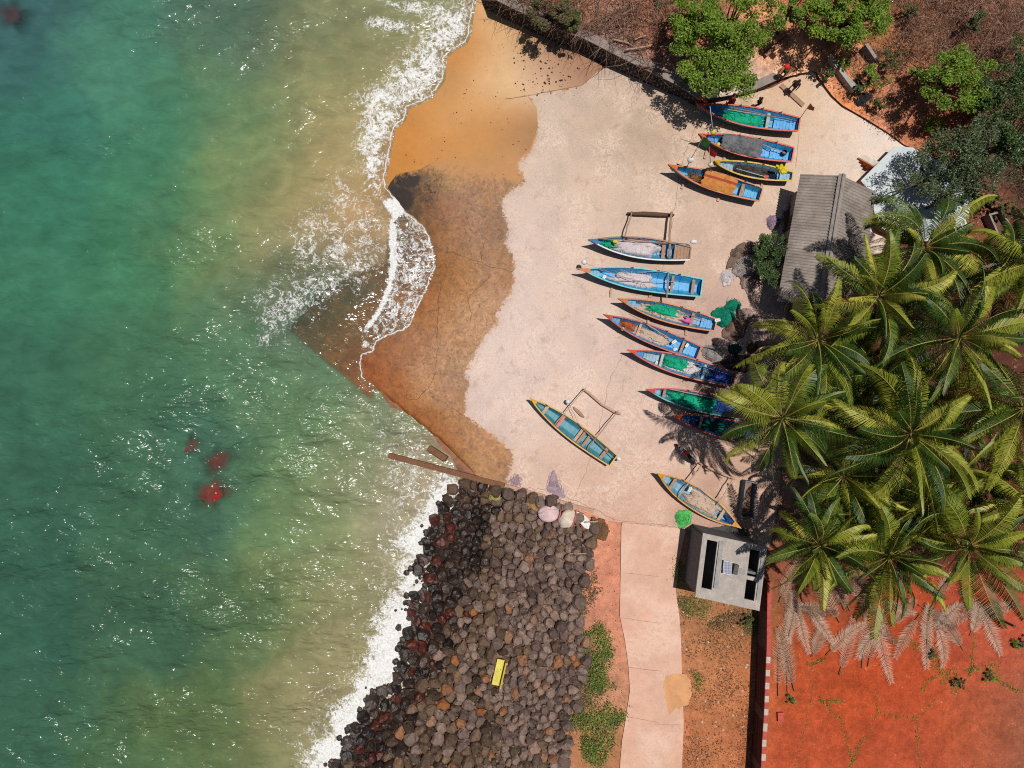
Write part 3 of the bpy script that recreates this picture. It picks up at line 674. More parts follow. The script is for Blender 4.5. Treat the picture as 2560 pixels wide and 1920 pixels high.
def sea_mat():
    m, nt = newmat("sea_water")
    v = coords(nt)
    col = attr(nt, 'Col', 'Color')
    dens = attr(nt, 'foam'); op = attr(nt, 'opac'); ch = attr(nt, 'chop'); df = attr(nt, 'front')
    vr = N(nt, 'ShaderNodeMapping', {'Vector': v, 'Rotation': (0, 0, R(-32)), 'Scale': (0.45, 1.0, 1.0)}).outputs[0]
    # water colour: drifting silt
    n1 = noise(nt, v, 0.22, 6, 0.6, 0.8)
    n2 = noise(nt, vr, 1.1, 5, 0.65, 0.5)
    f = mth(nt, 'MULTIPLY', rmap(nt, n1, 0.3, 0.7, 0.84, 1.16), rmap(nt, n2, 0.3, 0.7, 0.84, 1.18))
    c = mix(nt, 1.0, col, N(nt, 'ShaderNodeCombineColor', {0: f, 1: f, 2: f}).outputs[0], 'MULTIPLY')
    # waves (heights in metres)
    vs_ = N(nt, 'ShaderNodeMapping', {'Vector': v, 'Rotation': (0, 0, R(-44)), 'Scale': (0.42, 1.0, 1.0)}).outputs[0]
    h = mth(nt, 'MULTIPLY', mth(nt, 'SUBTRACT', noise(nt, vs_, 0.27, 2, 0.5), 0.5), 0.95)
    h = mth(nt, 'ADD', h, mth(nt, 'MULTIPLY', mth(nt, 'SUBTRACT', noise(nt, vs_, 0.95, 2, 0.5, 0.4), 0.5), 0.22))
    h = mth(nt, 'ADD', h, mth(nt, 'MULTIPLY', mth(nt, 'SUBTRACT', noise(nt, vr, 2.6, 2, 0.5, 0.4), 0.5), 0.125))
    h = mth(nt, 'ADD', h, mth(nt, 'MULTIPLY', mth(nt, 'SUBTRACT', noise(nt, vr, 7.0, 2, 0.5), 0.5), 0.02))
    gust = rmap(nt, noise(nt, vs_, 0.13, 4, 0.6), 0.36, 0.64, 0.42, 1.42)
    h = mth(nt, 'MULTIPLY', h, mth(nt, 'MULTIPLY', ch, gust))
    bump = N(nt, 'ShaderNodeBump', {'Strength': 1.0, 'Distance': 1.0, 'Height': h})
    water = N(nt, 'ShaderNodeBsdfPrincipled', {'Base Color': c, 'Roughness': 0.20, 'IOR': 1.33, 'Specular IOR Level': 0.5})
    nt.links.new(bump.outputs[0], water.inputs['Normal'])
    # clear thin water shows what lies under it
    gl = N(nt, 'ShaderNodeBsdfGlossy', {'Color': grey(0.05), 'Roughness': 0.17})
    nt.links.new(bump.outputs[0], gl.inputs['Normal'])
    tr = N(nt, 'ShaderNodeBsdfTransparent', {0: (0.93, 0.95, 0.9, 1)})
    thin = N(nt, 'ShaderNodeAddShader', {0: tr.outputs[0], 1: gl.outputs[0]})
    body = N(nt, 'ShaderNodeMixShader', {0: op, 1: thin.outputs[0], 2: water.outputs[0]})
    # foam: torn threads at several scales
    warp = N(nt, 'ShaderNodeTexNoise', {'Vector': v, 'Scale': 0.9, 'Detail': 3.0})
    wv = N(nt, 'ShaderNodeVectorMath', {0: warp.outputs['Color'], 1: (0.5, 0.5, 0.5)}, operation='SUBTRACT').outputs[0]
    wv = N(nt, 'ShaderNodeVectorMath', {0: wv}, operation='SCALE'); wv.inputs['Scale'].default_value = 0.9
    vw = N(nt, 'ShaderNodeVectorMath', {0: v, 1: wv.outputs[0]}, operation='ADD').outputs[0]
    def ridge(sc, dt, k):
        n = noise(nt, vw, sc, dt, 0.6, 0.6)
        return mth(nt, 'SUBTRACT', 1.0, mth(nt, 'MULTIPLY', mth(nt, 'ABSOLUTE', mth(nt, 'SUBTRACT', n, 0.5)), k), True)
    ra = ridge(1.1, 3.0, 7.0); rb = ridge(2.8, 3.0, 6.0); rc = ridge(6.5, 2.0, 4.5)
    val = mth(nt, 'ADD', mth(nt, 'ADD', mth(nt, 'MULTIPLY', ra, 0.34), mth(nt, 'MULTIPLY', rb, 0.36)), mth(nt, 'MULTIPLY', rc, 0.30))
    pt = rmap(nt, noise(nt, v, 0.8, 4, 0.6), 0.35, 0.65, -0.10, 0.10)
    d2 = mth(nt, 'ADD', dens, mth(nt, 'MULTIPLY', pt, rmap(nt, dens, 0.0, 0.25)))
    thr = mth(nt, 'SUBTRACT', 1.02, d2)
    fm = rmap(nt, mth(nt, 'ADD', mth(nt, 'SUBTRACT', val, thr), mth(nt, 'MULTIPLY', mth(nt, 'SUBTRACT', noise(nt, v, 15.0, 3, 0.7), 0.5), 0.28)), 0.0, 0.34)
    solid = rmap(nt, mth(nt, 'ADD', dens, mth(nt, 'MULTIPLY', mth(nt, 'SUBTRACT', noise(nt, vw, 3.0, 7, 0.75), 0.5), 1.7)), 0.66, 1.1)
    fm = mth(nt, 'MAXIMUM', fm, solid)
    # bright lip along the swash front
    nz = rmap(nt, noise(nt, v, 2.2, 4, 0.6), 0.3, 0.7, -0.08, 0.08)
    lip = rmap(nt, mth(nt, 'ABSOLUTE', mth(nt, 'ADD', mth(nt, 'ADD', df, 0.10), nz)), 0.012, 0.06, 1.0, 0.0)
    lip = mth(nt, 'MULTIPLY', lip, rmap(nt, noise(nt, v, 1.5, 3, 0.5), 0.3, 0.5, 0.5, 1.0))
    fm = mth(nt, 'MAXIMUM', fm, lip)
    foamc = mix(nt, rmap(nt, noise(nt, v, 7.0, 4, 0.7), 0.35, 0.65), (0.62, 0.60, 0.56, 1), (0.85, 0.85, 0.84, 1))
    fb = N(nt, 'ShaderNodeBump', {'Strength': 0.8, 'Distance': 0.10, 'Height': mth(nt, 'ADD', val, noise(nt, v, 12.0, 4, 0.7))})
    foam = N(nt, 'ShaderNodeBsdfPrincipled', {'Base Color': foamc, 'Roughness': 0.7, 'Specular IOR Level': 0.2})
    nt.links.new(fb.outputs[0], foam.inputs['Normal'])
    fin = N(nt, 'ShaderNodeMixShader', {0: mth(nt, 'MULTIPLY', fm, 0.94), 1: body.outputs[0], 2: foam.outputs[0]})
    N(nt, 'ShaderNodeOutputMaterial', {0: fin.outputs[0]})
    return m
M_sea = sea_mat()
def silt_warp(P):                       # drifting silt follows eddies, not clean bands
    q = P.copy(); g = np.random.RandomState(4)
    for wl, amp in ((420, 42), (230, 30), (120, 20), (64, 12), (36, 7)):
        for _ in range(3):
            a = g.uniform(0, 6.28); ph = g.uniform(0, 6.28, 2); k = 6.28 / wl
            s_ = (q[:, 0] * math.cos(a) + q[:, 1] * math.sin(a)) * k
            q = q + np.stack([np.sin(s_ + ph[0]), np.cos(s_ * 1.1 + ph[1])], 1) * amp * .36
    return q
def zsea(P):
    d = np.clip(-dfront(P) / 3.0, 0, 1)
    s = np.sin((P[:, 0] * 0.5 + P[:, 1] * 0.86) * S * 1.3 + 0.6 * np.sin(P[:, 0] * S * 0.5)) * 0.05
    return 0.0 + s * d * np.clip(np.where(P[:, 0] < -100, 0, 1), 0, 1)
sea = sheet('sea', axis(-60, 1250, 4, [1400]), axis(-60, 1980, 4, [2400, 4000, 7000]), zsea, M_sea, cols=[(x, y, tuple(v * .86 + .14 * (c_[0] * .3 + c_[1] * .6 + c_[2] * .1) + 11 for v in c_)) for x, y, c_ in wcols], sigma=80, warp=silt_warp,
            attrs={'foam': foam_density, 'opac': opac, 'chop': chop, 'front': dfront})
# ------------------------------------------------------------------ boats
WOOD = paint((190, 150, 122), 0.85, 0.5, 6, 0.015, dirt=(110, 80, 62))
WOOD_D = paint((110, 80, 64), 0.9, 0.5, 6, 0.015, dirt=(60, 45, 38))
WOOD_L = paint((215, 180, 152), 0.8, 0.4, 6, 0.012, dirt=(130, 100, 80))
WHITE = paint((240, 240, 236), 0.5, 0.3, 5, 0.006, dirt=(160, 150, 140))
ROPE = paint((205, 185, 150), 0.9, 0.3, 12, 0.01)
def boat_paint(c, wear=0.55): return paint(c, 0.45, wear, 3.2, 0.012, dirt=(175, 160, 145))

class Boat: pass
def boat_shape(b):
    def hw(t):
        if b.dbl:
            e = abs(2 * t - 1.0)
            return b.B / 2 * max(0.03, (1 - e ** 2.3))
        tm = 0.56
        if t < tm: return b.B / 2 * max(0.02, math.sin(math.pi / 2 * (t / tm) ** 0.82))
        return b.B / 2 * (1 - (1 - b.tr) * ((t - tm) / (1 - tm)) ** 1.8)
    def zs(t):
        z = b.D
        if t < 0.5: z += b.rise * (1 - t / 0.5) ** 2.2
        if t > 0.6: z += (b.rise * 0.9 if b.dbl else 0.10) * ((t - 0.6) / 0.4) ** 2
        return z
    def zk(t):
        z = 0.03
        if t < 0.28: z += 0.55 * (1 - t / 0.28) ** 2
        if t > 0.75: z += (0.5 if b.dbl else 0.12) * ((t - 0.75) / 0.25) ** 2
        return z
    return hw, zs, zk

def make_boat(label, bow, stern, beam, tr, rim, outer, inner, stem, rim2=None, dbl=False, D=0.72, rise=0.42, thwarts=(), decks=(), ribs=9, stripe=None, stemlen=0.34, tholes=(0.4, 0.62, 0.8)):
    b = Boat(); b.B = beam; b.tr = tr; b.dbl = dbl; b.D = D; b.rise = rise
    base = GZ + 0.12
    A = W(*bow, base + D + rise); Bp = W(*stern, base + D + (rise if dbl else 0.08))
    d = Vector((Bp.x - A.x, Bp.y - A.y, 0)); b.L = d.length
    b.rz = math.atan2(d.y, d.x); b.loc = Vector((A.x, A.y, base))
    b.root = empty('fishing_boat', b.loc, b.rz, label, 'boat', 'fishing boats hauled up on the apron')
    hw, zs, zk = boat_shape(b); b.hw, b.zs, b.zk = hw, zs, zk
    NSt = 30; L = b.L
    ts = [i / NSt for i in range(NSt + 1)]
    sy = [0, 0.42, 0.72, 0.90, 0.97, 1.0]; sz = [0, 0.04, 0.22, 0.55, 0.8, 1.0]
    mb = MB()
    for s in (1, -1):
        vs = []
        for t in ts:
            for q in range(6):
                y = hw(t) * sy[q] * s; z = zk(t) + (zs(t) - zk(t)) * sz[q]
                vs.append((t * L, y, z))
        fs = []; ms = []
        for i in range(NSt):
            for q in range(5):
                f = (i * 6 + q, (i + 1) * 6 + q, (i + 1) * 6 + q + 1, i * 6 + q + 1)
                fs.append(f if s > 0 else f[::-1])
        o = len(mb.v)
        mb.add(vs, fs, 0, True)
        if stripe is not None:
            n0 = len(mb.m) - len(fs)
            for k in range(len(fs)):
                if k % 5 == 4: mb.m[n0 + k] = 1
    # transom
    if not dbl:
        t = 1.0
        pts = [(L, hw(t) * sy[q], zk(t) + (zs(t) - zk(t)) * sz[q]) for q in range(6)] + [(L, -hw(t) * sy[q], zk(t) + (zs(t) - zk(t)) * sz[q]) for q in range(5, 0, -1)]
        mb.add(pts, [tuple(range(len(pts)))], 0)
    mb.build('hull', [boat_paint(outer), boat_paint(stripe or outer)], b.root)
    # lining: floor and inner sides
    mb = MB()
    iy = [0.0, 0.42, 0.60, 0.945]; iz = [0.27, 0.27, 0.44, 0.97]
    tl = [0.03 + 0.955 * i / NSt for i in range(NSt + 1)]
    for s in (1, -1):
        vs = []
        for t in tl:
            w_ = max(0.01, hw(t) - 0.035)
            for q in range(4):
                zz = zk(t) + (zs(t) - zk(t)) * iz[q]
                if q < 2: zz = max(zz, 0.17)
                vs.append((t * L, w_ * iy[q] * s, zz))
        fs = []
        for i in range(NSt):
            for q in range(3):
                f = (i * 4 + q, i * 4 + q + 1, (i + 1) * 4 + q + 1, (i + 1) * 4 + q)
                fs.append(f if s > 0 else f[::-1])
        mb.add(vs, fs, 0, False)
    t = tl[-1]; w_ = hw(t) - 0.035
    pts = [(t * L, w_ * iy[q] * s, max(0.17 if q < 2 else 0, zk(t) + (zs(t) - zk(t)) * iz[q])) for s, qs in ((1, (0, 1, 2, 3)), (-1, (3, 2, 1))) for q in qs]
    mb.add(pts, [tuple(range(len(pts)))[::-1]], 0)
    b.inner = boat_paint(inner, 0.8)
    mb.build('lining', b.inner, b.root)
    # gunwale
    mb = MB()
    for s in (1, -1):
        vs = []
        for t in ts:
            h = hw(t); z = zs(t)
            for (dy, dz) in ((-0.045, -0.03), (0.045, -0.03), (0.045, 0.035), (-0.045, 0.035)):
                vs.append((t * L, s * max(0.0, h + dy), z + dz))
        fs = []
        for i in range(NSt):
            for q in range(4):
                f = (i * 4 + q, i * 4 + (q + 1) % 4, (i + 1) * 4 + (q + 1) % 4, (i + 1) * 4 + q)
                fs.append(f[::-1] if s > 0 else f)
        mb.add(vs, fs, 0 if s > 0 else 1, False)
        o = len(mb.v) - len(vs)
        mb.f.append(tuple(o + q for q in range(4))); mb.m.append(0 if s > 0 else 1); mb.sm.append(False)
        mb.f.append(tuple(o + NSt * 4 + q for q in (3, 2, 1, 0))); mb.m.append(0 if s > 0 else 1); mb.sm.append(False)
    if not dbl:
        z = zs(1.0)
        mb.box((L - 0.01, 0, z + 0.0), (0.085, 2 * hw(1.0) - 0.096, 0.062), mi=0)
    mb.build('gunwale', [boat_paint(rim, 0.3), boat_paint(rim2 or rim, 0.3)], b.root)
    # stem piece at the pointed end(s)
    ends = [(0.0, -1)] + ([(1.0, 1)] if dbl else [])
    for t0, sg in ends:
        mb = MB()
        x = t0 * L; z = zs(t0); zk_ = zk(t0)
        xi = x - sg * 0.42; wi = hw(0.42 / L) + 0.02
        top = [(x + sg * stemlen, 0, z + 0.20), (xi, wi, zs(0.42 / L) + 0.05), (xi, -wi, zs(0.42 / L) + 0.05)]
        bot = [(x + sg * (stemlen - 0.16), 0, z - 0.10), (xi, wi * 0.8, z - 0.14), (xi, -wi * 0.8, z - 0.14)]
        mb.add(top + bot, [(0, 1, 2), (5, 4, 3), (0, 3, 4, 1), (1, 4, 5, 2), (2, 5, 3, 0)], 0)
        mb.tube([(x + sg * (stemlen - 0.1), 0, z), (x + sg * 0.02, 0, z - 0.25), (x - sg * 0.25, 0, max(0.02, zk_ - 0.25))], [0.035, 0.05, 0.045], 6)
        mb.build('stem', boat_paint(stem, 0.25), b.root)
    # ribs
    for k in range(ribs):
        mb = MB()
        t = 0.16 + 0.76 * k / max(1, ribs - 1)
        for s in (1, -1):
            w_ = hw(t) - 0.035
            p = [(t * L, s * w_ * iy[q] * 0.985, max(0.17 if q < 2 else 0, zk(t) + (zs(t) - zk(t)) * iz[q]) + 0.015) for q in range(4)]
            for a_, c_ in zip(p[:-1], p[1:]): mb.bar(a_, c_, 0.045, 0.045)
        mb.build('rib', b.inner, b.root)
    for th in thwarts:
        t, wd, mt = th[0], th[1], th[2] if len(th) > 2 else WOOD
        mb = MB(); z = zk(t) + (zs(t) - zk(t)) * 0.8
        y = hw(t) - 0.06
        mb.box((t * L, 0, z), (wd, 2 * y, 0.04))
        mb.build('thwart', mt, b.root)
    for (t0, t1, zf, mt) in decks:
        mb = MB(); n = max(1, int((t1 - t0) * L / 0.2))
        for i in range(n):
            ta = t0 + (t1 - t0) * i / n; tb = t0 + (t1 - t0) * (i + 1) / n - 0.012 / L
            za = zk(ta) + (zs(ta) - zk(ta)) * zf; zb = zk(tb) + (zs(tb) - zk(tb)) * zf
            ya, yb = max(0.01, hw(ta) - 0.06), max(0.01, hw(tb) - 0.06)
            dz = rng.uniform(-0.006, 0.006)
            vs = [(ta * L, -ya, za + dz), (tb * L, -yb, zb + dz), (tb * L, yb, zb + dz), (ta * L, ya, za + dz)]
            vs += [(x, y, z - 0.03) for x, y, z in vs]
            mb.add(vs, [(0, 1, 2, 3), (7, 6, 5, 4), (0, 4, 5, 1), (1, 5, 6, 2), (2, 6, 7, 3), (3, 7, 4, 0)])
        mb.build('deck', mt, b.root)
    for t in tholes:
        mb = MB()
        s = 1 if b.rz > -1.57 and b.rz < 1.57 else -1
        y = hw(t)
        mb.tube([(t * L, y, zs(t) - 0.05), (t * L + 0.04, y + 0.02, zs(t) + 0.28)], [0.03, 0.022], 6)
        mb.tube([(t * L - 0.1, y, zs(t) + 0.05), (t * L + 0.1, y, zs(t) + 0.05)], 0.03, 6)
        mb.build('thole_pin', WOOD_D, b.root)
    b.M = Matrix.Translation(b.loc) @ Matrix.Rotation(b.rz, 4, 'Z')
    return b

def bp(b, t, v, z): return b.M @ Vector((t * b.L, v * b.hw(t), z))   # world point in a boat

BLUE = (60, 175, 235); PALE = (135, 190, 220)
boats = {}
dk = boat_paint(BLUE, 0.5)
boats[1] = make_boat("topmost blue boat by the sea wall with orange-red rim and green net", cI((372, 262))[0], cI((1402, 462))[0], 1.32, 0.66, (225, 82, 45), (45, 95, 140), (62, 168, 228), (215, 70, 40), stripe=(200, 195, 190),
                     thwarts=[(0.70, 0.22, paint((170, 190, 170), 0.6))], decks=[(0.04, 0.13, 0.72, boat_paint((35, 70, 120))), (0.77, 0.985, 0.5, boat_paint((58, 175, 240)))])
boats[2] = make_boat("blue boat with orange-red rim mostly covered by a grey tarpaulin", cI((392, 572))[0], cI((1336, 775))[0], 1.34, 0.72, (226, 84, 50), (88, 84, 58), (60, 178, 242), (225, 95, 50), decks=[(0.05, 0.2, 0.5, boat_paint((60, 155, 215))), (0.78, 0.985, 0.42, boat_paint((52, 178, 242)))])
boats[3] = make_boat("narrow yellow-rimmed boat with dark nets and a bright yellow bundle", cI((522, 845))[0], cI((1332, 1000))[0], 1.02, 0.55, (228, 180, 45), (80, 82, 74), (125, 175, 205), (222, 175, 45), D=0.6, stemlen=0.12, decks=[(0.06, 0.27, 0.6, boat_paint((140, 178, 195))), (0.86, 0.985, 0.6, boat_paint((125, 185, 215)))])
boats[4] = make_boat("orange-rimmed boat with a striped ochre sheet over its middle", cI((80, 893))[0], cI((1006, 1190))[0], 1.22, 0.72, (222, 118, 55), (105, 135, 128), (80, 175, 222), (224, 115, 50), thwarts=[(0.80, 0.22)], decks=[(0.84, 0.985, 0.35, boat_paint((64, 178, 232)))])
boats[5] = make_boat("white and dark blue boat with a wooden outrigger and lilac net, above the turquoise boat", cH((612, 345))[0], cH((1450, 455))[0], 1.40, 0.62, (150, 108, 85), (35, 50, 72), (75, 178, 230), (60, 120, 175), rim2=(240, 240, 235), thwarts=[(0.735, 0.24), ], decks=[(0.02, 0.13, 0.6, boat_paint((55, 150, 205))), (0.84, 1.0, 0.9, WOOD)], tholes=(0.3,))
boats[6] = make_boat("longest turquoise-rimmed boat with an orange stem and lilac net", cH((545, 595))[0], cH((1546, 748))[0], 1.46, 0.80, (85, 205, 210), (38, 52, 68), (62, 180, 240), (225, 130, 75), stemlen=0.55, thwarts=[(0.755, 0.16), (0.93, 0.2)], decks=[(0.03, 0.14, 0.5, boat_paint((120, 185, 205)))])
boats[7] = make_boat("orange-rimmed boat holding green net and a pink cloth", cH((862, 848))[0], cH((1665, 1065))[0], 1.24, 0.66, (218, 120, 50), (120, 85, 60), (110, 165, 205), (224, 122, 50), thwarts=[(0.76, 0.2)], decks=[(0.04, 0.16, 0.66, boat_paint((125, 178, 210))), (0.86, 0.985, 0.5, boat_paint((60, 165, 232)))])
boats[8] = make_boat("red-brown rimmed blue boat with loose pale net and a yellow buoy on its side", cH((738, 985))[0], cH((1520, 1304))[0], 1.20, 0.78, (190, 78, 58), (110, 50, 40), (66, 170, 238), (205, 75, 50), thwarts=[(0.36, 0.16, WOOD_L), (0.83, 0.18)], decks=[(0.04, 0.15, 0.62, boat_paint((70, 160, 215))), (0.68, 0.82, 0.35, boat_paint((62, 174, 236))), (0.86, 0.985, 0.5, boat_paint((62, 178, 240)))])
boats[9] = make_boat("red-rimmed boat with a green net and blue stern sheet under a palm tip", c4((345, 660))[0], c4((1500, 985))[0], 1.32, 0.7, (215, 85, 60), (120, 60, 50), (110, 170, 210), (222, 82, 50), thwarts=[(0.31, 0.18, paint((195, 195, 190), 0.6)), (0.72, 0.16, boat_paint((140, 185, 210)))], decks=[(0.04, 0.13, 0.68, boat_paint((50, 140, 215))), (0.14, 0.29, 0.42, boat_paint((150, 185, 205)))])
boats[10] = make_boat("teal and pink rimmed boat filled with a heap of green net, half under a palm", c4((552, 1098))[0], c4((1600, 1345))[0], 1.26, 0.7, (210, 90, 95), (50, 95, 90), (95, 160, 205), (222, 85, 80), rim2=(85, 200, 180), thwarts=[(0.17, 0.18), (0.36, 0.16, WOOD_L)], decks=[(0.04, 0.13, 0.62, boat_paint((130, 180, 210)))])
boats[11] = make_boat("bright red-rimmed dark blue boat mostly hidden under palm fronds", c4((848, 1392))[0], c4((1840, 1640))[0], 1.26, 0.7, (225, 70, 35), (100, 50, 40), (40, 100, 170), (228, 72, 30), thwarts=[(0.3, 0.18)], decks=[(0.04, 0.18, 0.6, boat_paint((60, 120, 180)))])
boats[12] = make_boat("empty teal boat with yellow rim and bent outrigger, alone in the middle of the apron", c12((135, 352))[0], c12((1612, 1455))[0], 1.22, 0.72, (226, 172, 60), (95, 72, 60), (70, 155, 172), (228, 178, 50), D=0.55, rise=0.3, stemlen=0.2,
                      thwarts=[(0.17, 0.22, WOOD_L), (0.36, 0.2, boat_paint((225, 105, 80))), (0.58, 0.2, WOOD_L), (0.615, 0.17, WOOD), (0.675, 0.18, WOOD), (0.885, 0.22, WOOD)], ribs=7, tholes=(0.15,))
boats[13] = make_boat("double-ended yellow boat with outrigger booms beside the grey block hut", c13((185, 180))[0], c13((1570, 1085))[0], 1.42, 0.1, (230, 160, 40), (130, 85, 50), (120, 175, 200), (232, 165, 40), dbl=True, D=0.58, rise=0.35, stemlen=0.18, thwarts=[(0.19, 0.2, WOOD), (0.80, 0.2, WOOD_L)], decks=[(0.03, 0.14, 0.6, boat_paint((150, 190, 205)))], tholes=(0.25,))

def local_tube(b, name, pts, rad, mat, seg=6):
    """part of a boat given by world points"""
    Mi = b.M.inverted()
    mb = MB(); mb.tube([Mi @ Vector(p) for p in pts], rad, seg)
    return mb.build(name, mat, b.root)
def wob(a, c, n=6, amp=0.04):
    a = Vector(a); c = Vector(c)
    return [a.lerp(c, i / n) + (Vector((rng.uniform(-amp, amp), rng.uniform(-amp, amp), rng.uniform(-amp, amp) * .5)) if 0 < i < n else Vector()) for i in range(n + 1)]
zt = GZ + 0.12 + 0.72
# outriggers: booms and float
b = boats[5]
local_tube(b, 'outrigger_boom', wob(W(*c5((860, 120))[0], zt - 0.2), W(*c5((715, 620))[0], zt + 0.1)), [0.05] * 7, WOOD)
local_tube(b, 'outrigger_boom', wob(W(*c5((1520, 130))[0], zt - 0.15), W(*c5((1470, 905))[0], zt + 0.12)), [0.085] * 7, WOOD)
local_tube(b, 'outrigger_float', wob(W(*c5((780, 155))[0], GZ + 0.20), W(*c5((1565, 180))[0], GZ + 0.20), 6, 0.02), [0.07, 0.13, 0.155, 0.16, 0.155, 0.14, 0.07], WOOD_D, 8)
b = boats[12]
local_tube(b, 'outrigger_boom', wob(W(*c12((1115, 140))[0], zt - 0.2), W(*c12((545, 815))[0], zt + 0.0), 6, 0.03), [0.035] * 7, WOOD_L)
local_tube(b, 'outrigger_boom', wob(W(*c12((1700, 550))[0], zt - 0.2), W(*c12((1130, 1260))[0], zt + 0.0), 6, 0.02), [0.035] * 7, WOOD)
local_tube(b, 'outrigger_float', [W(*p, GZ + 0.2) for p in c12((1060, 165), (1150, 220), (1290, 340), (1400, 440), (1520, 510), (1640, 580), (1745, 615))], [0.06, 0.085, 0.09, 0.08, 0.085, 0.09, 0.07], WOOD_L, 8)
b = boats[13]
local_tube(b, 'outrigger_boom', wob(W(*c13((930, 10))[0], zt - 0.1), W(*c13((505, 590))[0], zt + 0.05)), [0.04] * 7, WOOD_L)
local_tube(b, 'outrigger_boom', wob(W(*c13((1480, 240))[0], zt - 0.1), W(*c13((1190, 715))[0], zt + 0.05)), [0.04] * 7, WOOD_L)
local_tube(b, 'outrigger_float', [W(*p, GZ + 0.25) for p in c13((880, -20), (1100, 90), (1300, 180), (1500, 260))], [0.06, 0.09, 0.09, 0.06], WOOD_L, 8)
local_tube(boats[6], 'cross_pole', wob(W(*c5((1470, 1130))[0], zt + 0.1), W(*c5((1440, 1560))[0], zt + 0.1)), [0.06] * 7, WOOD)

# ------------------------------------------------------------------ nets, sheets and heaps lying in the boats
def netmat(c, c2, name="net_fibre", scale=9.0):
    k = ('n', c, c2)
    if k in _mc: return _mc[k]
    m, nt = newmat(name)
    v = coords(nt)
    n1 = noise(nt, v, 1.6, 5, 0.65, 1.0)
    n2 = noise(nt, v, scale, 5, 0.75, 2.2)
    n3 = noise(nt, v, 28.0, 3, 0.7)
    rd = mth(nt, 'SUBTRACT', 1.0, mth(nt, 'MULTIPLY', mth(nt, 'ABSOLUTE', mth(nt, 'SUBTRACT', n2, 0.5)), 8.0), True)
    a = mix(nt, rmap(nt, n1, 0.3, 0.7), alb(c), alb(c2))
    a = mix(nt, mth(nt, 'MULTIPLY', rd, 0.35), a, tuple(min(.85, x * 1.7) for x in alb(c)[:3]) + (1,))
    a = mix(nt, rmap(nt, n3, 0.55, 0.7, 0, 0.35), a, tuple(x * 0.4 for x in alb(c2)[:3]) + (1,))
    finish(nt, a, 0.95, mth(nt, 'ADD', n2, mth(nt, 'MULTIPLY', n3, 0.4)), 0.09, 0.1)
    _mc[k] = m
    return m
GREEN_NET = netmat((40, 196, 148), (22, 150, 114)); LILAC = netmat((246, 228, 232), (226, 202, 204)); BEIGE = netmat((232, 202, 180), (205, 168, 144)); GREYN = netmat((140, 125, 118), (85, 76, 74)); DARKNET = netmat((95, 88, 85), (55, 50, 50)); BROWN = netmat((165, 115, 75), (120, 75, 50)); ORANGE_N = netmat((215, 115, 70), (170, 85, 50))

def boat_heap(b, name, label, cat, t0, t1, v0, v1, h, mat, nt_=26, nv=16, base=0.28, rough=0.10, seed=1.0, hang=False, edge=1.6):
    L = b.L
    mb = MB(); vs = []
    for i in range(nt_ + 1):
        u = i / nt_
        for j in range(nv + 1):
            q = j / nv
            wv = 0.06 * mnoise.noise(Vector((q * 3.0 + seed, u * 3, seed))) if not hang else 0.012 * mnoise.noise(Vector((q * 5 + seed, seed, 1)))
            t = t0 + (t1 - t0) * u + wv * (1 if 0 < i < nt_ else 2.0)
            t = min(max(t, 0.02), 0.985)
            v = v0 + (v1 - v0) * q
            y = v * (b.hw(t) - (0.0 if hang else 0.06))
            e = min(1.0, min(u, 1 - u) * edge * 4) * min(1.0, min(q, 1 - q) * edge * 4) if not hang else 1.0
            e = math.sin(e * math.pi / 2)
            p = Vector((t * L * 1.3, y * 1.3, seed * 5))
            n = mnoise.fractal(p * 1.8, 1.0, 2.0, 4) * rough
            if hang:
                crown = h * (1 - (2 * q - 1) ** 2) * (0.55 + 0.45 * math.sin(u * math.pi))
                z = b.zs(t) + 0.05 + crown + n * 0.6
            else:
                z = b.zk(t) + base + h * e + n * (0.3 + 0.7 * e)
            vs.append((t * L, y, z))
    W1 = nv + 1
    fs = [(i * W1 + j, i * W1 + j + 1, (i + 1) * W1 + j + 1, (i + 1) * W1 + j)[::-1] for i in range(nt_) for j in range(nv)]
    mb.add(vs, fs, 0, True)
    # closed underside
    border = [j for j in range(W1)] + [i * W1 + nv for i in range(1, nt_ + 1)] + [nt_ * W1 + j for j in range(nv - 1, -1, -1)] + [i * W1 for i in range(nt_ - 1, 0, -1)]
    lo = [(vs[k][0], vs[k][1], vs[k][2] - (0.10 if hang else 0.14)) for k in border]
    o = len(mb.v); mb.add(lo, [])
    nb = len(border)
    for k in range(nb):
        k2 = (k + 1) % nb
        mb.f.append((border[k], border[k2], o + k2, o + k)); mb.m.append(0); mb.sm.append(True)
    if name == 'fishing_net':
        g = random.Random(int(seed * 100))
        for _ in range(46):
            k = g.randrange(len(vs)); p = Vector(vs[k]) + Vector((0, 0, .015)); a = g.uniform(0, 6.28); pts = [p]
            for q in range(5):
                a += g.uniform(-.8, .8); p = p + Vector((.13 * math.cos(a), .09 * math.sin(a), 0)); tt = min(max(p.x / L, .05), .96)
                lim = b.hw(tt) - .08; p.y = max(-lim, min(lim, p.y)); p.z = max(p.z, b.zk(tt) + .24); pts.append(p.copy())
            mb.tube(pts, .014, 3, cap=False)
    obj = mb.build(name, mat)
    obj.location = b.loc; obj.rotation_euler = (0, 0, b.rz)
    return tag(obj, label, cat, 'nets and sheets lying in the boats')

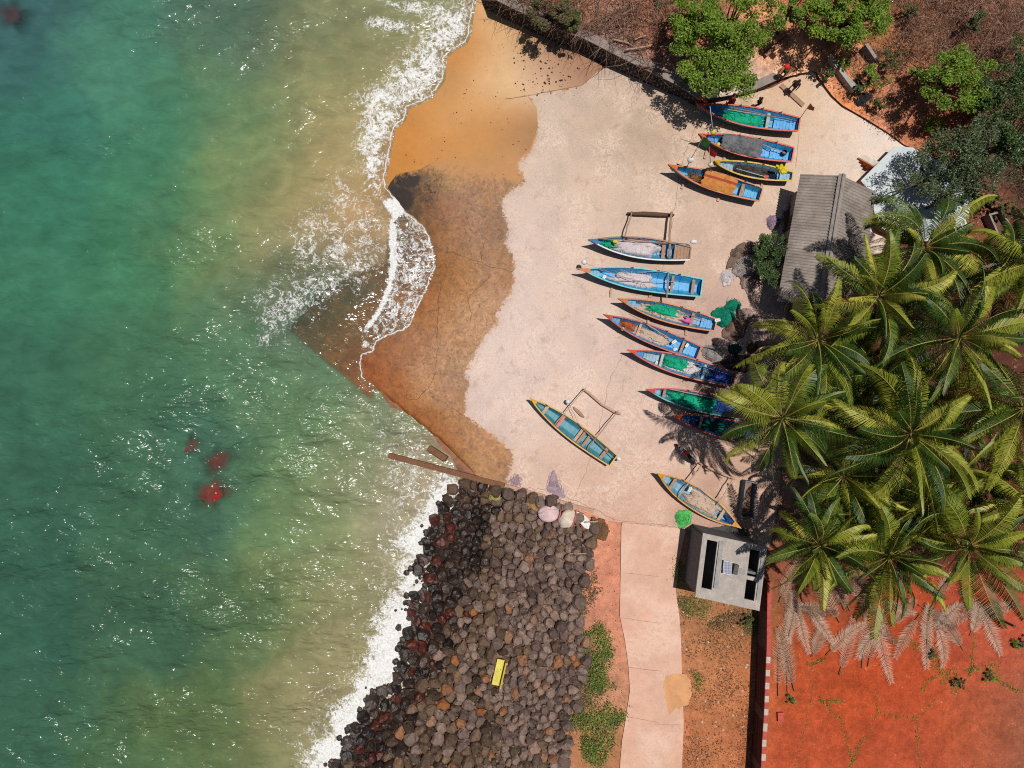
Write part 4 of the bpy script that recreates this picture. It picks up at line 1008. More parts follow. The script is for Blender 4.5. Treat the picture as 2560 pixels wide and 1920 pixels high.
boat_heap(boats[1], 'fishing_net', "bright green net spread in the topmost blue boat", 'net', 0.27, 0.66, -0.92, 0.55, 0.28, GREEN_NET, seed=1.1)
def tarp_mat():
    m, nt = newmat("grey_tarpaulin")
    v = coords(nt); n = noise(nt, v, 2.2, 6, 0.7, 0.8); n2 = noise(nt, v, 9, 4, 0.7, 1)
    c = mix(nt, rmap(nt, n, 0.35, 0.65), alb((92, 92, 96)), alb((140, 140, 142)))
    c = mix(nt, rmap(nt, n2, 0.55, 0.7, 0, .5), c, alb((175, 175, 175)))
    finish(nt, c, 0.55, mth(nt, 'ADD', n, n2), 0.08, 0.3)
    return m
M_tarp = tarp_mat()
boat_heap(boats[2], 'tarpaulin', "crumpled grey tarpaulin covering the middle of a blue boat", 'tarpaulin', 0.23, 0.67, -1.0, 1.04, 0.32, M_tarp, seed=2.2, hang=True, rough=0.22, nt_=44, nv=30)
boat_heap(boats[3], 'fishing_net', "dark grey nets piled in the narrow yellow-rimmed boat", 'net', 0.27, 0.74, -0.8, 0.85, 0.22, DARKNET, seed=3.3, rough=0.16)
yb = MB()
for i in range(34):
    a = [Vector(bp(boats[3], 0.80 + rng.uniform(-0.045, 0.045), rng.uniform(-0.1, 0.75), GZ + 0.12 + 0.58 + rng.uniform(0, .2)))]
    for k in range(3): a.append(a[-1] + Vector((rng.uniform(-.13, .13), rng.uniform(-.13, .13), rng.uniform(-.04, .05))))
    yb.tube(a, [.07, .09, .08, .06], 6)
tag(yb.build('cloth_bundle', paint((242, 225, 25), 0.6, 0.1, 6)), "bright yellow crumpled bundle in the narrow yellow-rimmed boat", 'bundle')
def ochre_mat():
    m, nt = newmat("ochre_sheet")
    v = coords(nt); n = noise(nt, v, 2.5, 5, 0.65, 0.6)
    sx = N(nt, 'ShaderNodeSeparateXYZ', {0: v}).outputs
    st = mth(nt, 'MULTIPLY', rmap(nt, sx[1], 0.07, 0.09), rmap(nt, sx[1], 0.25, 0.27, 1, 0))
    c = mix(nt, rmap(nt, n, 0.35, 0.65), alb((196, 122, 58)), alb((220, 152, 84)))
    c = mix(nt, mth(nt, 'MULTIPLY', st, 0.85), c, alb((168, 62, 64)))
    finish(nt, c, 0.9, n, 0.10, 0.1)
    return m
boat_heap(boats[4], 'cloth_sheet', "ochre cloth sheet with a red stripe draped over a boat", 'sheet', 0.36, 0.72, -1.0, 1.03, 0.16, ochre_mat(), seed=4.4, hang=True, rough=0.10, nt_=40, nv=26)
boat_heap(boats[4], 'fishing_net', "small rusty brown net heap forward of the ochre sheet", 'net', 0.22, 0.36, -0.7, 0.5, 0.12, BROWN, seed=4.9, rough=0.12)
boat_heap(boats[5], 'fishing_net', "smooth lilac net mound filling the white outrigger boat", 'net', 0.20, 0.66, -0.92, 0.9, 0.42, LILAC, seed=5.5, base=0.36, rough=0.13)
boat_heap(boats[5], 'fishing_net', "small green net in the bow of the white outrigger boat", 'net', 0.11, 0.21, -0.8, 0.5, 0.14, GREEN_NET, seed=5.8, base=0.42)
boat_heap(boats[6], 'fishing_net', "lilac-pink net heap in the long turquoise boat", 'net', 0.25, 0.62, -0.85, 0.7, 0.24, LILAC, seed=6.6, rough=0.12)
boat_heap(boats[7], 'fishing_net', "torn green net laid in the orange boat with the pink cloth", 'net', 0.31, 0.61, -0.3, 0.9, 0.20, GREEN_NET, seed=7.1, rough=0.12, base=0.34)
boat_heap(boats[7], 'fishing_net', "beige net bedding under the green net of an orange boat", 'net', 0.20, 0.72, -0.92, 0.9, 0.10, BEIGE, seed=7.7, rough=0.08)
boat_heap(boats[7], 'cloth', "bright pink cloth by the thwart of an orange-rimmed boat", 'cloth', 0.67, 0.76, -0.6, 0.2, 0.18, paint((232, 110, 175), 0.9, 0.1), seed=7.9, base=0.42)
boat_heap(boats[8], 'fishing_net', "loose pale beige net in the red-brown rimmed boat", 'net', 0.28, 0.68, -0.92, 0.55, 0.16, BEIGE, seed=8.2, rough=0.10)
boat_heap(boats[8], 'fishing_net', "orange net scraps near the bow of the red-brown boat", 'net', 0.20, 0.30, -0.8, 0.7, 0.16, ORANGE_N, seed=8.8)
boat_heap(boats[9], 'fishing_net', "torn green net in the red-rimmed boat with blue stern", 'net', 0.32, 0.56, -0.6, 0.75, 0.20, GREEN_NET, seed=9.1, base=0.34, rough=0.14)
boat_heap(boats[9], 'fishing_net', "mauve net bedding in the red-rimmed boat with blue stern", 'net', 0.33, 0.66, -0.92, 0.92, 0.10, LILAC, seed=9.4, rough=0.06)
boat_heap(boats[9], 'tarpaulin', "deep blue plastic sheet in the stern of a red-rimmed boat", 'tarpaulin', 0.80, 0.985, -0.95, 0.9, 0.22, paint((25, 65, 160), 0.4, 0.2, 5, .04), seed=9.9, base=0.3)
boat_heap(boats[10], 'fishing_net', "big rounded heap of green net filling a boat under the palm", 'net', 0.22, 0.72, -0.95, 0.65, 0.40, GREEN_NET, seed=10.3, base=0.3, rough=0.12)
boat_heap(boats[10], 'tarpaulin', "blue plastic sheet behind the green net heap under a palm", 'tarpaulin', 0.72, 0.97, -0.9, 0.9, 0.22, paint((30, 75, 165), 0.4, 0.2, 5, .04), seed=10.9)
boat_heap(boats[11], 'fishing_net', "dark green net in the boat hidden under palm fronds", 'net', 0.3, 0.85, -0.9, 0.9, 0.26, netmat((20, 95, 85), (12, 60, 55)), seed=11.3)
boat_heap(boats[13], 'fishing_net', "thin brown net spread across the double-ended yellow boat", 'net', 0.40, 0.76, -0.9, 0.95, 0.22, BEIGE, seed=13.3, rough=0.06, base=0.30)
boat_heap(boats[13], 'tarpaulin', "blue plastic sheet in the tip of the double-ended boat", 'tarpaulin', 0.87, 0.965, -0.8, 0.8, 0.12, paint((28, 70, 140), 0.4, 0.2, 5, .04), seed=13.8, base=0.34)

# ------------------------------------------------------------------ poles and paddles lying in the boats
def pole(label, a, c, rad=0.03, mat=None, name='bamboo_pole', cat='pole', n=6, amp=0.025):
    mb = MB(); mb.tube(wob(a, c, n, amp), [rad * (1.1 - 0.4 * i / n) for i in range(n + 1)], 6)
    return tag(mb.build(name, mat or WOOD_L), label, cat, 'poles lying in the boats')
def boat_pole(k, label, t0, v0, t1, v1, dz=0.06, rad=0.03, mat=None):
    b = boats[k]
    return pole(label, bp(b, t0, v0, b.zs(t0) + dz), bp(b, t1, v1, b.zs(t1) + dz), rad, mat)
boat_pole(1, "long bamboo pole along the green net of the topmost boat", 0.22, 0.55, 0.72, 0.42, -0.1)
boat_pole(1, "thin dark pole along the far side of the topmost boat", 0.3, 0.75, 0.97, 0.55, -0.08, 0.025, WOOD)
boat_pole(2, "pale pole running aft from the grey tarpaulin", 0.66, 0.55, 0.94, 0.1, -0.1)
boat_pole(4, "pole resting on the gunwale beside the ochre sheet", 0.42, 1.0, 0.97, 0.95, 0.05, 0.028)
boat_pole(5, "longest pole lying over the upper side of the lilac net", 0.06, 1.0, 0.95, 1.25, 0.1, 0.03, WOOD)
boat_pole(5, "short pole crossing the lilac net toward the stern", 0.35, 0.72, 0.84, 0.85, 0.12, 0.035)
boat_pole(5, "thick dark pole beside the outrigger boom", 0.30, 0.95, 0.72, 0.75, 0.13, 0.04, WOOD_D)
boat_pole(6, "thin rod slanting over the lilac-pink net", 0.13, 0.85, 0.52, -0.45, 0.05, 0.02, WOOD)
boat_pole(6, "rod slanting back across the turquoise boat", 0.22, -0.75, 0.80, 0.25, 0.06, 0.025)
boat_pole(6, "short rod over the turquoise rim near the middle", 0.45, 0.6, 0.76, 1.25, 0.12, 0.025)
boat_pole(7, "thin stick lying by the thwart of the orange boat", 0.64, 0.5, 0.90, 0.25, 0.0, 0.02, WOOD)
boat_pole(8, "two-metre bamboo pole slanting aft over pale net", 0.40, 0.95, 0.72, 0.25, 0.08, 0.035)
boat_pole(8, "bamboo pole end jutting out over the apron from the red-brown boat", 0.20, 1.9, 0.42, 0.95, 0.1, 0.03, WOOD)
boat_pole(9, "grey pole lying aft over the blue stern sheet", 0.62, 0.55, 0.97, 0.5, 0.06, 0.03, paint((165, 165, 165), .6))
boat_pole(10, "bamboo pole along the upper rim above the green heap", 0.2, 0.95, 0.70, 0.75, 0.06)
boat_pole(12, "long pole along the upper rim of the empty teal boat", 0.50, 0.98, 0.985, 0.35, 0.1, 0.035, WOOD)
boat_pole(13, "pale bamboo lying along the brown net of the double-ended boat", 0.38, -0.8, 0.74, -0.45, 0.05, 0.03)
boat_pole(13, "thin pole on the upper side of the brown net", 0.42, 1.0, 0.72, 1.0, 0.06, 0.03)
# paddle with red blade in the narrow boat
b = boats[3]
t = empty('paddle', bp(b, 0.3, -0.3, b.zs(.3) + .02), 0, "white-shafted paddle with a red blade on dark nets", 'paddle')
mb = MB(); p0 = bp(b, 0.3, -0.25, b.zs(.3) + .03); p1 = bp(b, 0.66, -0.62, b.zs(.66) + .05)
mb.tube([p0 - t.location, p1 - t.location], 0.02, 6); mb.build('shaft', WHITE, t)
mb = MB(); dd = (p1 - p0).normalized(); mb.box(p1 + dd * 0.12 - t.location, (0.30, 0.22, 0.03), b.rz); mb.build('blade', paint((205, 45, 50), .5), t)

# ------------------------------------------------------------------ small things on and by the boats
def blob(name, label, cat, c, r, mat, rz=0.0, amp=0.15, seed=0, seg=14, rings=10, group=None):
    mb = MB(); mb.ell((0, 0, 0), r, seg, rings, amp=amp, seed=seed)
    o = mb.build(name, mat); o.location = c; o.rotation_euler = (0, 0, rz)
    return tag(o, label, cat, group)
YEL = paint((238, 222, 70), 0.5, 0.2); BUOYW = paint((245, 245, 240), 0.45, 0.2)
def jerrycan(label, px, py, z, rz=0.3, s=1.0, mat=None):
    t = empty('plastic_can', W(px, py, z), rz, label, 'can', 'plastic floats and cans')
    mb = MB(); mb.prism([(-.17 * s, -.10 * s), (.17 * s, -.10 * s), (.19 * s, 0), (.17 * s, .10 * s), (-.17 * s, .10 * s), (-.19 * s, 0)], 0, .2 * s)
    mb.build('body', mat or BUOYW, t)
    mb = MB(); mb.tube([(-.1 * s, 0, .2 * s), (-.08 * s, 0, .26 * s), (.06 * s, 0, .26 * s), (.08 * s, 0, .2 * s)], .02 * s, 6); mb.build('handle', mat or BUOYW, t)
    mb = MB(); mb.tube([(.13 * s, 0, .2 * s), (.13 * s, 0, .25 * s)], .03 * s, 8); mb.build('lid', YEL, t)
jerrycan("white can hung over the stern corner of the orange boat", *c4((1310, 318))[0], GZ + 0.85, 0.2)
jerrycan("white can lying by the mid thwart of the red-rimmed boat", *c4((628, 800))[0], GZ + 0.55, 1.2, .8)
jerrycan("white can near the pole end in the red-brown boat", *c4((825, 560))[0], GZ + 0.75, .6, .9)
jerrycan("white box on the stern floor of the red-brown boat", *c4((840, 645))[0], GZ + 0.55, .2, .7)
jerrycan("white can by the stern thwart of the red-brown boat", *c4((970, 600))[0], GZ + 0.75, .9, .8)
jerrycan("cream can forward in the turquoise boat", *c5((395, 1225))[0], GZ + 0.65, 1.0, .9)
jerrycan("small white can aft in the turquoise boat", *c5((1500, 1385))[0], GZ + 0.5, 0.1, .8)
jerrycan("white box by the boom of the double-ended boat", *c13((715, 430))[0], GZ + 0.75, 1.2, .9)
blob('buoy', "yellow buoy hung on the lower side of the red-brown boat", 'buoy', W(*c4((255, 415))[0], GZ + .8), (.13, .13, .13), YEL, amp=0)
blob('buoy', "yellow float lying on the lilac net of the white boat", 'buoy', W(*c5((585, 620))[0], GZ + 1.1), (.2, .14, .12), YEL, amp=.1)
blob('buoy', "small yellow float in the bow of the tarpaulin-covered boat", 'buoy', W(*cBT((485, 890))[0], GZ + .8), (.14, .14, .12), YEL, amp=.05)
blob('buoy', "pale round float standing on the apron off the turquoise bow", 'buoy', W(*c5((68, 962))[0], GZ + 1.2), (.19, .19, .17), BUOYW, amp=0)
pole("thin cane holding a white float off the turquoise bow", W(*c5((75, 965))[0], GZ + 1.15), W(*c5((380, 1110))[0], GZ + 1.0), .018, WOOD_L)
blob('buoy', "white egg-shaped float at the stern pole of the white boat", 'buoy', W(*c5((1885, 625))[0], GZ + 1.0), (.25, .15, .14), BUOYW, amp=0)
blob('buoy', "round white float by the outrigger boom of the teal boat", 'buoy', W(*c12((795, 390))[0], GZ + .55), (.17, .17, .15), BUOYW, amp=0)
pole("thin cane tied to a white float beside the teal boat", W(*c12((800, 420))[0], GZ + .5), W(*c12((1010, 840))[0], GZ + .75), .02, WOOD)
blob('buoy', "white float at the stern corner of the teal boat", 'buoy', W(*c12((1705, 1415))[0], GZ + .7), (.2, .14, .14), BUOYW, rz=-.8, amp=0)
blob('buoy', "blue ball float on the rim of the red-rimmed boat", 'buoy', W(*c4((1142, 808))[0], GZ + 1.0), (.13, .13, .13), paint((45, 120, 200), .4), amp=0)
blob('buoy', "deep blue float under the palm frond", 'buoy', W(*c4((1680, 965))[0], GZ + 1.0), (.18, .15, .15), paint((20, 70, 200), .4), amp=.1)
mb = MB(); mb.ell((0, 0, 0), (.55, .12, .04), 14, 6, amp=.3)
o = mb.build('paddle', WOOD); o.location = W(*c12((985, 580))[0], GZ + .08); o.rotation_euler = (0, 0, -.78)
tag(o, "old brown paddle blade lying on the apron inside the bent outrigger", 'paddle')
# bamboo basket, blue basket
t = empty('basket', W(*cBT((1690, 1052))[0], GZ + .62), 0, "dark blue basket in the stern of the tarpaulin-covered boat", 'basket')
mb = MB()
for k in range(5): mb.tube([(.17 * math.cos(a * .4488), .17 * math.sin(a * .4488), .05 * k) for a in range(15)], .015, 5)
for a in range(10): mb.tube([(.17 * math.cos(a * .628), .17 * math.sin(a * .628), 0), (.17 * math.cos(a * .628), .17 * math.sin(a * .628), .22)], .012, 5)
mb.prism([(.16 * math.cos(a * .628), .16 * math.sin(a * .628)) for a in range(10)], 0, .02)
mb.build('frame', paint((30, 60, 90), .5), t)

# wooden chocks under the boats
chock_pts = [(cBT((545, 545))[0], "under the lower side of the topmost boat", .1), (cBT((600, 1110))[0], "under the bow side of the tarpaulin-covered boat", 1.4), (cBT((250, 1080))[0], "by the bow of the tarpaulin-covered boat", 1.3), (cBT((1360, 1260))[0], "between the tarpaulin-covered boat and the narrow yellow boat", 1.5),
             (c34((1590, 445))[0], "under the lower side of the narrow yellow boat", 1.4), (c34((310, 470))[0], "under the bow of the boat with the ochre sheet", 1.2), (c34((890, 670))[0], "under the middle of the boat with the ochre sheet", 1.3), (c34((1120, 345))[0], "between the narrow yellow boat and the ochre sheet", 1.4),
             (c5((515, 1470))[0], "jutting from under the turquoise boat's bow", 1.45), (c5((1165, 1530))[0], "under the middle of the turquoise boat", 0.1), (c4((560, 45))[0], "on the apron below the turquoise boat", .2), (c4((965, 435))[0], "below the orange boat near its stern", 1.5), (c4((540, 325))[0], "between the orange boat and the red-brown boat", 1.4), (c4((708, 1280))[0], "below the teal and pink boat", 1.5)]
for p, where, rz in chock_pts:
    mb = MB(); mb.box((0, 0, .06), (.62 if rz > .5 else .2, .16, .12)); mb.box((.05, .04, .15), (.3 if rz > .5 else .12, .1, .06))
    o = mb.build('wooden_chock', WOOD_L); o.location = W(*p, zslab(np.array([p]))[0]); o.rotation_euler = (0, 0, rz)
    tag(o, "pale wooden chock " + where, 'chock', 'wooden chocks under the boats')

# marker poles standing in the bows, with floats and flags
def clothflag(pts, mat, thick=.012):
    """flag from 4 world corners (pole top, pole bottom, fly bottom, fly top) with ripples"""
    a, b_, c, d = [Vector(p) for p in pts]
    mb = MB(); n = 8; vs = []
    for s in (0, 1):
        for i in range(n + 1):
            for j in range(n + 1):
                u, v = i / n, j / n
                p = a.lerp(d, u).lerp(b_.lerp(c, u), v)
                p = p + Vector((0, 0, .07 * math.sin(u * 7 + v * 3) * u - s * thick))
                vs.append(p)
    m_ = n + 1
    fs = [(i * m_ + j, i * m_ + j + 1, (i + 1) * m_ + j + 1, (i + 1) * m_ + j) for i in range(n) for j in range(n)]
    o = m_ * m_
    fs += [tuple(k + o for k in f[::-1]) for f in fs]
    mb.add(vs, fs, 0, True)
    return mb
def marker(label, base, tip, zb, zt_, floats, flag=None, rad=.025, mat=WHITE):
    A = W(*base, zb); T = W(*tip, zt_)
    t = empty('marker_pole', A, 0, label, 'marker pole', 'fishing marker poles')
    mb = MB(); mb.tube([Vector(), (T - A)], [rad, rad * .7], 6); mb.build('pole', mat, t)
    for f, r, m in floats:
        mb = MB(); mb.ell((T - A) * f, r, 12, 8, amp=.08); mb.build('float', m, t)
    if flag:
        mb = clothflag([p - A for p in flag[0]], flag[1]); mb.build('flag', flag[1], t)
# zb: base height; the tips stand metres above and so lean outward as seen from the drone
marker("white pole with a yellow float standing in the tarpaulin-covered boat", cBT((415, 890))[0], cBT((332, 195))[0], GZ + .6, GZ + 4.3, [(.34, (.17, .17, .16), YEL), (.2, (.06, .06, .12), paint((205, 60, 50), .5))])
fz = GZ + 3.8
gf = [W(*p, z) for p, z in zip(cBT((215, 745), (120, 865), (275, 965), (350, 840)), (GZ + 3.9, GZ + 3.3, GZ + 3.3, GZ + 3.8))]
marker("pole with a dark green flag and white float at the bow with the ochre sheet", cI((222, 925))[0], cBT((215, 740))[0], GZ + .9, GZ + 4.0, [(.30, (.22, .20, .20), BUOYW)], (gf, paint((52, 110, 52), .8, .1)), mat=WOOD)
rf = [W(*p, z) for p, z in zip(cBT((318, 940), (330, 1090), (420, 1140), (465, 1055)), (GZ + 3.3, GZ + 2.6, GZ + 2.7, GZ + 3.1))]
marker("pole with a red flag and cream float at the middle of the orange-rimmed boat", cI((490, 955))[0], cBT((315, 935))[0], GZ + .9, GZ + 3.5, [(.32, (.18, .16, .16), paint((238, 228, 200), .6))], (rf, paint((228, 34, 40), .8, .1)), mat=WOOD)
of = [W(*p, z) for p, z in zip(cP((925, 1170), (868, 1265), (985, 1315), (1000, 1240)), (GZ + 3.0, GZ + 2.5, GZ + 2.5, GZ + 2.9))]
marker("stern pole with a torn orange flag on the topmost boat", cP((735, 1450))[0], cP((930, 1165))[0], GZ + .9, GZ + 3.1, [], (of, paint((250, 146, 56), .8, .1)), mat=WOOD)
of = [W(*p, z) for p, z in zip(cC((1682, 770), (1668, 845), (1700, 850), (1710, 810)), (3.6, 2.9, 2.9, 3.4))]
marker("pole with an orange flag beside the tree on the hill edge", cC((1655, 870))[0], cC((1684, 765))[0], .7, 3.7, [], (of, paint((228, 105, 30), .8, .1)), mat=WOOD)
# ------------------------------------------------------------------ boulder slope
rock_poly = rock_left[1:19] + [(860, 1940), (830, 2060), (1400, 2060)] + cM((1540, 1659), (1590, 1560), (1570, 1450), (1620, 1300), (1640, 1150), (1690, 1000), (1665, 860), (1640, 740), (1650, 620), (1680, 520), (1720, 420), (1730, 330), (1700, 290)) + \
    cG((1560, 1040), (1500, 990), (1370, 890), (1260, 850), (1130, 815), (1000, 785), (880, 780), (790, 770), (700, 770), (660, 790))
wet_edge = cM((900, 20), (1130, 60), (1120, 230), (1100, 420), (1010, 560), (960, 720), (840, 960), (740, 1150), (640, 1350), (560, 1500), (560, 1659))
def rock_z(px, py):
    d = float(dcoast(np.array([(px, py)]))[0])
    return -0.35 + min(0.72, 0.17 * max(d, -1))
def rockmat(name, c1, c2, rough, warm, dustc, spec):
    m, nt = newmat(name)
    v = coords(nt)
    rnd = N(nt, 'ShaderNodeObjectInfo').outputs['Random']
    isl = N(nt, 'ShaderNodeNewGeometry').outputs['Random Per Island']
    r = mth(nt, 'FRACT', mth(nt, 'ADD', rnd, isl))
    n1 = noise(nt, v, 2.2, 5, 0.65); n2 = noise(nt, v, 11, 5, 0.75)
    c = mix(nt, r, alb(c1), alb(c2))
    c = mix(nt, rmap(nt, r, 0.90, 0.97), c, alb(warm))
    f = mth(nt, 'MULTIPLY', rmap(nt, n1, 0.3, 0.7, 0.75, 1.25), rmap(nt, n2, 0.3, 0.7, 0.72, 1.25))
    c = mix(nt, 1.0, c, N(nt, 'ShaderNodeCombineColor', {0: f, 1: f, 2: f}).outputs[0], 'MULTIPLY')
    c = mix(nt, mth(nt, 'MULTIPLY', rmap(nt, n1, 0.52, 0.68), 0.4), c, alb(dustc))
    finish(nt, c, rough, mth(nt, 'ADD', n1, mth(nt, 'MULTIPLY', n2, 0.5)), 0.07, spec)
    return m
M_rdry = rockmat("dry_basalt", (98, 80, 72), (164, 138, 124), 0.95, (162, 112, 76), (172, 146, 132), 0.2)
M_rmid = rockmat("brown_basalt", (76, 60, 48), (140, 112, 90), 0.85, (168, 106, 58), (146, 114, 90), 0.25)
M_rwet = rockmat("wet_basalt", (36, 28, 24), (72, 54, 44), 0.4, (92, 40, 26), (70, 58, 52), 0.5)
M_rred = rockmat("rust_basalt", (78, 36, 26), (108, 48, 32), 0.45, (128, 58, 36), (66, 38, 30), 0.45)

rr = random.Random(21)
seeds = []
xs_ = [p[0] for p in rock_poly]; ys_ = [p[1] for p in rock_poly]
tries = 0
rp_arr = rock_poly
cand = [(rr.uniform(min(xs_), max(xs_)), rr.uniform(min(ys_), 2040)) for _ in range(42000)]
cin = inside(np.array(cand), rock_poly)
grid = {}
for (x, y), ok in zip(cand, cin):
    if not ok: continue
    rad = 19 + 4 * mnoise.noise(Vector((x * .01, y * .01, 0))) + rr.uniform(-9, 11)
    if x < 1120: rad += 2
    gx, gy = int(x // 45), int(y // 45)
    if all((x - a) ** 2 + (y - b_) ** 2 > (0.5 * (rad + r2)) ** 2 * 1.25 for i in (-1, 0, 1) for j in (-1, 0, 1) for a, b_, r2 in grid.get((gx + i, gy + j), ())):
        grid.setdefault((gx, gy), []).append((x, y, rad)); seeds.append((x, y, rad))
SP = np.array([(a, b_) for a, b_, _ in seeds])
def cell(i):
    p = SP[i]
    d = ((SP - p) ** 2).sum(1)
    idx = np.argsort(d)[1:22]
    poly = [(p[0] + dx, p[1] + dy) for dx, dy in ((-21, -19), (19, -22), (22, 18), (-18, 21))]
    for j in idx:
        q = SP[j]
        n = q - p; m_ = (p + q) / 2
        out = []
        for k in range(len(poly)):
            a = np.array(poly[k]); b_ = np.array(poly[(k + 1) % len(poly)])
            da = (a - m_) @ n; db = (b_ - m_) @ n
            if da <= 0: out.append(tuple(a))
            if da * db < 0: out.append(tuple(a + (b_ - a) * (da / (da - db))))
        poly = out
        if len(poly) < 3: break
    return poly
def rock_mesh(i, mb):
    """boulder from its packed footprint: rounded, faceted, chipped"""
    poly = cell(i)
    if len(poly) < 3: return None
    cx = sum(p[0] for p in poly) / len(poly); cy = sum(p[1] for p in poly) / len(poly)
    NA = 10; shr = rr.uniform(1.0, 1.1)
    rad = []
    for k in range(NA):
        a = 2 * math.pi * k / NA; dx, dy = math.cos(a), math.sin(a)
        best = 24.0
        for q in range(len(poly)):
            x1, y1 = poly[q][0] - cx, poly[q][1] - cy; x2, y2 = poly[(q + 1) % len(poly)][0] - cx, poly[(q + 1) % len(poly)][1] - cy
            den = dx * (y2 - y1) - dy * (x2 - x1)
            if abs(den) < 1e-9: continue
            t = (x1 * (y2 - y1) - y1 * (x2 - x1)) / den
            u = (x1 * dy - y1 * dx) / den
            if t > 0 and -0.01 <= u <= 1.01: best = min(best, t)
        rad.append(best * shr * S)
    sm = [0.5 * rad[k] + 0.25 * rad[k - 1] + 0.25 * rad[(k + 1) % NA] for k in range(NA)]
    rad = [min(rad[k] * 1.03, 0.62 * rad[k] + 0.38 * sm[k]) for k in range(NA)]
    R_ = sum(rad) / NA
    zb = rock_z(cx, cy)
    H_ = R_ * rr.uniform(0.9, 1.7)
    tx, ty = rr.uniform(-.7, .7), rr.uniform(-.7, .7)
    sd = rr.uniform(0, 100)
    rings = [(0.85, -0.6), (1.0, 0.0), (0.93, 0.48), (0.62, 0.88)]
    c0 = W(cx, cy, zb + 0.2)
    fac = [(rr.uniform(0, 6.28), rr.uniform(0.68, 0.95)) for _ in range(4)]
    vs = []
    for (rs, hz_) in rings:
        for k in range(NA):
            a = 2 * math.pi * k / NA
            r_ = rad[k] * rs * (1 + 0.16 * mnoise.noise(Vector((math.cos(a) * 1.6 + sd, math.sin(a) * 1.6, hz_ * 1.5))))
            r_ *= rr.uniform(.84, 1.06)
            for fa, fl in fac:             # chipped flat faces
                pr = math.cos(a + fa)
                if pr > 0 and hz_ >= 0: r_ = min(r_, max(rad[k] * 0.3, rad[k] * (fl + .18) / max(pr, .4)))
            x, y = r_ * math.cos(a), -r_ * math.sin(a)
            z = H_ * hz_ + (x * tx + y * ty) * max(0, hz_) + rr.uniform(-.13, .13) * H_ * (hz_ > 0)
            vs.append((x, y, z))
    vs.append((0.05 * tx, 0.05 * ty, H_ * rr.uniform(.88, 1.0)))
    fs = []
    for q in range(len(rings) - 1):
        for k in range(NA):
            k2 = (k + 1) % NA
            fs.append((q * NA + k2, q * NA + k, (q + 1) * NA + k, (q + 1) * NA + k2))
    for k in range(NA): fs.append(((len(rings) - 1) * NA + (k + 1) % NA, (len(rings) - 1) * NA + k, len(vs) - 1))
    return vs, fs, (c0.x, c0.y, zb + 0.12), R_, (cx, cy)
wl_poly = wet_edge + [(700, 1950), (600, 1900), (1000, 1180)]
rocks = []
for i in range(len(seeds)):
    r_ = rock_mesh(i, None)
    if r_: rocks.append(r_)
rocks.sort(key=lambda r: -r[3] * (1 if r[4][1] < 1915 else 0.2))
wetd = sdist(np.array([r[4] for r in rocks]), wl_poly)
rest = {0: MB(), 1: MB(), 2: MB()}
red_zone = cM((860, 20), (1000, 10), (1000, 110), (900, 330), (800, 500), (900, 650), (900, 800), (820, 1000), (700, 1300), (400, 1659), (210, 1659), (420, 1240), (640, 860), (760, 640), (760, 300))
inred = inside(np.array([r[4] for r in rocks]), red_zone)
nrock = 0
for r, wd, ir in zip(rocks, wetd, inred):
    vs, fs, c, R_, pc = r
    if wd > rr.uniform(-34, 26): cls = 3 if (ir and rr.random() < .17) else 2
    elif (pc[0] < 1250 and rr.random() < .65) or rr.random() < .12: cls = 1
    else: cls = 0
    if nrock < 296:
        mb = MB(); mb.add(vs, fs, 0, False)
        o = mb.build('boulder', (M_rdry, M_rmid, M_rwet, M_rred)[cls]); o.location = c
        big = "large" if R_ > .33 else "medium"
        tag(o, big + (" dry grey-brown basalt boulder on the upper slope", " warm brown basalt boulder on the middle slope", " wet black basalt boulder at the edge of the surf", " rust-red wet boulder among black rocks by the surf")[cls], 'boulder',
            big + (" dry boulders", " brown boulders", " wet black boulders", " rust-red boulders")[cls])
        nrock += 1
    else:
        rest[min(cls, 2)].add([(x + c[0], y + c[1], z + c[2]) for x, y, z in vs], fs, 0, False)
rl = [p for p in rock_left[1:19]] + [(860, 1940)]
for _ in range(520):                    # smaller stones wedged along the waterline
    q = rr.randrange(len(rl) - 1); u = rr.random()
    x = rl[q][0] + (rl[q + 1][0] - rl[q][0]) * u + rr.gauss(8, 15); y = rl[q][1] + (rl[q + 1][1] - rl[q][1]) * u + rr.gauss(0, 8)
    s = rr.uniform(.09, .28); p = W(x, y, .0); sd = rr.random() * 50; vs = []
    for (rs, hh) in ((.8, -1.2), (1, 0), (.75, .6)):
        for k in range(7): vs.append((p.x + s * rs * rr.uniform(.7, 1.15) * math.cos(k * .8976), p.y + s * rs * rr.uniform(.7, 1.15) * math.sin(k * .8976), p.z + s * hh * rr.uniform(.8, 1.2)))
    vs.append((p.x, p.y, p.z + s * .8))
    rest[2].add(vs, [(g_ * 7 + k, g_ * 7 + (k + 1) % 7, (g_ + 1) * 7 + (k + 1) % 7, (g_ + 1) * 7 + k) for g_ in range(2) for k in range(7)] + [(14 + k, 14 + (k + 1) % 7, 21) for k in range(7)], 0, False)
mb = MB()
for k in rest:
    o = len(mb.v); mb.v += rest[k].v
    mb.f += [tuple(i + o for i in f) for f in rest[k].f]; mb.m += [k] * len(rest[k].f); mb.sm += rest[k].sm
tag(mb.build('small_boulders', [M_rdry, M_rmid, M_rwet]), kind='stuff')
print("ROCKS", len(rocks))
M_bed = sheetmat("gap_shade", fine=0.4, fscale=16, coarse=0.2, cscale=1.0, specks=(150, 120, 105), speckamt=0.5, speck_th=0.56, bumpd=0.08)  # dark sheet under the boulders, shade of the gaps painted in
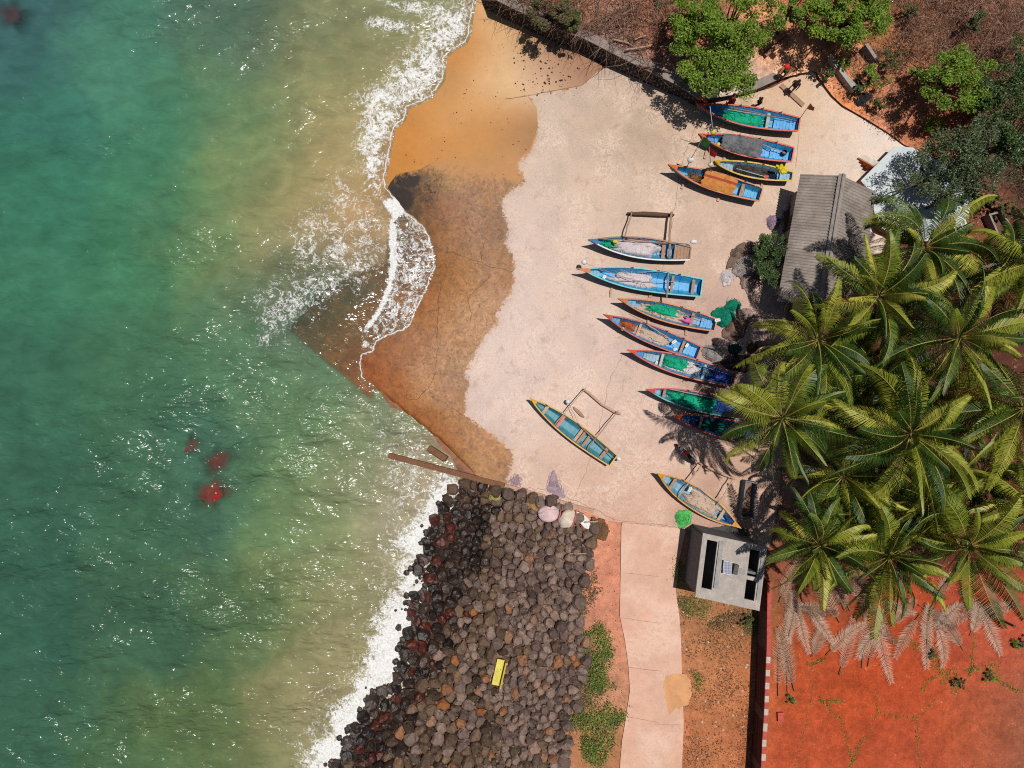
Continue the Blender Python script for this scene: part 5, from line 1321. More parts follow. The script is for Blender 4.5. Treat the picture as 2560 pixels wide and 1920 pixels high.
sheet('gap_shade_bed', np.arange(640, 1580, 10), np.arange(1200, 2080, 10), lambda P: zground(P) + 0.04, M_bed, keep=rock_poly, cols=[(900, 1500, (46, 34, 30)), (1050, 1300, (52, 38, 34)), (850, 1850, (48, 36, 32)), (1250, 1300, (104, 82, 72)), (1200, 1600, (92, 72, 62)), (1400, 1500, (128, 98, 84)), (1300, 1850, (112, 88, 76)), (1050, 1800, (84, 64, 54)), (1480, 1350, (160, 118, 98)), (1440, 1800, (135, 102, 86))], sigma=90)
# cobbles and gravel filling the gaps
mb = MB()
for _ in range(4200):
    x, y = rr.uniform(700, 1540), rr.uniform(1215, 1960)
    if not inside(np.array([(x, y)]), rock_poly)[0]: continue
    s = rr.uniform(.05, .16); p = W(x, y, rock_z(x, y) + rr.uniform(.12, .34))
    vs = [(p.x + s * rr.uniform(.6, 1.2) * math.cos(a), p.y + s * rr.uniform(.6, 1.2) * math.sin(a), p.z) for a in [k * 1.2566 for k in range(5)]] + [(p.x, p.y, p.z + s * .7)]
    wetq = sdist(np.array([(x, y)]), wl_poly)[0] > 0
    mb.add(vs, [(k, (k + 1) % 5, 5) for k in range(5)], 1 if wetq else 0)
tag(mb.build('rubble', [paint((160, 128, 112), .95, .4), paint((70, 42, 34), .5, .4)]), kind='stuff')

for (c, r, colr), lb in zip(red_rocks, ("bright red weedy rock just under the sea surface, lowest of three", "dull red submerged rock in the middle of three", "faint brown submerged rock, smallest and topmost of three", "dark red submerged rock in the corner of the open sea")):
    mb = MB(); rr_ = r * S
    mb.ell((0, 0, 0), (rr_ * 1.15, rr_ * 1.2, rr_ * .7), 18, 12, amp=.8, seed=c[0])
    o = mb.build('submerged_rock', paint(tuple(min(255, int(v * 1.25)) for v in colr), .8, .5, 5, .05, dirt=(60, 20, 18))); o.location = W(c[0], c[1], -rr_ * .7 - 0.08)
    tag(o, lb, 'rock')

# ------------------------------------------------------------------ things on the rocks
mb = MB()
p = cM((1262, 395), (1300, 470), (1350, 530), (1410, 575), (1510, 608))
mb.tube([W(x, y, 0.75) for x, y in p], [.04, .07, .10, .11, .05], 8)
tag(mb.build('driftwood', paint((88, 62, 54), .9, .4)), "long curved dark driftwood branch across the grey boulders", 'driftwood')
mb = MB(); a, c_ = cM((1600, 388), (1715, 390)); mb.tube(wob(W(*a, .8), W(*c_, .8), 4, .02), .03, 6)
tag(mb.build('stick', WOOD_L), "straight pale stick lying near the upper right of the boulders", 'stick')
# yellow bench
YB = paint((240, 222, 95), .5, .25, 2); YB2 = paint((222, 190, 50), .5, .25, 2)
ctr = cM((1183, 1078))[0]; z0 = 0.62
rzb = math.atan2(-(1150 - 990) / 1, (1128 - 1165)) ; rzb = math.atan2(165, 38)
t = empty('bench', W(*ctr, z0), R(77), "bright yellow bench with a backrest on a small concrete pad among boulders", 'bench')
mb = MB(); mb.box((0, .09, .42), (1.78, .52, .07)); mb.build('seat', YB, t)
mb = MB(); mb.box((0, -.26, .62), (1.80, .09, .56)); mb.build('backrest', YB2, t)
for sx in (-.7, .7):
    mb = MB(); mb.box((sx, .06, .19), (.14, .46, .385)); mb.build('leg', YB2, t)
mb = MB(); mb.prism([(-1.05, -.42), (-.3, -.62), (.7, -.55), (1.05, -.3), (1.1, .3), (.5, .5), (-.4, .46), (-1.0, .5)], -.45, -.01)
o = mb.build('concrete_pad', paint((205, 165, 148), .95, .4, 4, .03)); o.location = W(*ctr, z0 - .0); o.rotation_euler = (0, 0, R(77))
tag(o, "rough concrete pad under the yellow bench", 'pad')
# sacks and float board on the top of the slope
blob('sack', "pink-white plump sack with a pale ridge at the top of the boulders", 'sack', W(*cG((1282, 945))[0], .95), (.72, .60, .32), paint((240, 205, 205), .7, .3, 2, .03, dirt=(230, 150, 125)), amp=.12, seed=3, seg=20, rings=12)
mb = MB(); mb.tube([W(*q, 1.24) for q in cG((1225, 945), (1280, 925), (1345, 920))], [.03, .05, .03], 6)
tag(mb.build('rope', paint((245, 225, 215), .8)), "pale rope band across the pink-white sack", 'rope')
blob('sack', "cream sack with tan stains between the pink sack and the foam board", 'sack', W(*cG((1395, 975))[0], .92), (.50, .72, .30), paint((240, 222, 200), .8, .6, 3, .03, dirt=(220, 170, 120)), rz=-.5, amp=.35, seed=8, seg=18)
mb = MB(); mb.tube([W(*q, 1.14) for q in cG((1452, 920), (1448, 965), (1432, 1005), (1420, 1030))], .045, 6)
mb.tube([W(*q, 1.2) for q in cG((1358, 918), (1352, 950), (1340, 985))], .05, 6)
tag(mb.build('rope', paint((225, 120, 120), .8)), "pink-red rope tied round the cream sack", 'rope')
pts = [W(*q, 0) for q in cG((1455, 935), (1490, 945), (1530, 975), (1540, 1015), (1525, 1042), (1490, 1025), (1545, 1000), (1500, 985), (1470, 985))]
mb = MB(); mb.prism([(q.x, q.y) for q in [W(*q, 1.0) for q in cG((1455, 932), (1495, 948), (1532, 980), (1540, 1015), (1526, 1042), (1500, 1030), (1475, 1000), (1458, 965))]], .72, .95)
tag(mb.build('foam_board', paint((246, 244, 238), .6, .2, 5, .01)), "white foam board with a rounded end beside the cream sack", 'foam board')
mb = MB(); mb.tube(wob(W(*cG((1500, 998))[0], 1.0), W(*cG((1585, 990))[0], .95), 4, .02), .05, 6)
tag(mb.build('stick', WOOD_L), "short thick stick lying on the white foam board", 'stick')
# concrete beam from the apron into the surf
BEAM = paint((140, 96, 68), .9, .7, 2, .03, dirt=(95, 62, 44))
a, c_ = cG((300, 585), (1010, 772))
mb = MB(); mb.bar(W(*a, .15), W(*c_, .62), .36, .34)
tag(mb.build('concrete_beam', BEAM), "long brown concrete beam running from the apron down into the surf", 'beam')
a, c_ = cG((1012, 772), (1560, 930))
mb = MB(); mb.bar(W(*a, .66), W(*cG((1290, 850))[0], .66), .30, .22); mb.bar(W(*cG((1296, 852))[0], .65), W(*c_, .65), .24, .2)
tag(mb.build('kerb', paint((205, 165, 142), .95, .4)), "low pale kerb between the apron and the top of the boulders", 'kerb')
mb = MB(); mb.bar(W(*cG((548, 540))[0], .3), W(*cG((655, 608))[0], .5), .4, .5)
tag(mb.build('concrete_step', BEAM), "stained concrete toe block at the corner of the ramp", 'block')
# little nets and scraps on the apron
def net_heap(label, pts, h, mat, seed, z=None, cr=.12):
    c = (sum(p[0] for p in pts) / len(pts), sum(p[1] for p in pts) / len(pts))
    z0 = z if z is not None else zslab(np.array([c]))[0]
    C0 = W(*c, z0); NR = 12; NA = 56
    mb = MB(); vs = [(0, 0, h)]
    rads = []
    for k in range(NA):
        a = 2 * math.pi * k / NA; dx, dy = math.cos(a), -math.sin(a)
        best = 5
        for q in range(len(pts)):
            x1, y1 = pts[q][0] - c[0], pts[q][1] - c[1]; x2, y2 = pts[(q + 1) % len(pts)][0] - c[0], pts[(q + 1) % len(pts)][1] - c[1]
            den = dx * (y2 - y1) - dy * (x2 - x1)
            if abs(den) < 1e-9: continue
            t_ = (x1 * (y2 - y1) - y1 * (x2 - x1)) / den; u = (x1 * dy - y1 * dx) / den
            if t_ > 0 and -.01 <= u <= 1.01: best = max(best, t_)
        rads.append(best * S * (1 + .16 * mnoise.noise(Vector((math.cos(a) * 3 + seed, math.sin(a) * 3, 1))) + .12 * mnoise.noise(Vector((math.cos(a) * 9 + seed, math.sin(a) * 9, 4)))))
    for r_ in range(1, NR + 1):
        f = r_ / NR
        for k in range(NA):
            a = 2 * math.pi * k / NA
            x, y = rads[k] * f * math.cos(a), rads[k] * f * math.sin(a)
            z_ = h * (1 - f ** 2.2) + cr * mnoise.fractal(Vector((x * 2.6 + seed, y * 2.6, seed)), 1, 2, 3) * (1 - f ** 4)
            vs.append((x, y, max(z_, .012 if r_ < NR else -.02)))
    fs = [(0, 1 + k, 1 + (k + 1) % NA) for k in range(NA)]
    for r_ in range(NR - 1):
        for k in range(NA):
            k2 = (k + 1) % NA
            fs.append((1 + r_ * NA + k, 1 + (r_ + 1) * NA + k, 1 + (r_ + 1) * NA + k2, 1 + r_ * NA + k2))
    fs.append(tuple(1 + (NR - 1) * NA + k for k in reversed(range(NA))))
    mb.add(vs, fs, 0, True)
    g = random.Random(int(seed)); Rm = sum(rads) / NA
    for _ in range(int(70 + 70 * Rm) if seed < 50 else 0):
        k = g.randrange(NA); f = g.uniform(.4, .98); a = 2 * math.pi * k / NA
        x, y = rads[k] * f * math.cos(a), rads[k] * f * math.sin(a); hd = a + g.choice((-1, 1)) * (1.75 + g.uniform(-.35, .5)); pts2 = []
        for q in range(6):
            ff = min(1.2, math.hypot(x, y) / Rm)
            pts2.append((x, y, max(.012, h * max(0, 1 - ff ** 2.2) + cr * .5 * max(0, 1 - ff))))
            hd += g.uniform(-.3, .3) + .25 * (1 if math.sin(hd - a) > 0 else -1); x += .12 * math.cos(hd); y += .12 * math.sin(hd)
        mb.tube(pts2, .013, 3, cap=False)
    o = mb.build('fishing_net', mat); o.location = C0
    return tag(o, label, 'net', 'nets heaped on the apron')
TEAL_N = netmat((35, 160, 128), (18, 115, 95))
net_heap("rounded teal green net heap touching the orange boat's stern", c4((1225, 255), (1300, 180), (1390, 170), (1470, 200), (1520, 260), (1500, 320), (1450, 390), (1380, 400), (1310, 370), (1260, 320)), .34, TEAL_N, 31)
net_heap("smaller oval green net heap above the teal green heap", c4((1390, 160), (1430, 110), (1500, 92), (1570, 110), (1590, 150), (1540, 190), (1470, 205), (1410, 190)), .30, TEAL_N, 32)
net_heap("brown-grey net heap right of the rounded teal green heap", c4((1440, 320), (1520, 280), (1620, 290), (1660, 380), (1600, 520), (1480, 560), (1380, 520), (1360, 440)), .35, netmat((160, 130, 115), (112, 88, 80)), 33, cr=.2)
net_heap("pale whitish net heap between the hut and the upper palm", c4((1540, 200), (1640, 180), (1720, 220), (1760, 320), (1700, 380), (1600, 290), (1530, 260)), .3, netmat((205, 178, 168), (160, 132, 125)), 34, cr=.2)
net_heap("grey-white net spread behind the red-brown boat's stern", c4((1135, 650), (1180, 600), (1280, 590), (1370, 640), (1380, 740), (1300, 810), (1220, 760), (1150, 710)), .18, netmat((178, 172, 168), (140, 130, 128)), 35)
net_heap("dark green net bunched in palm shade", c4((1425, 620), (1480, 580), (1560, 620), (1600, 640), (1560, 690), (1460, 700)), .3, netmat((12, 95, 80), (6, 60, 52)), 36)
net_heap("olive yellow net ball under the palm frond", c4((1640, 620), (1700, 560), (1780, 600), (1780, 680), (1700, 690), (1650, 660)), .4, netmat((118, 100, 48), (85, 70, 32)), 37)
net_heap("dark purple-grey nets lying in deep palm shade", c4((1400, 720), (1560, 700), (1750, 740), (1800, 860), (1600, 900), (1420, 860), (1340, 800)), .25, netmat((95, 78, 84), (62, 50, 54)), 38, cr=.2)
net_heap("big pale grey net pile beside the shrub", cC((400, 1560), (440, 1500), (500, 1490), (560, 1540), (565, 1610), (520, 1659), (440, 1650), (400, 1610)), .4, netmat((205, 192, 184), (165, 150, 142)), 39, cr=.18)
net_heap("brown thin net behind the pale grey pile", cC((360, 1600), (400, 1480), (470, 1430), (540, 1440), (540, 1500), (440, 1520), (400, 1590)), .22, netmat((150, 125, 108), (112, 92, 82)), 40)
net_heap("lilac net tip at the lower left of the pale pile", cC((335, 1620), (380, 1590), (410, 1620), (400, 1690), (350, 1700)), .14, LILAC, 41)
net_heap("large dusty net heap below the shrub", cJ((10, 960), (100, 920), (150, 1000), (140, 1120), (60, 1160), (0, 1090)), .35, netmat((190, 165, 155), (140, 115, 108)), 42, cr=.2)
net_heap("lilac net heap in front of the hut's shaded side", c34((1670, 1030), (1730, 975), (1850, 970), (1880, 1080), (1850, 1190), (1730, 1210), (1680, 1130)), .25, netmat((190, 165, 185), (150, 125, 145)), 43)
net_heap("lilac film of net near the top of the boulders", cG((1270, 800), (1300, 690), (1320, 680), (1340, 760), (1395, 850), (1330, 850)), .07, netmat((200, 175, 185), (170, 140, 150)), 44)
net_heap("small lilac net wisp at the end of the concrete beam", cG((1040, 740), (1075, 715), (1105, 745), (1090, 770)), .07, netmat((200, 170, 180), (170, 140, 150)), 45)
net_heap("dark grey and green net strewn between the double-ended boat and the block hut", cL((290, 100), (400, 75), (520, 110), (545, 170), (440, 175), (330, 150)), .16, netmat((110, 105, 108), (75, 90, 72)), 46, cr=.14)
net_heap("yellowish net remnant on the upper boulders", cG((925, 820), (960, 800), (985, 815), (965, 880), (935, 910)), .12, netmat((205, 190, 110), (170, 150, 90)), 47, z=.7)
net_heap("tan net remnant beside the sacks", cG((1140, 870), (1200, 855), (1240, 890), (1220, 940), (1160, 930)), .14, netmat((205, 160, 110), (160, 118, 84)), 48, z=.7)
net_heap("brown tangled net at the right end of the sacks", cG((1545, 960), (1620, 980), (1655, 1050), (1630, 1110), (1570, 1100), (1530, 1050)), .14, netmat((150, 112, 82), (118, 84, 60)), 49, z=.58)
# bright green tangle of line
outl = c13((480, 850), (520, 800), (640, 790), (760, 810), (740, 1000), (650, 1080), (560, 1140), (500, 1050), (475, 940))
net_heap("bright green flat tangle of net beside the double-ended yellow boat", outl, .12, netmat((120, 240, 126), (44, 160, 70)), 48.5, cr=.22)
# plank
mb = MB(); a, c_ = cP((385, 830), (800, 1205)); mb.bar(W(*a, GZ + .06), W(*c_, GZ + .06), .30, .11)
tag(mb.build('wooden_plank', WOOD), "long brown plank lying near the walking man", 'plank')
mb = MB(); a, c_ = cBT((140, 10), (285, 130)); mb.bar(W(*a, 2.05), W(*c_, 1.55), .2, .05)
tag(mb.build('wooden_plank', paint((222, 85, 45), .6, .3)), "orange-red plank leaning on the sea wall above the topmost bow", 'plank')
mb = MB(); mb.box((0, 0, .05), (.16, .5, .08)); o = mb.build('wooden_chock', WHITE); o.location = W(*cP((962, 628))[0], GZ); o.rotation_euler = (0, 0, .9)
tag(o, "small white wooden offcut right of the walking man", 'offcut')
mb = MB(); mb.box((0, 0, .1), (.36, .62, .2)); o = mb.build('brick', paint((215, 95, 80), .9, .3)); o.location = W(*cL((710, 1254))[0], .5); o.rotation_euler = (0, 0, .05)
tag(o, "single red block lying on the red soil near the painted wall", 'block')
# scattered flotsam: pebbles on the sand, litter on the verge
mb = MB(); g = random.Random(9)
def peb(x, y, z, s, mi):
    p = W(x, y, z); n = 5; r0 = [s * g.uniform(.6, 1.3) for _ in range(n)]
    vs = [(p.x + r0[k] * math.cos(k * 1.2566), p.y + r0[k] * math.sin(k * 1.2566), p.z - .02) for k in range(n)] + [(p.x, p.y, p.z + s * .7)]
    mb.add(vs, [(k, (k + 1) % n, n) for k in range(n)], mi)
for _ in range(240):
    x, y = g.uniform(1010, 1420), g.uniform(40, 560)
    P1 = np.array([(x, y)])
    if not inside(P1, beach_poly)[0] or dfront(P1)[0] < .6: continue
    if inside(P1, apron_poly)[0] and g.random() < .5: continue
    peb(x, y, zslab(P1)[0], g.choice((.02, .025, .03, .05)) , 0)
for _ in range(150):
    x, y = g.uniform(1280, 1450), g.uniform(100, 240)
    if not inside(np.array([(x, y)]), beach_poly)[0]: continue
    peb(x, y, zslab(np.array([(x, y)]))[0], g.choice((.03, .05, .08)), 0)
for _ in range(500):
    x, y = g.uniform(1180, 1950), g.uniform(240, 1300)
    P1 = np.array([(x, y)])
    if not inside(P1, apron_poly)[0]: continue
    peb(x, y, zslab(P1)[0] + .0, g.choice((.015, .02, .025, .035)), 0)
for _ in range(900):
    x, y = g.uniform(1700, 1895), g.uniform(1500, 1930)
    if inside(np.array([(x, y)]), road_poly)[0]: continue
    peb(x, y, .5, g.choice((.03, .04, .06, .1)), g.choice((1, 1, 1, 2, 3)))
for _ in range(700):
    peb(g.uniform(1935, 2570), g.uniform(1540, 1930), .5, g.choice((.015, .02, .03, .04)), g.choice((1, 1, 3, 0)))
for _ in range(200):
    x, y = g.uniform(1470, 1560), g.uniform(1350, 1930)
    peb(x, y, .5, g.choice((.02, .03, .05)), g.choice((1, 2, 3)))
tag(mb.build('flotsam', [paint((82, 56, 44), .9, .3), paint((188, 118, 82), .95, .3), paint((235, 228, 218), .7, .2), paint((150, 92, 62), .95, .3)]), kind='stuff')
# ------------------------------------------------------------------ stone sea wall
t = empty('sea_wall', W(*wall_pairs[5][0], GZ), 0, "dark stone block retaining wall with pale mortar joints above the beach", 'wall')
T0 = t.location
mb = MB(); STONE = paint((62, 50, 46), .9, .5, 5, .03, dirt=(105, 88, 78)); MORT = paint((170, 150, 138), .95, .3, 6, .02)
segs = []
for (b0, t0_, z0_), (b1, t1_, z1_) in zip(wall_pairs[:-1], wall_pairs[1:]):
    zb0 = float(zslab(np.array([b0]))[0]) - .3; zb1 = float(zslab(np.array([b1]))[0]) - .3
    A0 = W(*b0, GZ); A1 = W(*b1, GZ); B0 = W(*t0_, z0_); B1 = W(*t1_, z1_)
    A0.z, A1.z = zb0, zb1
    L = (A1 - A0).length; rows = 6 if z0_ > 1.6 else 4
    n = max(1, int(L / .46))
    nrm = (A1 - A0).cross(B0 - A0).normalized()
    if nrm.z < 0 and abs(nrm.z) > .9: nrm = -nrm
    out = Vector((-(A0.x + A1.x) / 2, -(A0.y + A1.y) / 2, 0))
    if nrm.dot(out) < 0: nrm = -nrm
    def q(u, v): return A0.lerp(A1, u).lerp(B0.lerp(B1, u), v) - T0
    mb.add([q(0, 0), q(1, 0), q(1, 1), q(0, 1)], [(0, 1, 2, 3)], 1)
    for r_ in range(rows):
        off = .5 if r_ % 2 else 0
        for k in range(-1, n + 1):
            u0 = max(0, (k + off) / n + .012 * rng.random()); u1 = min(1, (k + 1 + off) / n - .06 / n * 1.6)
            if u1 - u0 < .02: continue
            v0 = r_ / rows + .012; v1 = (r_ + 1) / rows - .03
            pr = rng.uniform(.02, .06)
            p4 = [q(u0, v0), q(u1, v0), q(u1, v1), q(u0, v1)]
            in4 = [p + nrm * pr + (sum(p4, Vector()) / 4 - p) * .10 for p in p4]
            mb.add(p4 + in4, [(4, 5, 6, 7), (0, 1, 5, 4), (1, 2, 6, 5), (2, 3, 7, 6), (3, 0, 4, 7)], 0)
mb.build('stone_face', [STONE, MORT], t)
mb = MB()
for (b0, t0_, z0_), (b1, t1_, z1_) in zip(wall_pairs[:-1], wall_pairs[1:]):
    B0 = W(*t0_, z0_) - T0; B1 = W(*t1_, z1_) - T0
    d = (B1 - B0); d.z = 0; nn = Vector((-d.y, d.x, 0)).normalized()
    if nn.dot(Vector((B0.x + T0.x, B0.y + T0.y, 0))) < 0: nn = -nn
    e = Vector((0, 0, .05)); wd = .52
    vs = [B0 - nn * .05, B1 - nn * .05, B1 + nn * wd, B0 + nn * wd]
    vs = [v - e for v in vs] + [v + e for v in vs]
    mb.add(vs, [(4, 5, 6, 7), (0, 4, 7, 3), (1, 2, 6, 5), (0, 1, 5, 4), (3, 7, 6, 2)])
mb.build('coping', paint((165, 148, 140), .95, .5, 2, .03, dirt=(110, 95, 90)), t)
# steps up the path
STEPM = paint((170, 118, 92), .95, .5, 3, .03)
for a, c_, z, lb in (((692, 462), (872, 342), .92, "lowest earthen step across the red path"), ((672, 432), (850, 318), 1.02, "second earthen step across the red path"), ((596, 332), (738, 224), 1.45, "third earthen step across the red path, half under the tree"), ((580, 305), (720, 200), 1.55, "highest earthen step on the red path by the tree")):
    p, q_ = cC(a, c_)
    mb = MB(); mb.bar(W(*p, z - .12), W(*q_, z - .12), .26, .36)
    tag(mb.build('step', STEPM), lb, 'step', 'steps of the red path')
# kerb line along the apron's curved edge
mb = MB(); pts = cC((895, 415), (915, 450), (955, 510), (1000, 570), (1060, 625), (1130, 665), (1200, 705), (1280, 755), (1350, 800), (1430, 862))
mb.tube([W(x, y, GZ + .05) for x, y in pts], .05, 6)
tag(mb.build('pipe', paint((105, 82, 68), .9)), "thin dark pipe along the curved upper edge of the apron", 'pipe')
PLAST = paint((188, 184, 178), .9, .6, 2.2, .03, dirt=(128, 118, 108))
mb = MB(); a, c_ = W(*cP((1175, 420))[0], .6), W(*cP((1620, 1010))[0], .6); mb.bar(a + Vector((.1, .05, .38)), c_ + Vector((.1, .05, .38)), .24, .85)
tag(mb.build('low_wall', PLAST), "low grey plastered wall beside the apron, nearer the black tarpaulin", 'wall')
mb = MB(); a, c_ = W(*cP((1360, 500))[0], 1.0), W(*cP((1710, 900))[0], 1.0); mb.bar(a + Vector((0, 0, .05)), c_ + Vector((0, 0, .05)), .35, .5)
tag(mb.build('low_wall', paint((205, 175, 150), .9, .4, 3, .03)), "tan block course behind the low plastered wall", 'wall')
mb = MB(); a, c_ = W(*cP((1850, 170))[0], 1.1), W(*cP((2060, 480))[0], 1.0); mb.bar(a + Vector((0, 0, .2)), c_ + Vector((0, 0, .2)), .22, 1.2)
tag(mb.build('low_wall', paint((175, 160, 150), .9, .7, 3, .03, dirt=(90, 78, 72))), "short weathered wall piece under the trees, upper right of the tan course", 'wall')
BLK = paint((42, 42, 45), .5, .25, 3, .12, dirt=(95, 95, 98))
net_heap("crumpled black tarpaulin heap at the end of the low wall", cP((1640, 1050), (1750, 1010), (1850, 930), (1990, 920), (2080, 1010), (2070, 1170), (1960, 1230), (1940, 1310), (1850, 1290), (1740, 1230)), .40, BLK, 51, z=.72, cr=.42)['category'] = 'tarpaulin'
net_heap("smaller black plastic heap behind the low wall", cP((1650, 750), (1750, 730), (1850, 750), (1880, 840), (1780, 860), (1680, 840)), .3, BLK, 52, z=.95, cr=.4)['category'] = 'tarpaulin'
for o in list(COL.objects)[-2:]: o.name = 'tarpaulin'; o['group'] = 'black plastic heaps'
pole("long bare tan branch leaning over the tan block course", W(*cP((1400, 510))[0], 1.2), W(*cP((1770, 90))[0], 2.2), .04, WOOD_L)['group'] = 'loose poles on land'

# ------------------------------------------------------------------ hut with corrugated roof
E1, E2 = 2.9, 4.1
base_ = W(2040, 600, GZ)
t = empty('hut', Vector((base_.x, base_.y, GZ)), 0, "long hut with a grey corrugated gable roof beside the boats", 'hut'); H0 = t.location
P_tl, P_bl = W(2001, 435, E1), W(1943, 752, E1)
P_rt, P_rb = W(2106, 439, E2), W(2052, 770, E2)
P_tr, P_br = W(2190, 480, E1 - .1), W(2142, 805, E1 - .1)
def rust_roof():
    m, nt = newmat("corrugated_sheet")
    v = coords(nt); n1 = noise(nt, v, 1.0, 5, .65, .5); n2 = noise(nt, v, 9, 5, .75)
    c = mix(nt, rmap(nt, n1, .35, .65), alb((138, 126, 118)), alb((172, 160, 150)))
    c = mix(nt, rmap(nt, n2, .52, .68, 0, .55), c, alb((92, 80, 74)))
    c = mix(nt, mth(nt, 'MULTIPLY', rmap(nt, n1, .6, .7), .35), c, alb((190, 180, 172)))
    finish(nt, c, .8, n2, .02, .25)
    return m
M_roof = rust_roof()
def slope(A, Bq, C, D, nc, name):           # A-B eave, D-C ridge
    mb = MB(); vs = []; K = nc * 6; nr = Vector((Bq - A).cross(D - A)).normalized()
    if nr.z < 0: nr = -nr
    for i in range(K + 1):
        u = i / K; hgt = .045 * math.sin(u * nc * 2 * math.pi)
        for v in (0, .34, .345, .67, .675, 1):
            step = -.012 if v in (.345, .675) else 0
            vs.append(A.lerp(Bq, u).lerp(D.lerp(C, u), v) + nr * (hgt + step) - H0)
    fs = [(i * 6 + j, i * 6 + j + 1, (i + 1) * 6 + j + 1, (i + 1) * 6 + j) for i in range(K) for j in range(5)]
    o = len(vs); vs2 = vs + [v - nr * .02 for v in vs]
    fs += [tuple(k + o for k in f[::-1]) for f in fs]
    mb.add(vs2, fs, 0, True)
    mb.build(name, M_roof, t)
slope(P_tl, P_bl, P_rb, P_rt, 44, 'roof')
slope(P_br, P_tr, P_rt, P_rb, 42, 'roof')
mb = MB(); d = (P_rb - P_rt).normalized(); s_ = Vector((-d.y, d.x, 0)).normalized()
for sg in (1, -1):
    q0, q1 = P_rt + Vector((0, 0, .09)), P_rb + Vector((0, 0, .09))
    vs = [q0 - d * .1 - H0, q1 + d * .1 - H0, q1 + d * .1 + s_ * sg * .24 - Vector((0, 0, .10)) - H0, q0 - d * .1 + s_ * sg * .24 - Vector((0, 0, .10)) - H0]
    mb.add(vs + [v - Vector((0, 0, .02)) for v in vs], [(0, 1, 2, 3), (7, 6, 5, 4), (2, 6, 7, 3), (0, 3, 7, 4), (1, 5, 6, 2)])
mb.tube([q0 - d * .1 - H0 + Vector((0, 0, .02)), q1 + d * .1 - H0 + Vector((0, 0, .02))], .06, 8)
mb.build('ridge_cap', paint((168, 156, 148), .85, .5, 3, .02), t)
ins = .55
w4 = []
cx_ = sum((P_tl, P_bl, P_tr, P_br), Vector()) / 4
for p in (P_tl, P_tr, P_br, P_bl):
    q_ = cx_ + (p - cx_) * .84; w4.append((q_.x - H0.x, q_.y - H0.y))
mb = MB(); mb.prism(w4, -.02, E1 - H0.z - .12); mb.build('wall', paint((170, 150, 138), .9, .5), t)
gm = (P_tl + P_tr) / 2; 
mb = MB()
for (L_, Rr, Rg) in ((P_tl, P_tr, P_rt), (P_bl, P_br, P_rb)):
    f = lambda p: cx_ + Vector(((p - cx_).x * .84, (p - cx_).y * .84, p.z - cx_.z)) - H0
    a, b_, c_ = f(L_), f(Rr), f(Rg); c_.z -= .25; a.z = b_.z = E1 - H0.z - .125
    mb.add([a, b_, c_], [(0, 1, 2), (2, 1, 0)])
mb.build('gable', paint((165, 145, 132), .9, .5), t)
dx = Vector(w4[3]) - Vector(w4[0])
for f_ in (.3, .62):
    m_ = Vector(w4[0]).lerp(Vector(w4[3]), f_)
    mb = MB(); mb.box((m_.x - .02, m_.y, 1.0), (.08, .95, 2.0), math.atan2(dx.y, dx.x) - math.pi / 2); mb.build('door', paint((70, 55, 48), .8), t)
    mb2 = MB(); mb2.box((m_.x - .09, m_.y - .35, 1.0), (.05, .06, .14)); mb2.build('handle', WOOD, t.children[-1])
for p, r_, lb in ((c34((1915, 985))[0], (.30, .22, .2), "white and grey plastic sack in the shade of the hut"), (c34((1985, 845))[0], (.22, .26, .2), "greyish bundle deeper in the hut's shade")):
    blob('sack', lb, 'sack', W(*p, GZ + .15), r_, paint((170, 172, 170), .7, .3), amp=.4, seed=p[0])
mb = MB()
c_ = W(*c34((1965, 1080))[0], GZ); mb.box((c_.x, c_.y, GZ + .42), (.45, 1.3, .05), .08)
for sx in (-.17, .17):
    for sy in (-.55, .55): mb.box((c_.x + sx, c_.y + sy, GZ + .2), (.05, .05, .4))
tag(mb.build('wooden_bench', WOOD_D), "dark wooden bench against the shaded side of the hut", 'bench')

# ------------------------------------------------------------------ white platform with orange sides
PZ = 1.45
oc = cJ((1165, 48), (1300, 55), (1560, 190), (1748, 460), (1700, 680), (1500, 775), (1260, 745), (1068, 668), (1012, 540), (1000, 420), (912, 305))
oc = [W(x, y, PZ) for x, y in oc]; c0 = sum(oc, Vector()) / len(oc)
t = empty('platform', Vector((c0.x, c0.y, GZ)), 0, "raised white-tiled platform with orange sides under a tree", 'platform')
loc = [(p.x - c0.x, p.y - c0.y) for p in oc]
mb = MB(); mb.prism([(x * .97, y * .97) for x, y in loc], -.1, PZ - GZ - .06); mb.build('side', paint((222, 98, 26), .6, .35, 2.5), t)
def tile_mat():
    m, nt = newmat("white_tiles")
    v = coords(nt); n1 = noise(nt, v, 1.2, 5, .65); n2 = noise(nt, v, 7, 4, .7)
    br = N(nt, 'ShaderNodeTexBrick', {'Vector': v, 'Color1': alb((206, 214, 216)), 'Color2': alb((198, 206, 210)), 'Mortar': alb((190, 198, 202)), 'Scale': 1.0, 'Mortar Size': .012, 'Brick Width': .6, 'Row Height': .6}, offset=0.0)
    c = mix(nt, rmap(nt, n1, .5, .7, 0, .4), br.outputs[0], alb((178, 184, 186)))
    c = mix(nt, rmap(nt, n2, .54, .68, 0, .5), c, alb((165, 152, 138)))
    finish(nt, c, .5, n2, .004, .4)
    return m
mb = MB(); mb.prism(loc, PZ - GZ - .06, PZ - GZ); mb.build('tiled_floor', tile_mat(), t)
t2 = empty('staircase', W(*cJ((965, 180))[0], GZ), 0, "small flight of white steps with an orange side onto the platform", 'stairs'); S0 = t2.location
e0, e1 = cJ((895, 130), (1010, 195)); f0, f1 = cJ((935, 112), (1050, 165))
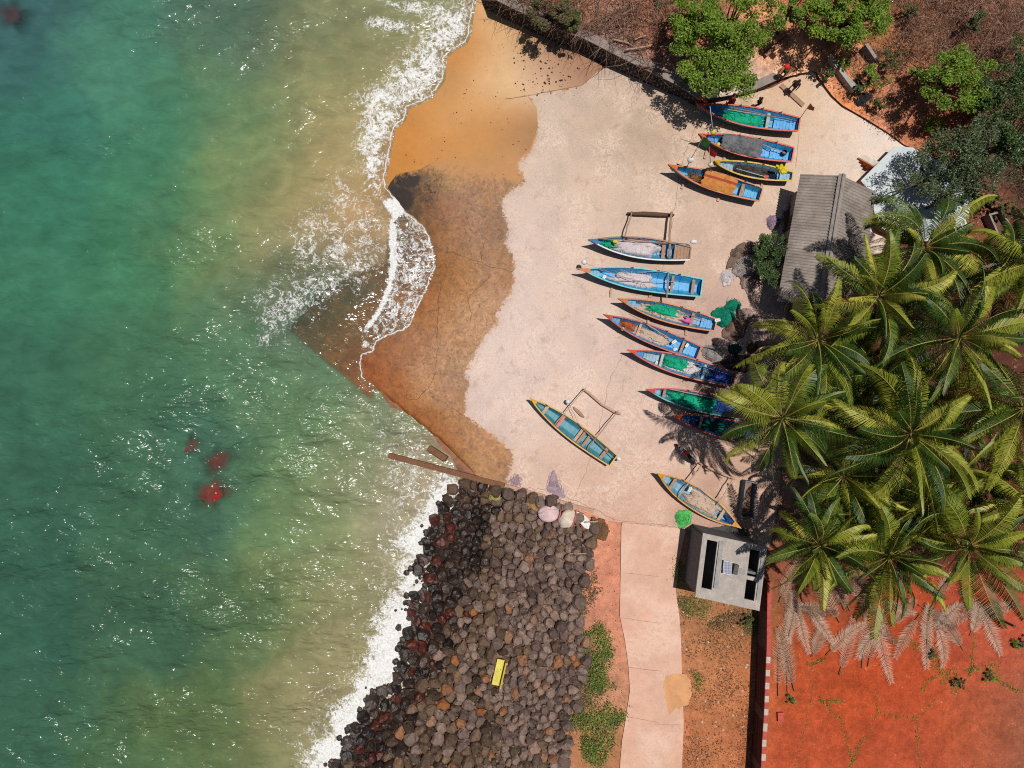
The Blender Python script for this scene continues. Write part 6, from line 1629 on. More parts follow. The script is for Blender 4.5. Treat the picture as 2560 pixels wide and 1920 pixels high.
for k in range(4):
    u0, u1 = k / 4, (k + 1) / 4; z1 = GZ + .2 * (k + 1)
    pl = [W(*p, z1) - S0 for p in ((e0[0] + (e1[0] - e0[0]) * u0, e0[1] + (e1[1] - e0[1]) * u0), (e0[0] + (e1[0] - e0[0]) * u1, e0[1] + (e1[1] - e0[1]) * u1), (f0[0] + (f1[0] - f0[0]) * u1, f0[1] + (f1[1] - f0[1]) * u1), (f0[0] + (f1[0] - f0[0]) * u0, f0[1] + (f1[1] - f0[1]) * u0))]
    mb = MB(); mb.prism([(p.x, p.y) for p in pl], -.02, z1 - GZ); mb.build('tread', paint((226, 214, 200), .8, .3), t2)
    o_ = [pl[0], pl[1]]; dd = (pl[1] - pl[0]); n_ = Vector((dd.y, -dd.x, 0)).normalized()
    if n_.dot(pl[0] - pl[3]) < 0: n_ = -n_
    mb = MB(); mb.prism([(p.x, p.y) for p in (pl[0] + n_ * .003, pl[1] + n_ * .003, pl[1] + n_ * .06, pl[0] + n_ * .06)], -.02, z1 - GZ - .03); mb.build('side', paint((225, 110, 35), .6, .3), t2)

# ------------------------------------------------------------------ grey concrete block hut with roof openings
RZ = 4.0
rc = [W(*p, RZ) for p in cT((515, 150), (1580, 385), (1457, 1452), (385, 1208))]
c0 = sum(rc, Vector()) / 4
t = empty('block_hut', Vector((c0.x, c0.y, .5)), 0, "grey concrete block hut with long openings in its flat roof", 'hut'); B0 = t.location
ux, uy = rc[1] - rc[0], rc[3] - rc[0]
def rq(u, v, z): return rc[0] + ux * u + uy * v + Vector((0, 0, z - RZ)) - B0
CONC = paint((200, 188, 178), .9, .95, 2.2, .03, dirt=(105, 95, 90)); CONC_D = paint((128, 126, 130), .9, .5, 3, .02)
us = [0, .075, .235, .34, .70, .745, .90, 1.0]; vs_ = [0, .085, .40, .50, .56, .84, .865, 1.0]
holes = [(1, 2, 1, 6), (5, 6, 1, 3), (5, 6, 4, 6)]
def is_hole(i, j): return any(a <= i < b_ and c_ <= j < d_ for a, b_, c_, d_ in ((1, 2, 1, 5), (5, 6, 1, 3), (5, 6, 4, 6)))
th = .16
mb = MB()
def cellbox(i, j):
    a = [rq(us[i], vs_[j], RZ), rq(us[i + 1], vs_[j], RZ), rq(us[i + 1], vs_[j + 1], RZ), rq(us[i], vs_[j + 1], RZ)]
    b_ = [p - Vector((0, 0, th)) for p in a]
    mb.add(a + b_, [(3, 2, 1, 0), (4, 5, 6, 7)])
    for k, (di, dj) in enumerate(((0, -1), (1, 0), (0, 1), (-1, 0))):
        ii, jj = i + di, j + dj
        if ii < 0 or jj < 0 or ii >= len(us) - 1 or jj >= len(vs_) - 1 or is_hole(ii, jj):
            k2 = (k + 1) % 4
            mb.add([a[k], a[k2], b_[k2], b_[k]], [(0, 1, 2, 3)])
for i in range(len(us) - 1):
    for j in range(len(vs_) - 1):
        if not is_hole(i, j): cellbox(i, j)
mb.build('roof', CONC, t)
mb = MB()
def wallseg(u0, v0, u1, v1, zt_, zb_=-.03, wt=.16):
    a, b_ = rq(u0, v0, RZ), rq(u1, v1, RZ); a.z = b_.z = (zt_ + zb_) / 2
    mb.bar(a, b_, wt, zt_ - zb_)
top = RZ - .5 - th - .003
for s_ in (((.05, .03), (.965, .03)), ((.05, .97), (.965, .97)), ((.05, .055), (.05, .945)), ((.965, .055), (.965, .945)), ((.30, .055), (.30, .945)), ((.70, .055), (.70, .945)), ((.725, .45), (.94, .45))):
    wallseg(*s_[0], *s_[1], top)
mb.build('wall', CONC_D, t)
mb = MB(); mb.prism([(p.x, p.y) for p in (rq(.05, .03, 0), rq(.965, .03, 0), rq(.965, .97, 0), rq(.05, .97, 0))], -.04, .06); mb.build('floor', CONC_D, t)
mb = MB()
p, q_ = rq(.29, .06, RZ + .05), rq(.29, .80, RZ + .05); mb.bar(p, q_, .28, .10)
p, q_ = rq(.95, .1, RZ + .04), rq(.95, .84, RZ + .04); mb.bar(p, q_, .22, .08)
p, q_ = rq(.34, .455, RZ + .04), rq(.70, .455, RZ + .04); mb.bar(p, q_, .34, .08)
mb.build('roof_kerb', paint((178, 172, 168), .9, .6, 3, .03, dirt=(120, 112, 108)), t)
for u_, v_, l_, w_ in ((.19, .36, .9, .14), (.19, .68, 1.1, .16), (.85, .70, 1.1, .16)):
    mb = MB(); p = rq(u_, v_ - .1, 2.0); q_ = rq(u_, v_ + .1, 2.0); mb.bar(p, q_, w_, .06); mb.build('shelf', paint((185, 182, 178), .8, .3), t)
mb = MB(); p = rq(.79, .20, 2.4); q_ = rq(.83, .36, 2.4); mb.bar(p, p.lerp(q_, .5), .22, .03); mb.bar(p.lerp(q_, .5), q_, .06, .05)
mb.build('pale_board', paint((222, 216, 200), .6, .2), t)
# solar panel with its box on the roof
pc = [W(*p, RZ + .28) for p in cT((862, 605), (1003, 637), (982, 852), (845, 820))]
c1 = sum(pc, Vector()) / 4
t = empty('solar_panel', Vector((c1.x, c1.y, RZ)), 0, "small solar panel with a white frame on the block hut roof", 'solar panel')
l4 = [Vector((p.x - c1.x, p.y - c1.y, 0)) for p in pc]
mb = MB(); mb.prism([(p.x, p.y) for p in l4], .22, .26); mb.build('frame', WHITE, t)
def cellm():
    m, nt = newmat("solar_cells")
    br = N(nt, 'ShaderNodeTexBrick', {'Vector': coords(nt), 'Color1': alb((105, 110, 140)), 'Color2': alb((112, 116, 146)), 'Mortar': alb((190, 192, 205)), 'Scale': 1.0, 'Mortar Size': .012, 'Brick Width': .1, 'Row Height': .1}, offset=0.0)
    finish(nt, br.outputs[0], .3, None, 0, .5); return m
mb = MB(); mb.prism([(p.x * .9, p.y * .93) for p in l4], .262, .272); mb.build('cells', cellm(), t)
mb = MB()
for sx in (-.25, .25): mb.box((sx * .8, .1, .11), (.05, .05, .23)); mb.box((sx * .8, -.25, .11), (.05, .05, .23))
mb.build('stand', paint((40, 40, 42), .5), t)
p = W(*cT((1048, 750))[0], RZ + .3)
mb = MB(); mb.box((p.x - c1.x, p.y - c1.y, .27), (.28, .62, .42), -.2); mb.build('battery_box', paint((88, 84, 82), .6, .3), t)
# ------------------------------------------------------------------ painted boundary wall
capl = [(650, 430), (648, 560), (646, 700), (644, 850), (636, 1050), (628, 1250), (618, 1400), (610, 1573)]
WT = 2.45
cap = [W(*p, WT) for p in cL(*capl)] + [W(1893, 2150, WT)]
t = empty('boundary_wall', Vector((cap[4].x, cap[4].y, .5)), 0, "brick boundary wall with red and white painted coping by the red soil field", 'wall'); B0 = t.location
def brickm():
    m, nt = newmat("laterite_brick")
    v = coords(nt)
    mp = N(nt, 'ShaderNodeMapping', {'Vector': v, 'Rotation': (R(90), 0, R(90))}).outputs[0]
    br = N(nt, 'ShaderNodeTexBrick', {'Vector': mp, 'Color1': alb((110, 55, 48)), 'Color2': alb((84, 44, 42)), 'Mortar': alb((130, 95, 85)), 'Scale': 1.0, 'Mortar Size': .02, 'Brick Width': .42, 'Row Height': .2})
    n1 = noise(nt, v, 3, 5, .7)
    finish(nt, mix(nt, rmap(nt, n1, .4, .7, 0, .5), br.outputs[0], alb((60, 38, 36))), .95, n1, .03, .2); return m
mb = MB()
for a, b_ in zip(cap[:-1], cap[1:]):
    m_ = (a + b_) / 2 - B0; L = (b_ - a).length
    mb.box((m_.x, m_.y, (WT - .12 - .5) / 2 - .04), (.20, L + .0, WT - .12 - .5 + .08), math.atan2((b_ - a).y, (b_ - a).x) + math.pi / 2)
mb.build('brick_body', brickm(), t)
mb = MB(); alt = 0
for a, b_ in zip(cap[:-1], cap[1:]):
    n = max(1, round((b_ - a).length / .47))
    for k in range(n):
        p, q_ = a.lerp(b_, k / n), a.lerp(b_, (k + .985) / n); alt += 1
        m_ = (p + q_) / 2 - B0
        mb.box((m_.x, m_.y, WT - .5 - .06 + rng.uniform(-.004, .004)), (.27, (q_ - p).length, .115), math.atan2((q_ - p).y, (q_ - p).x) + math.pi / 2, mi=alt % 2 if p.y < W(0, 1610, WT).y else 0)
mb.build('coping', [paint((205, 92, 76), .85, .55, 4, .02, dirt=(150, 110, 98)), paint((222, 196, 182), .85, .8, 4, .02, dirt=(190, 120, 100))], t)

# ------------------------------------------------------------------ concrete tub and trough
def tub(label, pts, z1, wall_t, mat, inmat, zb=.5, soil=.35):
    P_ = [W(*p, z1) for p in pts]; c_ = sum(P_, Vector()) / len(P_)
    t = empty('concrete_tub', Vector((c_.x, c_.y, zb)), 0, label, 'tub', 'open concrete tubs')
    l_ = [Vector((p.x - c_.x, p.y - c_.y, 0)) for p in P_]; h = z1 - zb
    mb = MB()
    for k in range(4):
        a, b_ = l_[k], l_[(k + 1) % 4]; d = (b_ - a).normalized(); n_ = Vector((-d.y, d.x, 0))
        if n_.dot(a) > 0: n_ = -n_
        a2 = a + n_ * wall_t / 2 + d * (wall_t if k % 2 else 0); b2 = b_ + n_ * wall_t / 2 - d * (wall_t if k % 2 else 0)
        mb.bar(a2 + Vector((0, 0, h / 2 - .02)), b2 + Vector((0, 0, h / 2 - .02)), wall_t, h + .04)
    mb.build('wall', mat, t)
    mb = MB(); mb.prism([(p.x * .9, p.y * .9) for p in l_], -.02, h * soil); mb.build('soil', inmat, t)
tub("grey-blue sided concrete tub by the double-ended boat's stern", c13((1690, 290), (1895, 320), (1830, 940), (1600, 930)), 1.35, .09, paint((125, 135, 142), .8, .4), paint((165, 125, 105), .95, .5, 6))
tub("old grey concrete trough on the slope right of the platform", cC((1925, 1268), (2005, 1246), (2065, 1348), (1992, 1424)), 1.2, .12, paint((165, 155, 148), .9, .5), paint((120, 85, 68), .95, .5, 6))

# ------------------------------------------------------------------ motorbike
a, c_ = W(*cH2((1448, 862))[0], GZ), W(*cH2((1285, 692))[0], GZ)
t = empty('motorbike', (a + c_) / 2, math.atan2((c_ - a).y, (c_ - a).x), "parked red motorbike at the edge of the palm shade", 'motorbike')
RUB = paint((30, 30, 32), .8, .2); CHR = paint((190, 190, 195), .25, .2, spec=.8); REDP = paint((190, 22, 38), .3, .15); BLKP = paint((28, 28, 30), .5, .2)
for x in (-.66, .66):
    mb = MB(); mb.tube([(x + .27 * math.cos(k * .3142), 0, .3 + .27 * math.sin(k * .3142)) for k in range(21)], .05, 8, cap=False); w_ = mb.build('wheel', RUB, t)
    mb = MB(); mb.tube([(x + .2 * math.cos(k * .3142), 0, .3 + .2 * math.sin(k * .3142)) for k in range(21)], .018, 6, cap=False)
    for k in range(6): mb.bar((x, 0, .3), (x + .2 * math.cos(k * 1.047), 0, .3 + .2 * math.sin(k * 1.047)), .02, .02)
    mb.build('rim', CHR, w_)
mb = MB(); mb.ell((.2, 0, .80), (.30, .16, .15), 14, 8); mb.build('fuel_tank', REDP, t)
mb = MB(); mb.ell((-.32, 0, .80), (.42, .14, .07), 14, 6); mb.build('seat', BLKP, t)
mb = MB(); mb.ell((0, 0, .46), (.26, .15, .2), 10, 8); mb.build('engine', paint((90, 90, 95), .4, .3), t)
mb = MB()
for s_ in (-.09, .09): mb.tube([(.66, s_, .3), (.48, s_, .88)], .025, 6)
mb.build('fork', CHR, t)
mb = MB(); mb.tube([(.36, -.38, .98), (.46, -.22, 1.02), (.46, .22, 1.02), (.36, .38, .98)], .022, 6); mb.build('handlebar', CHR, t)
mb = MB(); mb.ell((.60, 0, .88), (.11, .12, .11), 10, 8); mb.build('headlight', CHR, t)
mb = MB(); mb.tube([(.1, -.17, .34), (-.3, -.2, .33), (-.85, -.2, .42)], [.035, .05, .06], 8); mb.build('exhaust_pipe', CHR, t)
mb = MB(); mb.box((.62, 0, .58), (.4, .12, .03)); mb.box((-.72, 0, .62), (.46, .13, .03)); mb.build('mudguard', REDP, t)
mb = MB(); mb.bar((.45, 0, .82), (-.55, 0, .62), .08, .08); mb.bar((.45, 0, .8), (.0, 0, .3), .05, .05); mb.bar((-.05, 0, .35), (-.66, 0, .3), .06, .05); mb.build('chassis', BLKP, t)
for s_ in (-1, 1):
    mb = MB(); mb.tube([(.42, .28 * s_, 1.02), (.36, .34 * s_, 1.18)], .012, 5); mb.ell((.36, .36 * s_, 1.2), (.02, .07, .05), 8, 6); mb.build('mirror', BLKP, t)

# ------------------------------------------------------------------ people
SKIN = paint((120, 78, 58), .6, .1); HAIR = paint((24, 20, 20), .6, .1)
def skinmesh(name, joints, edges, radii, mat, parent):
    me = bpy.data.meshes.new(name + "_src"); me.from_pydata(joints, edges, [])
    o = bpy.data.objects.new(name, me); COL.objects.link(o)
    md = o.modifiers.new("s", 'SKIN'); sub = o.modifiers.new("u", 'SUBSURF'); sub.levels = 1; sub.render_levels = 1
    for i, r_ in enumerate(radii):
        sv_ = me.skin_vertices[0].data[i]; sv_.radius = (r_, r_) if not isinstance(r_, tuple) else r_
    me.skin_vertices[0].data[0].use_root = True
    dg = bpy.context.evaluated_depsgraph_get(); dg.update()
    m2 = bpy.data.meshes.new_from_object(o.evaluated_get(dg))
    bpy.data.objects.remove(o); bpy.data.meshes.remove(me)
    m2.name = name; m2.materials.clear(); m2.materials.append(mat)
    for p in m2.polygons: p.use_smooth = True
    o = bpy.data.objects.new(name, m2); COL.objects.link(o); o.parent = parent
    return o
def person(label, px, py, z, rz, h, top, bottom, stride=.18, lean=.06, arms=((.1, -.1), (-.1, .1)), skirt=False, carry=None, skin=SKIN):
    t = empty('person', W(px, py, z), rz, label, 'person', 'people on the apron'); k = h / 1.72
    def V(x, y, zz): return Vector((x, y, zz)) * k
    hipz, sh = .90, 1.40
    J = [V(0, 0, hipz), V(lean * .4, 0, 1.12), V(lean, 0, sh), V(lean * 1.1, 0, 1.50), V(lean * 1.4, 0, 1.60), V(lean * 1.5 + .02, 0, 1.70)]
    Ed = [(0, 1), (1, 2), (2, 3), (3, 4), (4, 5)]
    Rd = [(.15, .12), (.14, .115), (.15, .11), .055, .085, .07]
    for s_, (fx, ax) in ((1, arms[0]), (-1, arms[1])):
        i = len(J)
        leg = stride * s_
        J += [V(0, .10 * s_, .84), V(leg * .45 + .03, .10 * s_, .47), V(leg - .03, .10 * s_, .09), V(leg + .11, .11 * s_, .04)]
        Ed += [(0, i), (i, i + 1), (i + 1, i + 2), (i + 2, i + 3)]; Rd += [.095, .065, .042, .035]
        i = len(J)
        J += [V(lean, .19 * s_, 1.38), V(lean + fx * .5, .25 * s_, 1.10), V(lean + fx * 1.0 + ax, .24 * s_, .88), V(lean + fx * 1.1 + ax, .235 * s_, .79)]
        Ed += [(2, i), (i, i + 1), (i + 1, i + 2), (i + 2, i + 3)]; Rd += [.06, .042, .032, .034]
    Rd = [tuple(x * k for x in r_) if isinstance(r_, tuple) else r_ * k for r_ in Rd]
    skinmesh('body', J, Ed, Rd, skin, t)
    hc = J[4].lerp(J[5], .5)
    mb = MB(); mb.ell(hc, (.098 * k, .088 * k, .125 * k), 14, 10); mb.ell(hc + Vector((.098, 0, -.02)) * k, (.02 * k, .018 * k, .028 * k), 6, 5)
    for s_ in (1, -1): mb.ell(hc + Vector((0, .088 * s_, -.02)) * k, (.02 * k, .014 * k, .032 * k), 6, 5)
    mb.build('head', skin, t)
    mb = MB(); mb.ell(hc + Vector((-.018, 0, .03)) * k, (.103 * k, .098 * k, .115 * k), 14, 10, amp=.06); mb.build('hair', HAIR, t)
    # shirt: torso and sleeves
    q = [J[0] + Vector((0, 0, -.02)), J[1], J[2]]; Es = [(0, 1), (1, 2)]; Rs = [(.165 * k, .135 * k), (.158 * k, .13 * k), (.165 * k, .122 * k)]
    for s_, (fx, ax) in ((1, arms[0]), (-1, arms[1])):
        i = len(q); q += [V(lean, .19 * s_, 1.385), V(lean + fx * .4, .242 * s_, 1.16)]; Es += [(2, i), (i, i + 1)]; Rs += [.074 * k, .06 * k]
    skinmesh('shirt', q, Es, Rs, top, t)
    if skirt:
        mb = MB(); vs = []
        prof = ((.98, .15), (.80, .19), (.5, .22), (.12, .27))
        for zz, r_ in prof:
            for a in range(14): vs.append((r_ * k * math.cos(a * .4488) * (1 + .08 * math.sin(a * 5)), r_ * k * math.sin(a * .4488), zz * k))
        mb.add(vs, [(i * 14 + a, i * 14 + (a + 1) % 14, (i + 1) * 14 + (a + 1) % 14, (i + 1) * 14 + a)[::-1] for i in range(3) for a in range(14)], 0, True)
        mb.build('skirt', bottom, t)
    else:
        q = [J[0] + Vector((0, 0, .02))]; Es = []; Rs = [(.16 * k, .13 * k)]
        for s_ in (1, -1):
            leg = stride * s_; i = len(q)
            q += [V(0, .10 * s_, .83), V(leg * .42 + .03, .10 * s_, .50)]; Es += [(0, i), (i, i + 1)]; Rs += [.108 * k, .09 * k]
        skinmesh('shorts', q, Es, Rs, bottom, t)
    return t
person("walking man in a dark t-shirt and grey shorts near the plank", *cP((560, 925))[0], GZ, R(235), 1.72, paint((32, 32, 40), .8, .1), paint((128, 122, 118), .9, .1), .26, .08, ((.16, .02), (-.14, .04)))
p_ = person("person in a yellow top with a bright red bundle on the path steps", *cP((398, 668))[0], .9, R(60), 1.55, paint((232, 222, 90), .8, .1), paint((98, 92, 60), .9, .1), .2, .08, ((.25, .1), (.2, .1)))
c_ = p_.location
blob('bundle', "bright red cloth bundle carried on a shoulder on the path steps", 'bundle', Vector((c_.x - .16, c_.y + .02, c_.z + 1.42)), (.22, .2, .15), paint((228, 42, 28), .7, .1), amp=.2, seed=4)
person("dark child in red shorts walking beside the topmost boat", *cC((545, 628))[0], GZ, R(200), 1.38, paint((70, 46, 40), .8, .1), paint((105, 30, 34), .9, .1), .3, .05, ((.14, 0), (-.14, .02)), skin=paint((92, 58, 46), .6, .1))
person("person in a long red dress standing by the sea wall at the topmost boat", *cC((392, 620))[0], GZ, R(150), 1.5, paint((195, 28, 32), .8, .1), paint((190, 24, 30), .8, .1), .1, .16, ((.2, .05), (.1, .05)), skirt=True)
# ------------------------------------------------------------------ coconut palms
def frondmat(name, c1, c2, c3, trans):
    m, nt = newmat(name)
    v = coords(nt)
    rnd = N(nt, 'ShaderNodeObjectInfo').outputs['Random']
    n1 = noise(nt, v, 1.1, 3, .6)
    rp = N(nt, 'ShaderNodeNewGeometry').outputs['Random Per Island']
    k = mth(nt, 'ADD', mth(nt, 'MULTIPLY', rnd, .55), mth(nt, 'ADD', mth(nt, 'MULTIPLY', rmap(nt, n1, .3, .7), .3), mth(nt, 'MULTIPLY', rp, .3)))
    a = mix(nt, rmap(nt, k, .1, .55), alb(c1), alb(c2))
    a = mix(nt, rmap(nt, k, .65, 1.05), a, alb(c3))
    b = N(nt, 'ShaderNodeBsdfPrincipled', {'Base Color': a, 'Roughness': .46, 'Specular IOR Level': .3})
    t = N(nt, 'ShaderNodeBsdfTranslucent', {'Color': a})
    ms = N(nt, 'ShaderNodeMixShader', {0: trans, 1: b.outputs[0], 2: t.outputs[0]})
    N(nt, 'ShaderNodeOutputMaterial', {0: ms.outputs[0]})
    return m
M_fr = frondmat("palm_leaf", (78, 104, 26), (152, 160, 50), (228, 214, 102), .12)
M_fr_dark = frondmat("palm_leaf_deep", (28, 54, 18), (62, 92, 30), (128, 142, 58), .1)
M_fr_old = frondmat("palm_leaf_old", (140, 118, 46), (168, 134, 52), (190, 150, 62), .2)
M_fr_dry = frondmat("palm_leaf_dry", (176, 140, 114), (212, 174, 148), (236, 206, 180), .1)
M_fr_dead = frondmat('palm_leaf_dead', (84, 60, 40), (118, 84, 56), (150, 112, 78), .05)
M_fr_grey = frondmat("palm_leaf_grey", (190, 158, 132), (220, 190, 162), (242, 218, 194), .1)
M_mid = paint((188, 172, 84), .5, .2); M_mid_dry = paint((150, 118, 98), .8, .3); M_mid_br = paint((172, 140, 70), .6, .3)
M_trunk = paint((128, 108, 94), .95, .6, 3, .03)
WIND = Vector((.35, -.5, -.1))
def frond_mb(az, e0, L, droop, seed, tilt=Vector(), npair=54, wind=1.0, lmax=1.1, flat=False, fold=.3, lw=.062):
    g = random.Random(seed)
    NS = 16; pts = []; p = Vector((0, 0, 0)); bend = g.uniform(-.75, .75)
    tw = g.choice((-1, 1)) * g.uniform(.25, 1.25)
    T = []
    for i in range(NS + 1):
        s = i / NS
        e = e0 - droop * s ** 1.25 if not flat else 0.02
        a = az + bend * s * s
        d = Vector((math.cos(a) * math.cos(e), math.sin(a) * math.cos(e), math.sin(e)))
        if not flat: d = (d + (WIND * .8 * wind + tilt) * s * s).normalized()
        pts.append(p.copy()); T.append(d); p = p + d * L / NS
    mb = MB()
    mb.tube(pts, [.036 - .029 * (i / NS) for i in range(NS + 1)], 5, 1)
    for i in range(npair):
        s = .14 + .86 * (i + g.uniform(-.3, .3)) / npair
        f = min(s, .999) * NS; k = int(f); c = pts[k].lerp(pts[k + 1], f - k); t = T[k].lerp(T[k + 1], f - k)
        side = t.cross(Vector((0, 0, 1)))
        side = side.normalized() if side.length > .05 else Vector((-math.sin(az), math.cos(az), 0))
        if not flat: side = (Matrix.Rotation(tw * min(1, s * 1.8), 3, t) @ side).normalized()
        up = side.cross(t).normalized()
        q = (s - .14) / .86
        ln = lmax * L / 4.6 * min(1, .42 + 2.4 * q) * (1 - .62 * max(0, q - .4) / .6) * g.uniform(.85, 1.1)
        for sg in (1, -1):
            fw = .45 + .5 * q
            d1 = (side * sg + t * fw + up * (fold * (1 - q) if not flat else g.uniform(0, .06)) + side * 0).normalized()
            if not flat: d1 = (d1 + WIND * .45 * wind + Vector((0, 0, -.30))).normalized()
            d2 = (d1 + Vector((0, 0, -1.05 if not flat else -.02)) + (WIND * .95 * wind if not flat else Vector((g.uniform(-.25, .25), g.uniform(-.25, .25), 0)))).normalized()
            wv = d1.cross(up if not flat else Vector((0, 0, 1)))
            wv = (t * .8 + up * .25).normalized() * lw * g.uniform(.7, 1.15) * .5
            m_ = c + d1 * ln * .5; e_ = m_ + d2 * ln * .5
            if flat:
                m_.z = max(m_.z, .01) + g.uniform(0, .05); e_.z = max(e_.z, .0)
            o = len(mb.v)
            mb.v += [tuple(c - wv * .7), tuple(c + wv * .7), tuple(m_ - wv), tuple(m_ + wv), tuple(e_)]
            mb.f += [(o, o + 1, o + 3, o + 2), (o + 2, o + 3, o + 4)]; mb.m += [0, 0]; mb.sm += [False, False]
    return mb
palms = [  # crown as seen (px, py), crown height, frond length, number of fronds, label
    (1956, 1047, 9.5, 4.9, 24, "leftmost coconut palm, its fronds reaching over the red-rimmed boats"),
    (2276, 1085, 10.0, 5.2, 26, "biggest coconut palm in the middle of the grove with a wide spiky crown"),
    (2045, 850, 8.5, 4.3, 22, "coconut palm just below the hut roof"),
    (2395, 845, 9.5, 5.0, 24, "coconut palm with long bare yellow midribs, upper right of the grove"),
    (2308, 620, 8.0, 4.5, 20, "topmost coconut palm leaning its fronds over the white platform"),
    (2195, 742, 9.0, 4.2, 22, "coconut palm beside the lower end of the hut roof"),
    (2048, 1362, 7.5, 3.9, 22, "coconut palm right of the grey block hut"),
    (2222, 1392, 7.5, 4.4, 20, "lowest coconut palm above the fallen grey fronds"),
    (2420, 1368, 8.0, 4.6, 22, "coconut palm at the lower right of the grove"),
    (2590, 655, 9.0, 4.6, 20, "coconut palm cut by the right picture edge beside the trough"),
    (2560, 1020, 10.0, 4.8, 22, "coconut palm at the right edge, level with the biggest one"),
    (2580, 1270, 8.5, 4.4, 20, "coconut palm at the right edge above the red field"),
    (2200, 930, 6.5, 4.4, 18, "lower coconut palm shaded between the two tall ones"),
    (2480, 700, 7.5, 4.4, 18, "shaded coconut palm below the trough"),
    (2110, 1190, 6.0, 4.2, 17, "short coconut palm in the gap above the block hut palm"),
    (2160, 1045, 6.0, 4.3, 15, "half hidden coconut palm under the left side of the biggest crown"),
    (2395, 1000, 6.5, 4.3, 15, "half hidden coconut palm between the biggest crown and the right-edge one"),
    (2455, 1190, 6.0, 4.2, 15, "half hidden coconut palm above the lower right one"),
    (2135, 1285, 5.5, 4.0, 14, "half hidden coconut palm just above the gap between the two lowest crowns"),
    (2320, 1250, 6.5, 4.2, 17, "short coconut palm below the biggest one")]
for pi, (px, py, hz_, fl, nf, lb) in enumerate(palms):
    g = random.Random(100 + pi)
    C0 = W(px, py, hz_); base = Vector((C0.x + g.uniform(-.9, .9), C0.y + g.uniform(-.9, .9), .45))
    t = empty('palm_tree', base, 0, lb, 'palm tree', 'coconut palms of the grove')
    top = C0 - base
    mb = MB(); n = 16; ppts = []; pr = []
    for i in range(n + 1):
        s = i / n
        ppts.append(Vector((top.x * s ** 1.8, top.y * s ** 1.8, top.z * s))); pr.append((.19 - .07 * s + (.10 * (1 - s) ** 8)) * (1.06 if i % 2 else .96))
    mb.tube(ppts, pr, 8); mb.build('trunk', M_trunk, t)
    mb = MB()
    for k in range(8):
        a = k * .785 + g.uniform(-.2, .2); mb.ell(top + Vector((.26 * math.cos(a), .26 * math.sin(a), -.28 + g.uniform(-.12, .1))), (.13, .13, .16), 8, 6)
    mb.build('coconut_bunch', paint((120, 118, 50), .5, .3), t)
    nf += 10 + g.randint(-3, 3); tl_ = Vector((g.uniform(-.45, .45), g.uniform(-.45, .3), 0))
    for k in range(nf):
        u = (k + .5) / nf
        az = k * 2.39996 + g.uniform(-.45, .45)
        e0 = R(80) - R(100) * u ** .9 + g.uniform(-.22, .22)
        L = fl * (.62 + .42 * min(1, u * 2.4)) * g.uniform(.76, 1.14)
        if g.random() < .08: continue
        mb = frond_mb(az, e0, L, R(55) + R(38) * u * g.uniform(.7, 1.2), 1000 + pi * 50 + k, tilt=tl_, wind=g.uniform(.5, 1.4))
        old = u > .82 and g.random() < .22
        dark = g.random() < .5
        o = mb.build('frond', [M_fr_old if old else (M_fr_dark if dark else M_fr), M_mid_br if old else M_mid], t)
        o.location = top + Vector((0.12 * math.cos(az), .12 * math.sin(az), -.05 + .1 * (1 - u)))
    for k in range(2):                    # dead fronds hanging under the crown
        mb = frond_mb(g.uniform(0, 6.28), R(-35), fl * .8, R(45), 5000 + pi * 10 + k, npair=30, lw=.05)
        o = mb.build('dead_frond', [M_fr_dead, M_mid_dry], t); o.location = top + Vector((0, 0, -.3))
# fallen fronds on the red soil
fallen = [((760, 1125), (735, 660), 4.9, 0, "long grey-tan fallen frond beside the painted wall"), ((700, 1130), (690, 560), 4.7, 0, "fallen frond lying along the painted wall, left of its twin"), ((800, 1100), (700, 700), 4.4, 1, "curved fallen frond with a bare stalk by the painted wall"),
          ((1075, 1000), (1180, 640), 3.9, 0, "fallen frond with its bare stalk end pointing down the field"), ((995, 880), (1200, 640), 4.2, 1, "fallen frond crossing the bare stalks"), ((1215, 960), (1240, 600), 3.9, 1, "grey fallen frond left of the big tan one"),
          ((1250, 950), (1340, 560), 4.3, 0, "tan fallen frond under the lowest palm"), ((1300, 620), (1370, 1050), 4.6, 0, "largest tan fallen frond spread out on the red field"), ((905, 890), (985, 700), 2.4, 0, "short fallen frond with a dark bare stalk"),
          ((1610, 810), (1600, 560), 3.2, 1, "grey fallen frond at the left of the grey cluster"), ((1840, 850), (1700, 620), 4.2, 1, "grey fallen frond with an arched stalk"), ((1900, 640), (1640, 660), 3.6, 1, "grey fallen frond lying across the cluster"), ((1660, 720), (1800, 560), 3.4, 1, "pale grey frond in the middle of the cluster"), ((1880, 760), (1960, 560), 3.2, 1, "grey frond at the right of the cluster"),
          ((2080, 640), (1800, 600), 3.8, 0, "tan fallen frond by the dark post"), ((2180, 560), (1960, 620), 3.4, 0, "tan fallen frond at the right edge of the grove"), ((870, 700), (700, 480), 3.6, 0, "fallen frond under the block hut palm"), ((1010, 660), (840, 540), 3.6, 1, "grey fallen frond in the palm shade"), ((1400, 700), (1520, 520), 3.6, 0, "tan fallen frond half under the lowest palm"), ((760, 760), (830, 480), 3.8, 0, "dry fallen frond above the leftmost pair")]
for k, (a, b_, L, cl, lb) in enumerate(fallen):
    p, q_ = W(*cL(a)[0], .55), W(*cL(b_)[0], .55)
    az = math.atan2((q_ - p).y, (q_ - p).x); L = (q_ - p).length * 1.0
    mb = frond_mb(az, 0, L, 0, 7000 + k, npair=50, flat=True, lmax=.8 * 4.6 / L, lw=.034)
    o = mb.build('fallen_frond', [M_fr_grey if cl else M_fr_dry, M_mid_dry]); o.location = p + Vector((0, 0, .02 + .03 * (k % 5)))
    tag(o, lb, 'palm frond', 'fallen dry palm fronds')
